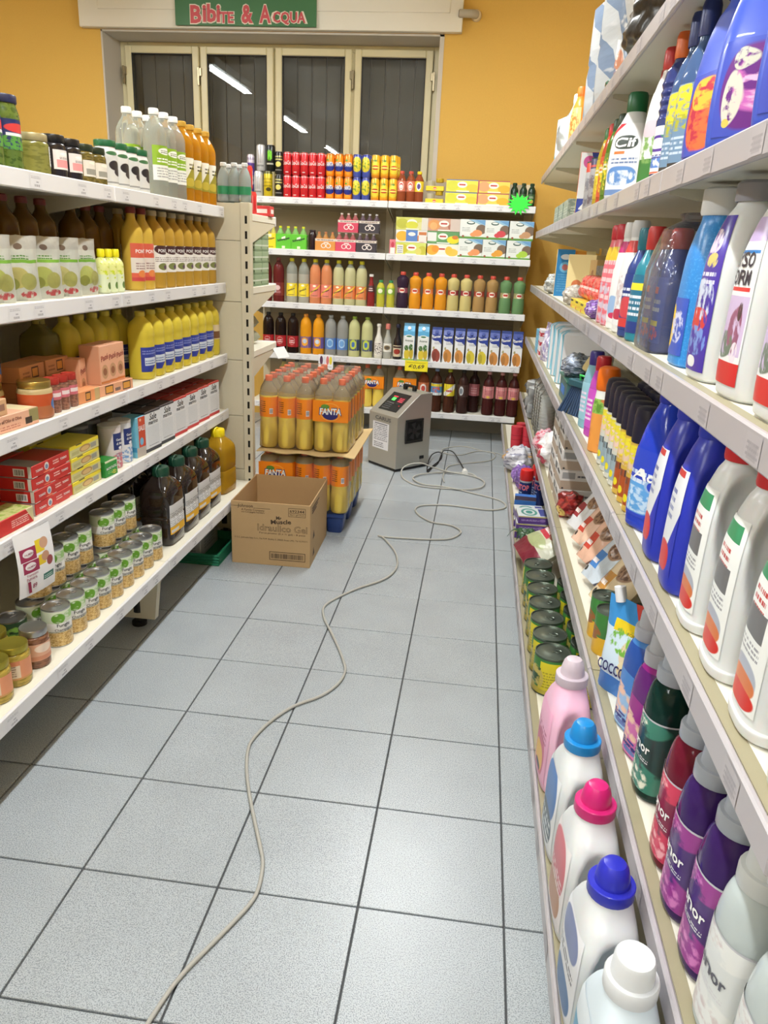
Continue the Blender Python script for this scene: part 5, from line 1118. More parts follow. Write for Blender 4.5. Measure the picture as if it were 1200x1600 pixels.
def gable(name, w, d, h, front, side, capm, texts=()):
    rg = [(0,w/2,d/2,12),(.002,w/2,d/2,14),(h*.8,w/2,d/2,14),(h*.93,w/2*.98,d/2*.5,12),(h*.94,w/2*.98,.004,12),(h,w/2*.98,.003,12)]
    pr = Pr(name, 'carton'); b = pr.add('carton', lathe('carton', rg, side, 28, smooth=30))
    pr.add('front_print', mesh('front_print', [(-w/2+.001,-d/2-.0008,.002),(w/2-.001,-d/2-.0008,.002),(w/2-.001,-d/2-.0008,h*.8),(-w/2+.001,-d/2-.0008,h*.8),(w/2-.002,-d/2*.52-.001,h*.925),(-w/2+.002,-d/2*.52-.001,h*.925)], [(0,1,2,3),(3,2,4,5)], front, None, [((0,0),(1,0),(1,.86),(0,.86)),((0,.86),(1,.86),(1,1),(0,1))], 0), b)
    pr.add('cap', tube('cap', [(0,-d/2*.72,h*.865),(0,-d/2*.72-.012,h*.88)], .0125, capm, 14))
    for t in texts: pr.add('lettering', flat_text(t[0], t[1], t[4], cx=t[2], cz=t[3], y=-d/2-.0016, **(t[5] if len(t)>5 else {})), b)
    return pr
ana = gable('pineapple_juice_carton', .082, .07, .262, P((228,230,226),[('d',0,1,.72,(96,176,222)),('e',.5,.69,.4,.06,(240,242,240)),('e',.5,.70,.26,.025,(60,120,80)),('e',.35,.17,.26,.17,(214,190,60)),('e',.75,.2,.2,.17,(196,170,50)),('b',.7,.38,.2,.1,(60,110,50),9,.4),('b',.3,.36,.2,.08,(70,110,50),9,.4),('r',.5,.01,.5,.03,(140,180,70))],.4), M((120,180,214),.4), M((240,240,240),.4), [('Ananas',.056,0,.142,M((60,80,60),.5),{'bold':.01})])
row(ana, (638.5,660.5), 557, z, 'pineapple juice carton with blue top and white cap', 'pineapple juice cartons', .04, jit=1)
san = {}
for nm, c in (('red',(150,70,60)),('brown',(206,140,70)),('yellow',(214,196,60))):
    san[nm] = gable('juice_carton', .072, .064, .245, P((232,234,236),[('d',.3,1,.86,(44,66,150)),('e',.5,.74,.5,.09,(40,60,146)),('e',.25,.43,.1,.05,(170,160,110)),('t',.6,.6,.3,.04,(150,150,160),2),('b',.45,.22,.4,.2,c,3,.3),('e',.65,.18,.3,.19,c),('e',.35,.16,.2,.16,tuple(int(v*.85) for v in c))],.4), M((60,80,150),.4), M((50,70,150),.4), [('Santal',.058,0,.181,INKW,{'bold':.03,'shear':.15,'rot':8})])
order = ['red','brown','brown','yellow','yellow','brown','brown','brown']
for k, nm in enumerate(order):
    san[nm].put((bx(680.5+k*17.9,566),YB+.036,z), 0, {'red':'white juice carton with reddish fruit and blue top','brown':'white juice carton with brown-orange fruit and blue top','yellow':'white juice carton with yellow fruit and blue top'}[nm], {'red':None,'brown':'juice cartons with brown fruit','yellow':'juice cartons with yellow fruit'}[nm])
# ---- bottom shelf
z = .1965
ffm = lathe('bottle', FANTA, [LIQ, CLR], 20, fill=.245)
for k, px in enumerate((581,631)):
    pr = Pr('orange_soda_twin_pack','bottle pack'); pr.offs = {}
    for i in (0,1):
        b_ = len(pr.parts); pr.parts += [('bottle', f_body, None, None), ('label', f_lab, b_, None), ('cap', f_cap, b_, None)]; pr.offs[b_] = ((i-.5)*.0862, 0, 0)
    logo_panel(pr, None, .172, 0, .205, -.046, .095)
    put_pack(pr, (bx(px,630),YB+.062,z), ('orange soda twin pack beside the cardboard sheet','orange soda twin pack behind the steel machine')[k], sc=(1,1,.92))
tea_p = [(0,.036),(.006,.0415),(.02,.042),(.08,.0415),(.11,.039),(.13,.0415),(.21,.0415),(.25,.033),(.275,.017),(.295,.0135),(.305,.0135)]
def tea(name, liq, lab, capc): return bottle(name,'bottle',tea_p,[M(liq,.08,trans=.15,ior=1.3)],(capr(.297,.0155,.02),M(capc,.4)),[(.125,.212,-180,180,lab)])
BRW = (72,40,28)
tea('brown_soda_bottle',(120,60,34),P((196,110,70),[('e',.5,.5,.1,.4,(236,226,220)),('e',.5,.5,.06,.25,(190,70,60))],.4),(150,90,60)).put((bx(660,634),YB+.045,z), 0, 'brown iced tea bottle with peach label beside the orange sodas')
tea('iced_tea_bottle',BRW,P((80,150,206),[('r',.5,.85,.5,.12,(226,206,60)),('b',.5,.5,.12,.3,(214,96,60),6,.5),('r',.5,.1,.5,.12,(230,236,240))],.4),(150,170,206)).put((bx(680,636),YB+.043,z), 0, 'iced tea bottle with blue label and pale blue cap')
tea('iced_tea_bottle',BRW,P((232,212,50),[('d',-2.2,1,-.9,(236,232,226)),('d',-2.2,1,-.45,(232,212,50)),('t',.5,.5,.09,.15,(180,50,60),1)],.4),(200,206,60)).put((bx(700,638),YB+.043,z), 0, 'iced tea bottle with yellow label and lime cap')
tea('iced_tea_bottle',(60,38,34),P((70,46,40),[('e',.45,.5,.07,.4,(206,210,212)),('e',.45,.48,.05,.25,(120,130,140))],.4),(40,40,40)).put((bx(721,641),YB+.043,z), 0, 'dark iced tea bottle with silver emblem and black cap')
tea('iced_tea_bottle',(50,28,26),P((186,110,116),[('t',.5,.5,.1,.3,(220,170,170),3)],.4),(60,40,40)).put((bx(738,641),YB+.12,z), 0, 'dark tea bottle with dull pink label in the second row')
pk = tea('pink_label_tea_bottle',(70,30,30),P((214,140,142),[('r',.5,.8,.5,.02,(230,190,190)),('t',.5,.5,.1,.2,(170,80,90),3),('e',.5,.12,.06,.1,(226,190,80))],.4),(206,150,150))
row(pk, (760,780,799), 646, z, 'dark tea bottle with pale pink label and cap', 'pink label tea bottles', .044)
gc = tea('grey_cap_soda_bottle',(180,170,110),P((226,150,60),[],.4),(96,96,92))
for k, px in enumerate((443,463,521,543)): gc.put((bx(px,600),YB+.06,z), 0, 'soda bottle with grey cap behind the soda pallet', 'grey cap sodas on the bottom shelf')
# ---- price signs
pr = Pr('price_sign','price sign'); c0 = at(650.5,572,'y',4.303)
b_ = pr.add('card', multi_box('card', [(-.083,.083,0,.0015,-.038,.038)], M((244,226,40),.6)))
pr.add('lettering', flat_text('€0,69', .115, INKB, .005, .2, .034, cx=0, cz=-.006, y=-.001, rot=2), b_)
pr.add('top_line', multi_box('top_line', [(-.07,.07,-.001,-.0006,.022,.0235)], INKB), b_)
pr.put(tuple(c0), 0, 'bright yellow price card on the strip above the orange sodas')
pr = Pr('star_price_tag','price sign'); c0 = at(811,319,'y',4.302); V = []
rs = random.Random(5)
for i in range(28):
    a_ = 2*math.pi*i/28; r_ = (.088 if i % 2 == 0 else .052)*rs.uniform(.88,1.1); V.append((r_*math.cos(a_), r_*.78*math.sin(a_)))
pr.add('card', prism('card', V, .0016, M((60,236,72),.55), 'xz'))
pr.put(tuple(c0), 0, 'fluorescent green star-shaped tag on the top shelf strip')
pr = Pr('drinks_poster','price sign'); c0 = at(509,566,'y',4.30)
b_ = pr.add('sheet', mesh('sheet', [(-.055,0,-.055),(.055,0,-.055),(.055,0,.055),(-.055,0,.055)], [(0,1,2,3)], P((232,232,236),[('e',.2,.62,.11,.3,(90,50,80)),('e',.42,.62,.09,.28,(214,214,224)),('e',.62,.62,.1,.3,(206,110,110)),('e',.83,.62,.1,.28,(226,206,60)),('r',.5,.2,.4,.03,(190,190,196))],.5), None, [((0,0),(1,0),(1,1),(0,1))], 0))
pr.add('backing', multi_box('backing', [(-.055,.055,.0008,.0022,-.055,.055)], M((226,226,228),.5)))
pr.put(tuple(c0), 0, 'white drinks poster hanging from the fourth shelf strip above the soda packs')

# ================================================================== end-of-run unit goods (seen from the side)
zt = 1.4355
gb = bottle('small_water_bottle','bottle',[(0,.022),(.004,.0265),(.05,.0265),(.09,.026),(.12,.018),(.136,.0105),(.146,.0105)],[M((196,206,206),.06,trans=.6,ior=1.2)],(capr(.14,.0125,.014),M((226,230,232),.4)),[(.03,.062,-180,180,M((50,140,96),.35))])
topz = 1.4745
for i, (px, yy) in enumerate(((350,2.13),(366.5,2.13),(383,2.13),(358,2.20),(375,2.20))):
    p0 = at(px, 312, 'y', yy); gb.put((p0.x, yy, topz), 0, 'small clear water bottle with green band on top of the end unit', 'water bottles on the end unit top')
gtop = Pr('top_board','board'); gtop.add('board', multi_box('board', [(-1.9,-1.15,2.085,2.235,1.4742,1.4744)], BEIGE))
rd = soda_can('red_drink_can', P((206,50,50),[('r',.5,.5,.2,.3,(232,206,200)),('r',.5,.5,.08,.3,(196,40,44))],.35), .026, .10)
for k, (px, yy, zz) in enumerate(((397,2.30,0),(404,2.36,0),(397,2.30,.1005))): p0 = at(px, 330, 'x', -1.22); rd.put((-1.225,yy,zt+zz), 60, ('red and white can standing on the end unit','red and white can beside the first on the end unit','red and white can stacked on the end unit')[k])
carton('red_biscuit_box', .075, .12, .045, P((206,60,60),[('r',.6,.5,.3,.2,(236,226,222))],.5)).put((-1.22,2.475,zt), 90, 'red box on the top shelf of the end unit')
tp = P((150,172,138),[('r',.5,.5,.5,.06,(206,216,200)),('r',.5,.08,.5,.1,(120,144,110)),('e',.9,.3,.05,.12,(60,70,50))],.5)
tpk = carton('green_tea_box', .11, .05, .05, tp, tp)
for j in range(5):
    for i in range(2): tpk.put((-1.20, 2.30+i*.115, 1.1305+j*.0505), 90, 'pale green tea box in the stack on the end unit', 'pale green tea boxes')
bagm = P((156,156,132),[('n',5,.6,(140,140,116))],.6,bump=.5)
for j, (yy, zz, rr) in enumerate(((2.275,0,4),(2.425,0,-3),(2.28,.07,-5),(2.425,.07,4),(2.29,.14,3),(2.435,.14,-4))):
    pr = Pr('legume_bag','bag'); pr.add('bag', pouch('bag', .13, .12, .06, bagm, gusset=0, seed=j+3)); pr.put((-1.225, yy, .88+zz), 90+rr, 'grey-green soft bag piled on the low shelf of the end unit', 'soft bags on the end unit', rx=-78)
pr = Pr('tilted_price_card','price sign'); pr.add('card', prism('card', [(-.05,-.03),(.05,-.03),(.05,.03),(-.05,.03)], .002, P((230,230,232),[('n',5,.6,(150,150,156))],.5), 'xz')); pr.put((-1.138,2.56,.80), 70, 'white card clipped to the end unit shelf', ry=0, rx=-35)
# ================================================================== right run (fronts face the aisle, -X)
G = -90
def dent_body(name, pts, mats, dents=(), seg=52, k=5, fill=None):
    """squeeze-bottle body with finger recesses: dents (side, zc, yc, rz, ry, depth)"""
    rg = rings_of(mono_prof(pts, k)); me = lathe(name, rg, mats, seg, fill=fill, smooth=55)
    for v in me.vertices:
        for (sd, zc, yc, rz_, ry_, dp) in dents:
            if v.co.x*sd <= 0: continue
            q = 1-((v.co.z-zc)/rz_)**2-((v.co.y-yc)/ry_)**2
            if q > 0: v.co.x -= sd*dp*min(1, q*1.5)**1.2
    return me, rg
def squeeze(name, pts, mats, dents=(), cap=None, labels=(), texts=(), cat='bottle', fill=None, cap_dy=0, cap_dx=0, extra=()):
    pr = Pr(name, cat); me, rg = dent_body('body', pts, mats, dents, fill=fill); b = pr.add('body', me); pr.rings = rg
    for (z0, z1, d0, d1, m) in labels: pr.add('label', shell('label', rg, z0, z1, d0, d1, m, .0009, 20), b)
    for t in texts:
        s, wd, deg, zz, m = t[:5]; pr.add('lettering', wrap_text(s, wd, rg, deg, zz, m, off=.002, **(t[5] if len(t) > 5 else {})), b)
    if cap: pr.add('cap', lathe('cap', [(q,a,a,2) for q,a in cap[0]], cap[1], 26, cx=cap_dx, cy=cap_dy, smooth=35))
    for (nm, m_) in extra: pr.add(nm, m_)
    return pr
def dome_cap(z, r, h): return [(z,r*.97),(z+.002,r),(z+h*.34,r),(z+h*.36,r*.97),(z+h*.37,r*.74),(z+h*.62,r*.70),(z+h*.85,r*.6),(z+h*.96,r*.46),(z+h,r*.2)]
def step_cap(z, r, h): return [(z,r*.98),(z+.002,r),(z+h*.36,r),(z+h*.42,r*.95),(z+h*.43,r*.80),(z+h*.9,r*.74),(z+h*.97,r*.68),(z+h,r*.4)]
HDW = M((218,220,221), .3, sss=.15)
# ---------------- bottom shelf: detergent jugs
z = .1505
det = [(0,.066,.042,4),(.006,.074,.048,4),(.05,.076,.05,4),(.12,.076,.05,4),(.17,.072,.048,4),(.205,.06,.042,3.2),(.23,.04,.036,2.4),(.244,.033,.033,2),(.25,.032,.032,2)]
dd = ((1,.13,.0,.075,.03,.028),(-1,.13,.0,.075,.03,.028))
def deterg(bodym, capm, lab, texts=(), capf=dome_cap, nm='detergent_jug'):
    return squeeze(nm, det, bodym, dd, (capf(.244,.036,.058), capm), [(.02,.19,-38,38,lab)], texts)
pinkl = P((240,176,206), [('e',.5,.3,.3,.3,(214,110,140)),('e',.5,.24,.2,.18,(240,190,90)),('e',.5,.1,.08,.05,(60,60,80)),('t',.5,.62,.3,.1,(190,90,130),3)], .35)
PNK = P((240,196,216), [('r',.5,.2,.5,.5,(238,184,210))], .32)
deterg([M((240,190,214),.3,sss=.15)], M((222,206,216),.3,trans=.15), pinkl).put((.118,.305,z), G+4, 'pale pink detergent jug with milky cap beside the pet food tins', sc=(1,1,1.06))
wl1 = P((232,234,236), [('e',.5,.7,.4,.35,(86,126,184)),('e',.5,.25,.34,.22,(90,104,116)),('t',.5,.25,.25,.15,(226,230,232),3)], .35)
wl2 = P((232,226,226), [('e',.5,.65,.4,.35,(206,110,120)),('e',.5,.25,.34,.22,(186,140,110)),('t',.5,.5,.3,.1,(240,220,220),3)], .35)
wl3 = P((232,232,236), [('e',.5,.8,.36,.18,(120,130,170)),('t',.5,.52,.3,.06,(60,60,70),2),('e',.5,.18,.36,.18,(70,110,160))], .35)
deterg([HDW], M((30,136,206),.28), wl1).put((.118,.088,z), G+3, 'white detergent jug with bright blue cap')
deterg([HDW], M((206,38,116),.28), wl2).put((.118,-.098,z), G+3, 'white detergent jug with magenta cap')
deterg([HDW], M((44,48,180),.28), wl3).put((.118,-.278,z), G+3, 'white detergent jug with royal blue cap')
wl4 = P((222,230,236), [('d',0,-1,-.7,(90,160,196)),('e',.5,.3,.3,.2,(60,130,180))], .35)
deterg([P((214,226,234),[('e',.5,.35,.3,.36,(96,164,200)),('r',.5,.0,.5,.2,(80,150,190))],.3)], M((216,218,220),.32), wl4, capf=step_cap).put((.119,-.44,z), G+3, 'pale blue and white softener jug with grey-white cap')
deterg([HDW], M((226,228,230),.3), wl1, capf=step_cap).put((.119,-.60,z), G+3, 'white detergent jug at the end of the bottom row')
# ---- pet food tins
tinm = P((62,124,58), [('r',.5,.1,.5,.1,(190,176,60)),('r',.5,.52,.13,.36,(220,204,40)),('t',.5,.45,.11,.22,(170,158,30),6),('r',.3,.5,.08,.2,(44,84,44)),('b',.32,.4,.1,.35,(196,178,90),5,.46),('b',.6,.3,.1,.2,(190,170,90),6,.5),('r',.5,.97,.5,.03,(60,70,62)),('r',.5,.02,.5,.03,(46,60,46))], .32)
DLID = M((112,122,112), .3, .85)
pt = tin('pet_food_tin', .05, .118, tinm, lid=DLID)
g_ = 'green pet food tins on the bottom shelf'
for k in range(6): pt.put((.127,.70+k*.108,z), G+75+random.uniform(-20,20), 'large green and yellow pet food tin in the aisle-side row', g_)
for k in range(6): pt.put((.232,.66+k*.108,z), G+75+random.uniform(-25,25), 'large green and yellow pet food tin in the inner row', 'green pet food tins, inner row')
for k in range(1): pt.put((.127,1.348+k*.108,z), G-30, 'large green pet food tin next to the leaning dry food bag')
# ---- dry food bag lying over the edge
bagm2 = P((206,206,186), [('r',.5,.93,.5,.08,(60,96,60)),('t',.5,.93,.4,.05,(206,216,60),1),('r',.3,.62,.3,.14,(196,40,66)),('t',.3,.62,.2,.06,(240,226,226),1),('e',.66,.62,.16,.1,(150,90,80)),('t',.6,.78,.3,.05,(150,60,70),2),('r',.5,.12,.5,.14,(120,30,50)),('e',.5,.35,.4,.12,(170,180,130))], .3, bump=.35)
pr = Pr('dry_food_bag','bag'); pr.add('bag', pouch('bag', .25, .25, .09, bagm2, gusset=.8, seed=21, crinkle=.012))
pr.put((.082,1.575,z+.042), G+10, 'cream and crimson dry pet food bag leaning over the bottom shelf edge', rx=-58)
LEAFM = M((48,84,52), .35)
pr = Pr('leaf_bunch','plastic leaves')
for i in range(9):
    a_ = i*.72; L_ = .055+.02*math.sin(i*2.1); bx_, by_ = math.cos(a_), math.sin(a_)
    vs = []; n_ = 5
    for j in range(n_+1):
        t_ = j/n_; wd = .016*math.sin(math.pi*min(.98,t_+.08)); zc = .05+.05*math.sin(t_*2.2)-.05*t_*t_
        c_ = (bx_*L_*t_, by_*L_*t_, zc); vs += [(c_[0]-by_*wd, c_[1]+bx_*wd, zc-.004), (c_[0], c_[1], zc), (c_[0]+by_*wd, c_[1]-bx_*wd, zc-.004)]
    fs = []
    for j in range(n_): fs += [(3*j,3*j+1,3*j+4,3*j+3),(3*j+1,3*j+2,3*j+5,3*j+4)]
    pr.add('leaf', mesh('leaf', vs, fs, LEAFM, None, None, 60))
pr.add('stem', tube('stem', [(0,0,0),(0,0,.055)], .006, LEAFM, 6))
pr.put((.105,1.80,z), 0, 'dark green leafy pet treat pack top behind the dry food bag')
# ---- purple boxes
pbm = P((92,60,140), [('r',.5,.92,.5,.05,(206,200,90)),('t',.4,.5,.3,.12,(190,170,220),2),('e',.8,.5,.1,.2,(150,120,190))], .4)
pbt = P((210,214,216), [('e',.4,.5,.28,.42,(60,140,130)),('e',.4,.5,.2,.3,(210,214,216)),('e',.4,.5,.12,.18,(60,140,130)),('r',.85,.5,.12,.4,(70,80,150))], .4)
pb = carton('mosquito_coil_box', .13, .12, .034, pbm, pbm, pbt)
for k, (x, y, zz) in enumerate(((.14,1.97,0),(.14,1.97,.0345),(.142,1.975,.069),(.14,2.12,0),(.14,2.12,.0345))):
    pb.put((x,y,z+zz), (-4,0,4,-2,3)[k], ('lowest','middle','topmost')[k]+' purple coil box of the nearer stack' if k < 3 else ('lower','upper')[k-3]+' purple coil box of the farther pair', 'purple coil boxes')
carton('blue_lid_box', .1, .1, .08, P((60,120,200),[('r',.5,.3,.5,.3,(36,40,60))],.4)).put((.13,2.265,z), -4, 'dark box with bright blue top between spray can and purple boxes')
spray = bottle('insect_spray_can','can',[(0,.028),(.003,.031),(.125,.031),(.13,.03)],[P((34,50,110),[('r',.4,.75,.2,.14,(40,60,130)),('t',.45,.4,.12,.2,(150,170,210),4),('r',.5,.96,.5,.04,(180,180,190))],.3,.2)],([(.128,.031),(.132,.033),(.165,.033),(.18,.03),(.184,.022)],M((206,36,36),.3)),(),[('STOP',.062,30,.095,M((230,120,130),.4),{'bold':.03,'height':.028})],k=1)
for k, (x, y) in enumerate(((.135,2.40),(.21,2.42),(.2,2.50))): spray.put((x,y,z), G+30, ('dark blue insect spray can with red cap at the shelf edge','dark blue insect spray can with red cap behind the first','dark blue insect spray can with red cap, hindmost of three')[k])
def crumple(name, sx, sy, sz, mat, seed, amp=.25, sub=3):
    bm = bmesh.new(); bmesh.ops.create_icosphere(bm, subdivisions=sub, radius=1)
    for v in bm.verts:
        p_ = v.co.copy(); k_ = 1+amp*noise.noise(p_*2.2+Vector((seed,seed*1.7,0)))+amp*.6*noise.noise(p_*6+Vector((seed,0,seed)))
        v.co = Vector((p_.x*sx*k_, p_.y*sy*k_, max(-.95*sz, p_.z*sz*k_)))
    bmesh.ops.translate(bm, vec=(0,0,.95*sz), verts=bm.verts)
    uvl = bm.loops.layers.uv.new('UVMap')
    for f in bm.faces:
        for l in f.loops: l[uvl].uv = ((l.vert.co.y/(2*sy))+.5, l.vert.co.z/(2*sz))
        f.smooth = sub > 3
    me = bpy.data.meshes.new(name); bm.to_mesh(me); bm.free(); me.materials.append(mat); return me
def bagthing(name, cat, me, loc, label, rz=0, group=None):
    pr = Pr(name, cat); pr.add(name, me); return pr.put(loc, rz, label, group)
PUR = P((134,96,176),[('n',5,.5,(110,76,156)),('n',9,.62,(190,170,214))],.3,bump=.4)
bagthing('purple_pouch','bag',crumple('purple_pouch',.05,.06,.065,PUR,3), (.145,2.66,z), 'crumpled purple pouch beside the silver bag')
bagthing('purple_pouch','bag',crumple('purple_pouch',.045,.05,.05,P((150,120,190),[('n',6,.5,(120,84,160))],.3,bump=.4),8), (.125,2.78,z), 'smaller crumpled lilac pouch beside the silver bag')
SIL = P((214,214,222),[('n',7,.55,(150,150,170)),('b',.5,.6,.2,.15,(214,170,110),6,.4)],.22,.1,bump=.6)
bagthing('silver_bag','bag',crumple('silver_bag',.085,.12,.07,SIL,5,.3,4), (.13,3.05,z), 'crinkled silver and white plastic bag on the bottom shelf')
redcup = bottle('red_cup_stack','cups',[(0,.024),(.004,.026),(.06,.030),(.1,.032),(.17,.035),(.176,.035)],[P((200,54,70),[('r',.5,.15,.12,.1,(216,206,210)),('s',.5,.15,.1,.08,(90,90,110),9),('r',.5,.55,.5,.01,(160,40,56)),('r',.5,.7,.5,.01,(160,40,56))],.25)],None,k=1)
for k, (x, y) in enumerate(((.125,3.42),(.195,3.40),(.16,3.52))): redcup.put((x,y,z), G, 'red plastic cup stack in a clear sleeve', 'red cup stacks on the bottom shelf')
# ---------------- second shelf: softeners
z = .3925
soft = [(0,.038,.035,2.6),(.004,.0435,.040,2.6),(.012,.0455,.042,2.6),(.09,.045,.0415,2.5),(.14,.0455,.042,2.4),(.175,.045,.042,2.2),(.2,.0425,.040,2),(.218,.037,.036,2),(.231,.030,.030,2),(.24,.028,.028,2)]
scap = lambda: step_cap(.232,.033,.058)
GCAPM = M((164,170,180), .25, coat=.3)
def lenor(base, fl1, fl2, capm=GCAPM, txtm=INKW, name='softener_bottle', bodyc=None):
    lab = P(base, [('b',.45,.14,.5,.24,fl1,3,.4),('b',.42,.14,.32,.18,fl2,5,.53),('b',.4,.88,.5,.16,fl1,3,.42),('b',.36,.9,.26,.1,fl2,6,.53),('t',.5,.42,.18,.03,(206,206,210),2),('r',.5,.99,.5,.012,(190,190,196)),('r',.9,.45,.04,.12,(120,120,130))], .25)
    return squeeze(name, soft, [M(bodyc or tuple(int(c*.6) for c in base),.12,trans=.15,ior=1.3)], (), (scap(), capm), [(.02,.165,-110,110,lab)], [('Lenor',.062,0,.105,txtm,{'bold':.02,'rot':0})])
pl = lenor((78,52,112),(150,60,140),(206,120,186), bodyc=(60,34,96))
for k, (x, y) in enumerate(((.233,-.285),(.237,-.382))): pl.put((x,y,z), G+2, ('purple softener bottle with grey cap next to the crimson one','purple softener bottle with grey cap next to the white ones')[k])
lenor((128,36,66),(206,60,90),(240,170,176), bodyc=(110,26,46)).put((.236,-.190,z), G+0, 'crimson softener bottle with grey cap')
lenor((38,66,62),(60,130,110),(232,236,216), bodyc=(18,50,44)).put((.237,-.02,z), G+4, 'dark green softener bottle with white flowers')
wl = lenor((214,218,218),(226,228,226),(206,196,196), M((206,210,210),.3), M((90,90,100),.4), bodyc=(196,206,206))
for k, (x, y) in enumerate(((.234,-.478),(.236,-.585))): wl.put((x,y,z), G+4, ('white softener bottle beside the second purple one','white softener bottle at the end of the softener row')[k])
slim = [(0,.036,.032,3),(.006,.042,.036,3),(.08,.042,.036,3),(.15,.040,.035,3),(.185,.034,.032,2.6),(.205,.028,.028,2),(.215,.027,.027,2)]
def slimb(c1, c2, c3, label_, x, y):
    lab = P(c1, [('d',0,1,.42,c2),('d',.12,1,.72,c3),('b',.35,.3,.25,.22,(236,196,170),5,.5),('t',.5,.14,.3,.05,(60,70,140),2),('e',.5,.05,.08,.03,(100,120,180))], .22)
    squeeze('softener_refill_bottle', slim, [M(c2,.12)], (), (step_cap(.207,.031,.06), M((206,208,214),.2,trans=.35)), [(.008,.195,-130,130,lab)], [('Fresh',.04,10,.03,M((60,60,130),.4),{'bold':.01,'shear':.1})]).put((x,y,z), G+20, label_)
slimb((206,112,168),(150,40,130),(96,30,110),'magenta softener bottle with clear cap',.237,.082)
slimb((150,190,226),(70,130,200),(40,80,160),'blue softener bottle with clear cap',.237,.182)
pcm = P((206,224,236), [('r',.5,.86,.5,.16,(62,142,206)),('r',.6,.74,.4,.06,(236,206,40)),('d',1,.9,1.35,(196,70,60)),('e',.6,.5,.2,.16,(226,206,170)),('b',.45,.6,.3,.14,(120,180,70),7,.55),('r',.5,.1,.5,.12,(66,126,206)),('e',.55,.34,.12,.1,(232,214,170))], .25, bump=.12)
pr = Pr('softener_pouch','pouch'); b_ = pr.add('bag', pouch('bag', .15, .225, .06, pcm, seed=31))
pr.add('lettering', flat_text('COCCOLINO', .115, M((38,34,96),.4), .02, 0, .026, cx=.0, cz=.07, y=-.034, rot=-2), b_); pr.add('lettering', flat_text('FORMATO', .05, M((120,90,20),.4), .01, cx=.03, cz=.166, y=-.032), b_)
pr.add('spout', tube('spout', [(-.045,0,.215),(-.055,0,.247)], .0125, M((236,236,238),.35), 12))
pr.put((.235,.295,z), G+42, 'light blue softener refill pouch with white spout')
pt2 = tin('dog_food_tin', .037, .112, P((60,122,56),[('d',.6,1,.9,(60,122,56)),('r',.5,.2,.5,.22,(226,176,40)),('b',.5,.5,.2,.2,(150,90,40),5,.4),('r',.3,.5,.1,.3,(226,208,60))],.32), lid=DLID)
for k, (x, y) in enumerate(((.225,.50),(.225,.585),(.31,.52),(.32,.42))): pt2.put((x,y,z), G-20, ('green and orange dog food tin beside the refill pouch','green and orange dog food tin behind the pouch row','green and orange dog food tin deeper on the shelf','green dog food tin behind the refill pouch')[k])
def foodpouch(seed, base, c1, c2, c3): return P(base, [('r',.5,.93,.5,.07,c1),('e',.6,.55,.28,.2,(150,116,90)),('b',.6,.55,.24,.17,(96,66,50),8,.5),('r',.25,.28,.2,.12,c2),('t',.25,.28,.14,.06,(240,230,226),1),('d',.8,-1,.52,c3),('b',.8,.84,.14,.06,(226,206,60),6,.45),('e',.16,.1,.05,.04,(60,60,60))], .18, bump=.3)
pouchspec = [(.71,(222,200,164),(236,226,206),(196,140,70),(96,70,56),'beige dog treat pouch beside the tins'),(.865,(196,206,216),(96,150,206),(70,130,200),(70,70,80),'blue and silver cat food pouch leaning forward'),(1.02,(226,180,156),(206,96,70),(200,70,56),(110,80,70),'salmon pink cat food pouch leaning on the next'),(1.175,(230,190,166),(214,110,80),(206,70,56),(206,196,190),'peach cat food pouch with glossy red corner'),(1.33,(220,220,222),(206,206,212),(150,50,60),(186,180,186),'white cat litter pouch with grey lettering')]
for k, (y, b0, c1, c2, c3, lb) in enumerate(pouchspec):
    pr = Pr('pet_food_pouch','pouch'); pr.add('bag', pouch('bag', .158, .235, .055, foodpouch(k, b0, c1, c2, c3), seed=40+k, crinkle=.01)); pr.put((.238,y,z+.021), G+16, lb, 'pet food pouches', rx=-38)
SAUS = P((150,44,40),[('n',6,.5,(110,26,30)),('b',.3,.3,.2,.2,(226,196,110),5,.4)],.15,bump=.5)
bagthing('snack_bag','bag',crumple('snack_bag',.05,.07,.05,SAUS,11,.3), (.24,1.535,z+.0), 'glossy dark red snack bag in front of the boxes'); bagthing('snack_bag','bag',crumple('snack_bag',.04,.05,.035,P((226,206,150),[('n',6,.5,(206,176,90))],.15,bump=.5),14,.3), (.34,1.535,z), 'pale yellow snack bag in front of the boxes')
rbm = P((214,210,206), [('r',.5,.22,.5,.24,(176,158,140)),('r',.2,.72,.16,.16,(150,150,150)),('t',.62,.74,.2,.1,(90,90,96),1),('e',.07,.08,.03,.05,(60,60,60))], .45)
rb_ = carton('shoe_care_box', .2, .15, .078, rbm, rbm, P((222,222,220),[('e',.55,.3,.36,.18,(196,188,182)),('t',.3,.8,.2,.06,(140,140,144),2),('e',.75,.75,.1,.08,(150,150,150))],.45), texts=[('51',.03,-.06,.056,INKB,{'bold':.02}),('reflex',.06,.03,.058,INKB,{'bold':.02})])
for k in range(4): rb_.put((.275,1.72+(.004 if k % 2 else 0),z+k*.0785), G+(0,1,-1,0)[k], ('lowest','second','third','topmost')[k]+' white and brown box of the nearer stack', 'white and brown boxes')
for k in range(4): rb_.put((.275,1.96,z+k*.0785), G, ('lowest','second','third','topmost')[k]+' white and brown box of the farther stack', 'white and brown boxes, farther stack')
WPK = P((226,222,222),[('n',6,.6,(196,190,196)),('b',.4,.35,.3,.3,(206,70,90),5,.45)],.2,bump=.5)
bagthing('napkin_bag','bag',crumple('napkin_bag',.06,.09,.08,WPK,17,.25,4), (.22,2.28,z), 'white and red plastic napkin bag beyond the boxes')
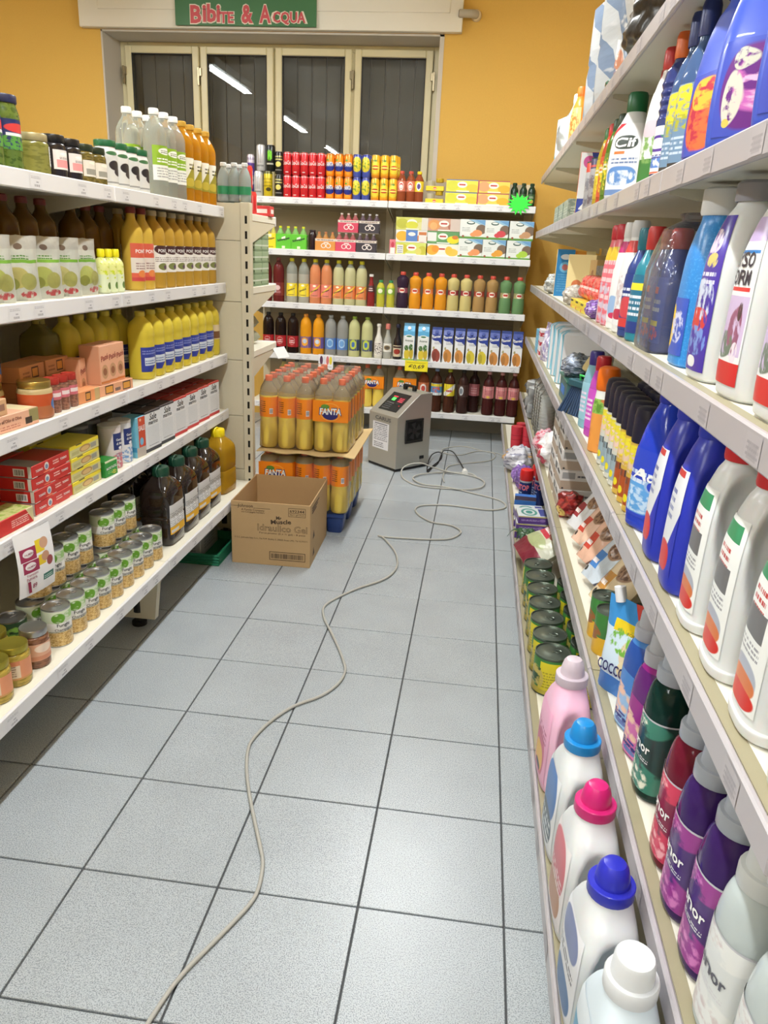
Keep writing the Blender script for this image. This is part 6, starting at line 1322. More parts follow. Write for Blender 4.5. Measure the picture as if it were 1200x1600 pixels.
bagthing('napkin_bag','bag',crumple('napkin_bag',.055,.08,.06,P((222,180,190),[('n',6,.55,(206,90,110))],.2,bump=.5),19,.25,4), (.215,2.52,z), 'pink plastic napkin bag beyond the white one')
# clear cup and plate stacks at the far end
CUPM = film_mat((246,248,246), .35, .2)
cup = Pr('clear_cup_stack','cups'); cp_ = []
for k in range(15): cp_ += [(k*.017,.034),(k*.017+.001,.039),(k*.017+.009,.0395),(k*.017+.0095,.035)]
cup.add('cups', lathe('cups', [(q,a,a,2) for q,a in cp_], M((232,236,234),.14,trans=.3,ior=1.2), 20)); cup.add('plastic_sleeve', lathe('plastic_sleeve', [(q,a,a,2) for q,a in ((0,.036),(.01,.042),(.12,.044),(.25,.043),(.268,.03),(.285,.014),(.3,.02))], film_mat(), 18))
for k, (x, y, zz) in enumerate(((.228,2.73,0),(.228,2.87,0),(.228,3.02,0),(.228,3.17,0))): cup.put((x,y,z+zz), G, 'stack of clear plastic cups in a sleeve on the second shelf', 'clear cup stacks')
PLT = M((232,234,234), .25, trans=.2)
plate = Pr('plate_stack','plates'); pp = []
for k in range(10): pp += [(k*.008,.07),(k*.008+.005,.1),(k*.008+.0055,.1),(k*.008+.006,.072)]
plate.add('plates', lathe('plates', [(q,a,a,2) for q,a in pp], PLT, 28)); plate.add('plastic_wrap', crumple('plastic_wrap', .115, .112, .05, film_mat(), 23, .12, 3))
for k, (y, zz) in enumerate(((3.38,0),(3.38,.1),(3.62,0),(3.62,.1))): plate.put((.27,y,z+zz+.006), 0, 'stack of white plastic plates in clear wrap', 'plate stacks at the far end')
RPK = P((206,60,80),[('n',6,.5,(226,150,160)),('b',.5,.7,.2,.2,(226,206,120),5,.5)],.2,bump=.5)
bagthing('red_napkin_pack','napkins',crumple('red_napkin_pack',.05,.07,.06,RPK,27,.25), (.34,2.64,z), 'red and pink napkin pack between the bags and the clear cups')
# ---------------- third shelf
z = .7825
ace = [(0,.045,.042,3.4),(.007,.053,.048,3.4),(.07,.055,.05,3.2),(.15,.053,.048,3),(.2,.045,.043,2.6),(.24,.034,.034,2.2),(.262,.026,.026,2),(.27,.024,.024,2)]
BLU = M((44,56,178), .28); 
a1lab = P((46,70,190), [('e',.45,.3,.4,.26,(96,160,220)),('b',.4,.25,.4,.2,(190,216,240),6,.5),('t',.5,.62,.3,.12,(206,220,240),2),('e',.65,.5,.12,.1,(150,180,220)),('e',.65,.5,.08,.07,(46,70,190))], .22)
squeeze('bleach_bottle', ace, [M((36,64,190),.15)], (), (capr(.264,.027,.03), M((36,50,160),.35)), [(.03,.17,-70,70,a1lab)], [('Ace',.05,10,.12,INKW,{'bold':.03,'shear':.2})]).put((.243,.325,z), G+28, 'glossy blue cleaner bottle with pale blue wave label')
a2lab = P((224,226,230), [('d',.9,-1,.28,(52,60,176)),('t',.45,.68,.14,.16,(110,120,170),4),('e',.5,.16,.3,.15,(206,50,50)),('r',.5,.96,.3,.03,(196,60,60))], .3)
bl2 = squeeze('stain_remover_bottle', ace, [BLU], ((1,.16,0,.07,.03,.012),), (capr(.264,.027,.03), M((44,56,170),.35)), [(.03,.21,-34,34,a2lab)])
for k, y in enumerate((.165,.02)): bl2.put((.24,y,z), G-2, ('blue cleaner bottle with white and red label beside the glossy one','blue cleaner bottle with white and red label beside the white bottles')[k])
wlab = P((234,236,234), [('r',.5,.9,.36,.06,(60,140,96)),('t',.5,.72,.16,.09,(190,60,60),3),('r',.5,.56,.3,.09,(110,110,112)),('t',.5,.4,.3,.05,(150,150,156),3),('e',.5,.2,.4,.12,(170,176,190)),('e',.5,.16,.4,.08,(210,120,70)),('e',.5,.07,.46,.07,(206,50,40))], .3)
wht = [(0,.05,.046,3),(.004,.056,.051,3),(.016,.057,.052,3),(.02,.0545,.0495,3),(.1,.055,.05,3),(.17,.053,.048,3),(.21,.046,.043,2.6),(.245,.034,.034,2),(.26,.026,.026,2),(.27,.025,.025,2)]
wb_ = squeeze('white_cleaner_bottle', wht, [HDW], ((1,.17,0,.08,.035,.022),), (capr(.262,.028,.034), M((196,44,50),.35)), [(.03,.22,-40,40,wlab)])
for k, y in enumerate((-.115,-.252,-.39,-.53)): wb_.put((.243,y,z), G-3, ('white cleaner bottle with red cap next to the blue bottles','white cleaner bottle second from the blue bottles','white cleaner bottle third from the blue bottles','white cleaner bottle at the end of the row')[k])
aer = [(0,.027),(.004,.0305),(.15,.0305),(.16,.029)]
def aerosol(c1, c2, capc, fr): return bottle('furniture_spray','can',aer,[P(c1,[('b',.5,.78,.3,.18,(226,210,50),7,.42),('b',.5,.7,.2,.15,fr,9,.5),('r',.5,.3,.16,.2,c2),('e',.45,.2,.05,.06,(236,220,40)),('s',.5,.45,.14,.05,(60,60,60),7)],.3,.1)],([(.158,.0305),(.162,.031),(.215,.031),(.23,.028),(.235,.02)],M(capc,.3)),k=1)
a1 = aerosol((206,206,196),(150,170,180),(30,28,44),(230,200,190)); a2 = aerosol((206,170,70),(170,80,40),(30,28,44),(220,190,170))
for k in range(7): (a1 if k < 4 else a2).put((.225,.43+(6-k)*.068,z), G+35, 'spray can with dark cap, lemons and silver label' if k < 4 else 'spray can with dark cap, lemons and amber label', 'silver lemon spray cans' if k < 4 else 'amber lemon spray cans')
for k in range(6): a1.put((.295,.45+k*.07,z), G, 'dark-capped spray can in the inner row', 'dark-capped sprays, inner row')
osp = bottle('orange_cleaner_bottle','bottle',[(0,.03),(.004,.034),(.13,.034),(.16,.03),(.18,.028)],[P((226,150,70),[('r',.5,.75,.5,.12,(150,190,90)),('b',.5,.75,.3,.12,(90,140,50),6,.5),('n',5,.6,(206,110,60)),('r',.5,.94,.5,.08,(232,232,226))],.3)],([(.178,.029),(.182,.032),(.225,.032),(.24,.028),(.245,.018)],M((232,110,24),.3)),k=1)
osp.put((.222,.985,z), G+20, 'orange cleaner bottle with orange cap beside the magenta one')
sq = [(0,.03,.026,3),(.005,.036,.03,3),(.1,.036,.03,3),(.16,.034,.029,2.6),(.2,.024,.024,2),(.212,.02,.02,2)]
def plainsq(c, capc, lb, x, y, tilt=0): squeeze('liquid_soap_bottle', sq, [M(c,.12,trans=.2,ior=1.3)], (), (capr(.205,.022,.045), M(capc,.3)), [(.03,.15,-40,40,P(c,[('t',.4,.5,.3,.3,(240,220,240),5)],.3))]).put((x,y,z), G+20, lb)
plainsq((204,84,196),(190,40,50),'magenta liquid cleaner bottle with red cap',.235,1.185)
plainsq((150,200,216),(60,50,130),'light blue liquid cleaner bottle with violet cap',.232,1.315)
# brush, sponge, steel wool, trays, tissue packs
pr = Pr('floor_brush','brush'); BR = M((44,68,100), .6)
pr.add('block', multi_box('block', [(-.07,.07,-.02,.02,.1,.125)], M((36,84,96),.4), .004))
rr = random.Random(2)
for k in range(14):
    x_ = -.064+k*.0098; pts = [(x_,0,.102),(x_*1.35,-.01,.05),(x_*1.75+rr.uniform(-.004,.004),-.02,.0)]
    pr.add('bristle_tuft', tube('bristle_tuft', pts, .0042, BR, 5, r2=.006))
pr.add('hanger', tube('hanger', [(-.02,0,.125),(-.02,-.004,.142),(.02,-.004,.142),(.02,0,.125)], .004, M((60,200,90),.4), 6))
pr.put((.225,1.50,z), G+25, 'blue floor brush with splayed bristles standing on the third shelf')
pr = Pr('sponge_pack','sponge'); pr.add('sponge', lathe('sponge', [(0,.052,.032,5),(.003,.055,.035,5),(.03,.055,.035,5),(.033,.052,.032,5)], M((206,186,132),.9,bump=.4,bscale=120), 24)); pr.put((.30,1.668,z+.15), G+30, 'beige sponge lying over the green tray', rx=55)
pr = Pr('green_tray','tray'); pr.add('rim', multi_box('rim', [(-.14,.14,-.09,.09,.085,.095)], M((40,96,84),.35), .003)); pr.add('wall', multi_box('wall', [(-.13,.13,-.085,.085,0,.086)], M((70,110,112),.35), .003)); pr.add('sticker', multi_box('sticker', [(-.06,.05,-.0865,-.0852,.03,.06)], M((60,120,200),.4)), 1)
pr.put((.275,1.80,z), G, 'dark green plastic tub with blue sticker')
STW = P((150,160,176),[('n',16,.5,(90,100,120)),('n',7,.6,(214,220,228))],.2,.35,bump=.8)
bagthing('steel_wool_bag','bag',crumple('steel_wool_bag',.06,.09,.045,STW,33,.25,4), (.235,1.80,z+.0955), 'clear bag of blue-grey steel wool on the green tub')
pr = Pr('white_tray','tray'); pr.add('tray', multi_box('tray', [(-.1,.1,-.06,.06,0,.012)], M((236,236,234),.4), .004)); pr.put((.262,2.02,z), G+4, 'flat white tray in front of the tissue packs')
asm = P((222,220,222), [('d',-1,0,-.44,(126,186,208)),('e',.40,.45,.03,.6,(222,220,222)),('e',.55,.45,.06,.13,(170,196,208))], .3, bump=.15)
asp = Pr('tissue_roll_pack','paper towels'); b_ = asp.add('pack', lathe('pack', [(0,.11,.085,6),(.006,.115,.09,7),(.215,.115,.09,7),(.225,.105,.08,6),(.228,.08,.06,4)], asm, 40)); asp.add('lettering', flat_text('asso', .07, M((190,60,90),.4), .03, 0, cx=.03, cz=.105, y=-.0915), b_)
for k, (x, y) in enumerate(((.325,2.27),(.325,2.50),(.325,2.73))): asp.put((x,y,z), -18, ('white and light blue tissue pack nearest the steel wool','white and light blue tissue pack in the middle','white and light blue tissue pack nearest the corner')[k])
wr = P((196,190,206),[('n',6,.5,(150,140,180)),('n',11,.6,(226,226,232))],.2,bump=.5)
pr = Pr('napkin_pack','napkins'); pr.add('pack', pouch('pack', .14, .2, .09, wr, gusset=.8, seed=51, crinkle=.012)); pr.put((.235,3.02,z), G+20, 'grey-violet wrapped napkin pack beyond the tissues')
rw_ = carton('red_white_box', .13, .1, .05, P((226,222,224),[('r',.5,.5,.5,.2,(190,60,70)),('t',.5,.5,.4,.12,(236,220,220),1)],.4))
for k in range(3): rw_.put((.235,3.2,z+k*.0505), G, 'red and white box in a small stack beyond the tissues', 'red and white boxes')
carton('blue_tissue_box', .14, .11, .13, P((110,176,206),[('t',.5,.5,.4,.3,(150,200,220),4)],.4)).put((.24,3.42,z), G, 'light blue tissue box at the far end of the third shelf')
# ---------------- fourth shelf
z = 1.1305
lys = [(0,.056,.05,3),(.006,.063,.056,3.2),(.05,.065,.058,3.2),(.12,.064,.057,3.2),(.18,.060,.054,3),(.22,.05,.047,2.6),(.25,.038,.038,2.2),(.268,.028,.028,2),(.276,.027,.027,2)]
lyl = P((236,236,236), [('r',.5,.9,.5,.1,(190,170,214)),('e',.5,.83,.5,.1,(236,236,236)),('r',.5,.77,.4,.012,(40,120,190)),('r',.5,.55,.36,.012,(214,60,60)),('r',.5,.36,.44,.16,(206,186,220)),('e',.62,.34,.16,.14,(150,90,110)),('e',.66,.44,.06,.06,(90,60,60)),('e',.45,.24,.2,.08,(120,130,120)),('e',.7,.2,.14,.07,(226,214,226)),('r',.5,.07,.5,.07,(214,50,50)),('d',-.6,1,.42,(236,236,236)),('r',.5,.36,.44,.1,(206,186,220)),('e',.62,.34,.16,.12,(150,90,110))], .3)
ly = squeeze('disinfectant_bottle', lys, [HDW], ((1,.155,.004,.085,.03,.036),(-1,.155,.004,.085,.03,.036)), (capr(.27,.03,.03), M((190,160,206),.35)), [(.02,.24,-30,30,P((236,236,236),[('r',.5,.93,.5,.07,(190,170,214)),('r',.5,.80,.42,.01,(40,120,190)),('r',.5,.58,.36,.012,(214,60,60)),('r',.5,.36,.44,.18,(206,186,220)),('b',.62,.34,.2,.15,(150,90,120),6,.42),('b',.66,.45,.08,.06,(80,56,60),8,.4),('b',.38,.24,.22,.09,(110,126,110),7,.45),('b',.7,.2,.14,.07,(232,220,230),8,.4),('r',.5,.07,.5,.07,(206,50,50)),('d',-.5,1,1.3,(236,236,236))],.3))], [('LYSO',.042,-3,.186,M((54,48,60),.4),{'bold':.02,'height':.02}),('FORM',.042,-3,.163,M((54,48,60),.4),{'bold':.02,'height':.02})])
for k, y in enumerate((-.10,-.265)): ly.put((.252,y,z), G+1, ('white disinfectant bottle with lilac label, next to the violet-labelled one','white disinfectant bottle with lilac label at the end')[k])
vil = P((74,56,160), [('b',.5,.84,.3,.08,(220,206,226),6,.45),('b',.6,.72,.2,.05,(216,200,120),8,.45),('t',.5,.62,.34,.05,(220,220,240),2),('b',.5,.47,.44,.14,(206,216,236),5,.48),('b',.5,.34,.34,.08,(206,60,60),6,.42),('b',.5,.2,.44,.1,(120,150,220),6,.5),('e',.5,.06,.12,.04,(236,236,236))], .25)
squeeze('laundry_bottle', lys, [HDW], ((1,.145,.012,.10,.036,.05),(-1,.145,.012,.10,.036,.05)), (capr(.27,.032,.03), M((150,150,160),.35)), [(.015,.25,-36,36,vil)]).put((.252,.075,z), G+1, 'white laundry bottle with violet label and handle recess')
BSP = P((50,136,212), [('n',60,.6,(80,160,226))], .3)
squeeze('blue_laundry_bottle', [(0,.05,.045,3),(.006,.056,.05,3),(.1,.056,.05,3),(.18,.052,.047,2.8),(.225,.042,.04,2.4),(.25,.034,.034,2),(.262,.033,.033,2)], [BSP], ((1,.17,.02,.07,.022,.014),), ([(.258,.036),(.262,.038),(.30,.038),(.304,.03)], M((226,228,230),.35)), [(.02,.12,-34,34,P((60,90,190),[('e',.3,.5,.2,.4,(240,206,40)),('b',.6,.5,.3,.3,(206,210,240),5,.5)],.3))]).put((.252,.245,z), G+2, 'speckled light blue laundry bottle with white cap')
sp_ = [(0,.034,.03,3),(.005,.04,.034,3),(.1,.04,.034,3),(.16,.036,.032,2.6),(.195,.022,.022,2),(.21,.017,.017,2)]
twin = Pr('wrapped_cleaner_pack','bottle pack')
lab3 = P((60,84,160), [('t',.5,.6,.3,.12,(206,206,190),2),('r',.4,.8,.2,.05,(226,90,60)),('r',.5,.3,.3,.04,(226,206,60)),('b',.5,.15,.4,.12,(206,80,90),5,.5)], .25)
me3, rg3 = dent_body('bottle', sp_, [M((44,70,150),.12,trans=.15)], (), 32, 3)
for i, (dx, dy) in enumerate(((.045,-.0),(-.045,.0),(.045,.075),(-.045,.075))):
    b_ = len(twin.parts); twin.parts += [('bottle', me3, None, None), ('label', shell('label', rg3, .02, .15, -60, 60, lab3), b_, None), ('cap', lathe('cap', [(q,a,a,2) for q,a in ((.205,.02),(.21,.022),(.24,.022),(.245,.018))], M((196,60,56),.35), 16), b_, None)]
    twin.offs = getattr(twin, 'offs', {}); twin.offs[b_] = (dx, dy, 0)
twin.add('plastic_wrap', lathe('plastic_wrap', [(0,.09,.08,6),(.01,.094,.082,7),(.16,.093,.08,6),(.2,.085,.072,5),(.245,.07,.06,4),(.262,.04,.03,3),(.275,.05,.035,3)], film_mat((236,240,255),.3,.08), 40, cy=.037))
r_ = put_pack(twin, (.238,.50,z), 'clear-wrapped pack of dark blue cleaner bottles with red caps'); r_.rotation_euler = (0,0,R(G))
def trig(c, lab, capc, lb, x, y, h=1.0):
    squeeze('spray_cleaner_bottle', [(q*h,a,b,n) for q,a,b,n in sp_], [M(c,.2)], (), (capr(.205*h,.02,.05), M(capc,.35)), [(.02,.15*h,-60,60,lab)]).put((x,y,z), G+25, lb)
trig((40,130,150), P((40,110,140),[('r',.5,.8,.3,.06,(240,220,60)),('t',.5,.5,.3,.2,(220,226,236),4),('r',.5,.1,.5,.1,(40,60,130))],.3), (206,60,60), 'teal spray cleaner with red top beside the wrapped pack', .23, .66)
trig((44,66,130), P((40,60,130),[('e',.5,.4,.3,.2,(206,70,80)),('t',.5,.7,.3,.1,(220,226,236),2),('r',.5,.12,.5,.08,(206,60,60))],.3), (40,120,140), 'navy spray cleaner beside the teal one', .228, .755)
tall_w = [(0,.034,.03,3),(.005,.04,.034,3),(.12,.038,.033,3),(.19,.032,.029,2.6),(.23,.022,.022,2),(.24,.02,.02,2)]
def tallw(c, lab, capc, band, lb, x, y): squeeze('white_spray_bottle', tall_w, [M(c,.3)], (), (capr(.236,.021,.04), M(capc,.35)), [(.02,.16,-50,50,lab),(.2,.228,-180,180,M(band,.35))]).put((x,y,z), G+20, lb)
tallw((232,232,232), P((230,230,232),[('b',.5,.5,.4,.4,(206,190,190),5,.5),('e',.5,.2,.3,.1,(190,50,80))],.3), (214,214,216), (214,60,60), 'white spray bottle with red collar', .23, .865)
tallw((236,236,236), P((234,234,236),[('e',.5,.3,.3,.2,(150,180,220)),('e',.6,.12,.2,.06,(200,50,90))],.3), (226,226,226), (190,30,110), 'white spray bottle with magenta collar', .232, .985)
pkm = P((226,110,126), [('r',.5,.82,.5,.08,(226,190,60)),('t',.5,.5,.2,.3,(240,200,206),6),('b',.5,.25,.4,.25,(206,190,210),5,.5)], .25)
for k, y in enumerate((1.10,1.19)): squeeze('pink_floor_cleaner', [(q,a*.92,b*.95,n) for q,a,b,n in tall_w], [pkm], (), (capr(.236,.021,.04), M((200,44,60),.35))).put((.23,y,z), G+20, ('pink floor cleaner with red cap beside the white spray','pink floor cleaner with red cap beside the sponge packs')[k])
yb = P((226,206,60), [('t',.5,.4,.4,.12,(206,150,60),2),('r',.2,.8,.2,.1,(60,60,60)),('e',.12,.2,.08,.16,(206,90,70))], .35)
for k in range(3): carton('yellow_sponge_pack', .14, .09, .035, yb).put((.245,1.56+k*.16,z), G+3, ('yellow sponge pack nearest the pink cleaners','yellow sponge pack in the middle','yellow sponge pack farthest along')[k])
rsm = P((206,60,56), [('n',7,.5,(226,110,100)),('t',.5,.5,.4,.1,(240,206,200),1),('d',-1,0,-.1,(226,206,190))], .2, bump=.5)
for k in range(3):
    pr = Pr('red_scourer_pack','sponge'); pr.add('pack', pouch('pack', .16, .09, .06, rsm, gusset=0, seed=60+k)); pr.put((.245,1.58+k*.17,z+.036), G, ('red scourer pack nearest the pink cleaners','red scourer pack in the middle of the pile','red scourer pack farthest along')[k], rx=-12)
bagthing('violet_scrubber_pack','sponge',crumple('violet_scrubber_pack',.035,.05,.03,P((150,110,190),[('n',5,.5,(110,70,150)),('n',9,.6,(226,222,230))],.25,bump=.4),71,.25), (.215,1.36,z), 'violet and white scrubber pack at the shelf edge')
bagthing('clear_sponge_bag','bag',crumple('clear_sponge_bag',.045,.07,.04,P((206,200,190),[('n',6,.5,(170,160,150)),('n',12,.6,(236,236,230))],.15,bump=.7),73,.3,4), (.225,2.1,z), 'crinkled clear bag of pale sponges')
gbx = carton('grey_cloth_pack', .2, .12, .035, P((120,120,116),[('n',4,.5,(90,90,88))],.4)); gbx.put((.33,1.78,z+.125), G, 'dark grey cloth pack lying on the scourers')
carton('paper_filter_box', .088, .075, .225, P((34,128,190),[('e',.5,.84,.3,.06,(226,230,236)),('e',.5,.62,.32,.12,(110,180,220)),('e',.5,.62,.18,.07,(190,110,110)),('t',.5,.3,.36,.2,(90,160,206),8)],.4), P((226,150,40),[('d',1,0,.8,(226,206,150)),('e',.5,.86,.24,.05,(236,230,220)),('b',.5,.3,.3,.15,(206,120,70),4,.45)],.4)).put((.25,2.90,z), -4, 'blue upright box at the far end of the fourth shelf')
carton('orange_filter_box', .1, .08, .22, P((222,146,44),[('d',1,.25,.78,(232,214,160)),('e',.3,.84,.2,.06,(236,230,220)),('e',.3,.84,.12,.035,(190,120,60))],.4), P((226,206,150),[],.4)).put((.345,2.91,z), -4, 'orange and cream upright box beside the blue one')
carton('cream_roll_box', .2, .16, .2, P((226,206,150),[('e',.4,.35,.2,.12,(196,110,70)),('t',.4,.35,.14,.06,(236,220,190),1)],.5), P((232,214,160),[],.5)).put((.34,2.42,z), G+30, 'cream and brown box behind the red scourers')
carton('cream_roll_box', .2, .16, .18, P((206,170,110),[('b',.5,.5,.3,.3,(150,90,50),4,.5)],.5)).put((.37,2.13,z), G, 'tan box behind the scourer packs')
bagthing('clear_bag','bag',crumple('clear_bag',.05,.09,.05,P((196,200,196),[('n',6,.5,(150,156,156)),('n',13,.6,(236,238,236))],.15,bump=.7),77,.3,4), (.225,3.12,z), 'crinkled clear plastic pack beyond the blue upright box')
# ---------------- fifth shelf
z = 1.4735
bigd = [(0,.075,.05,4),(.006,.084,.056,4),(.06,.086,.058,4),(.14,.084,.057,3.6),(.2,.074,.05,3.2),(.24,.055,.042,2.8),(.262,.036,.034,2.2),(.27,.034,.034,2)]
flower = P((66,84,186), [('e',.5,.5,.40,.46,(104,44,128)),('b',.62,.55,.3,.36,(196,104,180),3,.46),('b',.64,.5,.24,.3,(232,184,216),6,.55),('b',.32,.4,.14,.3,(216,210,196),5,.42),('e',.3,.14,.06,.05,(214,196,96)),('b',.38,.8,.12,.12,(206,206,190),7,.45)], .22)
flower2 = P((66,84,186), [('e',.5,.5,.36,.46,(186,50,76)),('b',.5,.4,.32,.36,(226,110,70),4,.48),('b',.5,.75,.26,.2,(226,186,70),5,.46)], .22)
BD = M((58,84,190), .3, coat=.2)
def bigblue(lab): return squeeze('laundry_detergent_jug', bigd, [BD], ((1,.17,.0,.065,.028,.026),(-1,.17,.0,.065,.028,.026)), ([(.266,.04),(.27,.042),(.296,.042),(.3,.036)], M((44,60,160),.3)), [(.02,.15,-34,34,lab)])
for k, (y, lb, fl) in enumerate(((.332,'big blue laundry jug with orange-red flower label',flower2),(.12,'big blue laundry jug with purple flower label',flower),(-.10,'big blue laundry jug at the end of the row',flower))): bigblue(fl).put((.262,y,z), G+(14,46,40)[k], lb)
clp = [(0,.03,.027,3.4),(.005,.035,.031,3.6),(.12,.035,.031,3.6),(.17,.033,.03,3.2),(.21,.024,.023,2.4),(.23,.015,.015,2),(.245,.014,.014,2)]
cll = P((110,140,170), [('b',.5,.8,.4,.2,(214,200,60),7,.45),('b',.5,.55,.3,.1,(170,170,60),8,.5),('t',.5,.3,.3,.12,(190,206,226),4),('r',.5,.03,.5,.05,(60,60,60))], .2)
for k, y in enumerate((.475,.553)): squeeze('clear_spray_cleaner', clp, [M((84,112,160),.1,trans=.35,ior=1.3)], (), (capr(.24,.017,.06), M((46,60,120),.35)), [(.01,.16,-90,90,cll)]).put((.23,y,z), G+30, ('clear blue cleaner bottle with yellow lemon label beside blue jugs','clear blue cleaner bottle with yellow lemon label beside the orange-capped one')[k])
rib = [(0,.032,.032,2),(.005,.036,.036,2),(.12,.036,.036,2)]
for q in range(5): rib += [(.13+q*.017,.036,.036,2),(.138+q*.017,.0335,.0335,2)]
rib += [(.222,.03,.03,2),(.24,.018,.018,2),(.25,.016,.016,2)]
pwl = P((226,228,234), [('r',.5,.06,.5,.07,(46,44,90)),('r',.5,.15,.5,.015,(226,110,80)),('e',.5,.62,.3,.14,(86,60,150)),('e',.5,.62,.22,.09,(236,236,240)),('b',.5,.32,.4,.1,(90,130,200),5,.45),('t',.5,.42,.24,.04,(90,80,140),2),('r',.5,.95,.5,.05,(46,60,110)),('b',.8,.8,.3,.15,(60,140,110),5,.5)], .25)
squeeze('toilet_cleaner_bottle', rib, [M((40,52,110),.1,coat=.4)], (), (capr(.246,.018,.05), M((226,110,50),.35)), [(.004,.128,-120,120,pwl)]).put((.232,.675,z), G+30, 'dark blue ribbed cleaner bottle with orange cap')
ws = [(0,.034,.03,3),(.006,.041,.035,3.2),(.1,.041,.035,3),(.17,.036,.032,2.8),(.22,.024,.024,2.2),(.24,.017,.017,2),(.25,.016,.016,2)]
def wsb(nm, lab, capc, lb, y, x=.23, base=(236,236,236), rz=28): squeeze(nm, ws, [M(base,.3)], (), (capr(.245,.019,.045), M(capc,.35)), [(.012,.2,-64,64,lab)]).put((x,y,z), G+rz, lb)
wsb('bathroom_cleaner', P((226,230,226),[('r',.5,.12,.5,.14,(60,120,60)),('b',.5,.4,.4,.2,(120,160,90),5,.5),('e',.5,.6,.3,.1,(206,190,200))],.3), (196,50,50), 'white bathroom cleaner with red cap and green base', .775)
wsb('herb_cleaner', P((110,140,80),[('b',.5,.4,.4,.35,(60,100,40),5,.5),('b',.5,.7,.3,.15,(236,226,226),6,.5),('e',.5,.12,.2,.08,(226,220,60))],.3), (226,226,226), 'green herb cleaner with white cap', .875, .25, base=(150,170,130))
wsb('rose_cleaner', P((226,222,222),[('b',.5,.55,.4,.25,(206,120,140),5,.5),('r',.5,.15,.5,.15,(60,110,60))],.3), (190,44,50), 'white cleaner with pink roses and red cap', .965, .262)
cifl = P((232,232,234), [('d',-.5,1,.78,(196,40,50)),('d',-.5,1,.9,(232,232,234)),('e',.5,.74,.26,.1,(36,50,40)),('e',.5,.74,.2,.075,(36,50,40)),('t',.5,.5,.26,.05,(110,130,170),2),('e',.45,.28,.36,.14,(96,140,200)),('b',.5,.24,.36,.12,(220,230,240),4,.5),('r',.5,.05,.5,.04,(110,140,190)),('r',.4,.6,.1,.02,(226,120,60))], .28)
squeeze('cream_cleaner_bottle', [(0,.05,.036,3),(.006,.058,.042,3),(.1,.058,.042,3),(.17,.052,.038,2.8),(.21,.034,.03,2.4),(.23,.026,.026,2),(.236,.025,.025,2)], [HDW], (), (capr(.23,.027,.05), M((24,96,56),.35)), [(.012,.2,-62,62,cifl)], [('Cif',.042,0,.151,INKW,{'bold':.03,'shear':.1})]).put((.235,1.215,z), G+55, 'white cream cleaner bottle with green cap and round dark emblem')
ds = lambda c, capc, lb, y: squeeze('dish_soap_bottle', sq, [M(c,.12,trans=.2,ior=1.3)], (), (capr(.205,.02,.04), M(capc,.35)), [(.03,.15,-50,50,P(c,[('b',.5,.5,.4,.4,(226,210,60),5,.52),('t',.5,.7,.3,.1,(240,240,230),2)],.3))]).put((.225,y,z), G+30, lb)
ds((64,96,44),(40,60,40),'dark green dish soap bottle beside the cream cleaner',1.33); ds((96,130,50),(40,70,40),'olive green dish soap bottle',1.42); ds((206,90,60),(200,50,50),'orange-red dish soap bottle with red cap',1.51); ds((196,170,60),(60,110,60),'yellow dish soap bottle',1.60)
tin('grey_powder_tin', .048, .17, P((170,168,172),[('b',.5,.4,.3,.3,(120,110,120),6,.5),('r',.5,.9,.5,.1,(60,50,90)),('r',.5,.85,.5,.02,(190,60,60))],.35), pull=False, lid=M((30,70,56),.4)).put((.235,1.74,z), G, 'grey powder tin with dark green lid'); tin('grey_powder_tin', .048, .17, P((176,176,180),[('b',.5,.4,.3,.3,(130,130,140),6,.5),('r',.5,.9,.5,.1,(206,70,50))],.35), pull=False, lid=M((40,90,70),.4)).put((.235,1.86,z), G, 'grey powder tin with red band')
carton('powder_detergent_box', .115, .11, .235, P((232,232,236),[('d',1,.5,.86,(40,60,150)),('d',1,.5,1.12,(232,232,236)),('r',.5,.14,.5,.14,(44,66,156)),('e',.3,.85,.2,.1,(206,80,150))],.35), P((226,110,60),[('r',.5,.2,.5,.12,(226,206,60)),('r',.5,.7,.3,.1,(236,220,210))],.35), texts=[('40€',.09,0,.034,INKW,{'bold':.03})]).put((.25,2.16,z), -6, 'white and blue washing powder box with orange side')
for k, y in enumerate((2.5,2.75,3.0)): carton('grey_cloth_box', .2, .13, .085, P((120,136,126),[('n',5,.5,(150,160,150)),('t',.5,.5,.4,.2,(180,190,180),3)],.4)).put((.25,y,z), G, ('grey-green cloth box beyond the washing powder','grey-green cloth box in the middle of the far row','grey-green cloth box at the far end')[k])
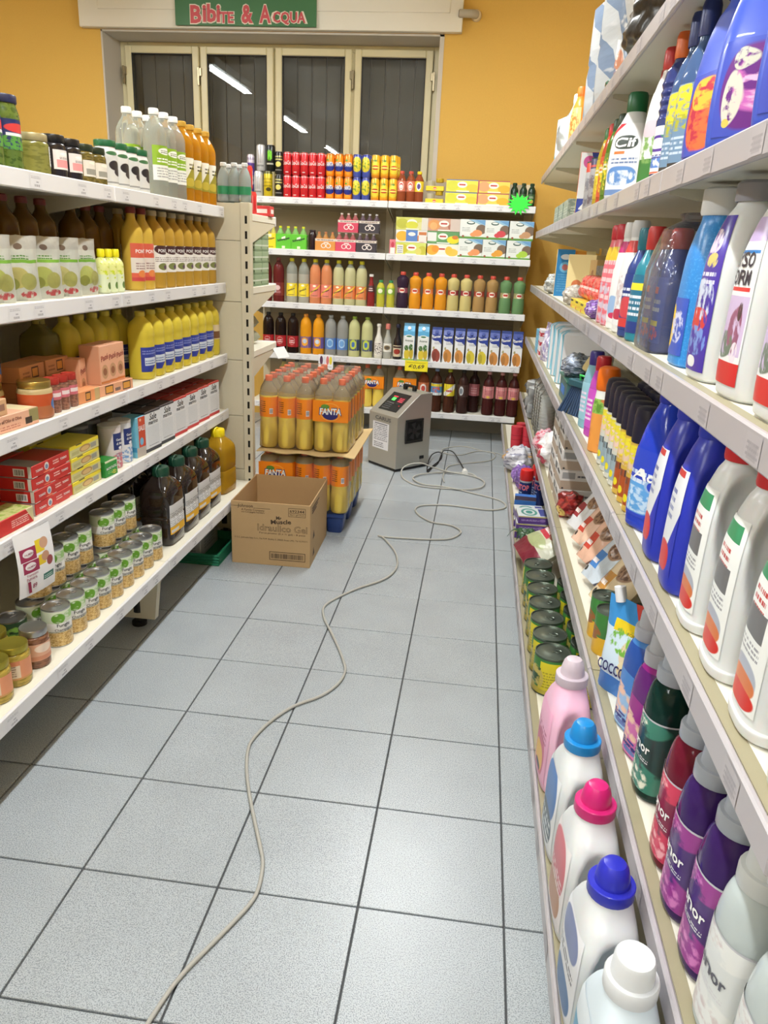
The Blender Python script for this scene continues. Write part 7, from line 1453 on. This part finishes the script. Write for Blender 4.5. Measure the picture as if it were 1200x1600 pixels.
# ---------------- top shelf
z = 1.8125
BLKF = M((20,19,20), .36, coat=.1, bump=.6, bscale=22)
bagthing('black_sack_pack','bag',crumple('black_sack_pack',.10,.30,.125,BLKF,81,.22,5), (.285,1.18,z), 'shiny black pack of refuse sacks on the top shelf')
bagthing('black_sack_pack','bag',crumple('black_sack_pack',.10,.2,.1,BLKF,83,.25,5), (.30,.62,z), 'shiny black sack pack nearer the blue jugs')
bagthing('green_sack_roll','bag',crumple('green_sack_roll',.05,.06,.03,M((40,90,64),.2,bump=.4,bscale=30),85,.2), (.235,1.6,z), 'small green sack roll at the top shelf edge')
twm = P((150,162,176), [('d',2.6,1,1.35,(190,194,198)),('d',2.6,1,1.6,(118,136,162)),('d',2.6,1,1.8,(190,194,198)),('d',2.6,1,2.05,(118,136,162)),('d',2.6,1,2.25,(184,186,190)),('b',.6,.3,.05,.12,(190,130,104),5,.4),('n',9,.66,(206,208,212))], .2, bump=.5)
for k, (y, lb) in enumerate(((1.98,'wrapped kitchen roll pack leaning next to the black sacks'),(2.30,'wrapped kitchen roll pack at the middle of the top shelf'))):
    pr = Pr('kitchen_roll_pack','paper towels'); pr.add('pack', lathe('pack', [(0,.12,.1,5),(.01,.125,.105,5),(.2,.127,.107,5),(.24,.122,.102,5),(.25,.126,.106,5),(.44,.124,.104,5),(.455,.1,.09,4),(.46,.07,.06,3)], twm, 40)); pr.put((.32,y,z), G+15, lb)
cbp = [(0,.036,.03,3),(.006,.044,.036,3),(.1,.044,.036,3),(.17,.038,.033,2.6),(.21,.022,.022,2),(.225,.02,.02,2)]
squeeze('orange_cleaner_jug', cbp, [M((226,140,50),.3)], (), (capr(.22,.022,.04), M((232,120,40),.35)), [(.02,.17,-60,60,P((236,190,120),[('b',.5,.5,.4,.4,(226,120,50),5,.5)],.3))]).put((.235,2.85,z), G+30, 'orange cleaner bottle beyond the kitchen rolls')
squeeze('light_blue_bottle', cbp, [M((150,206,222),.3)], (), (capr(.22,.022,.04), M((206,230,236),.35)), [(.02,.17,-60,60,P((226,234,236),[('d',1,0,.55,(120,190,214))],.3))]).put((.235,3.02,z), G+30, 'light blue bottle beside the orange one on the top shelf')
pr = Pr('tissue_pack','paper towels'); pr.add('pack', lathe('pack', [(0,.09,.07,5),(.01,.095,.075,6),(.2,.095,.075,6),(.215,.07,.05,4)], P((196,226,232),[('d',-1,0,-.45,(120,196,220)),('e',.5,.5,.16,.5,(226,234,236)),('e',.55,.15,.1,.08,(240,240,240))],.25,bump=.2), 36)); pr.add('plastic_wrap', crumple('plastic_wrap', .11, .1, .125, film_mat(), 91, .15, 3)); pr.put((.275,3.35,z), G+35, 'light blue tissue pack in crinkled clear film on the top shelf')
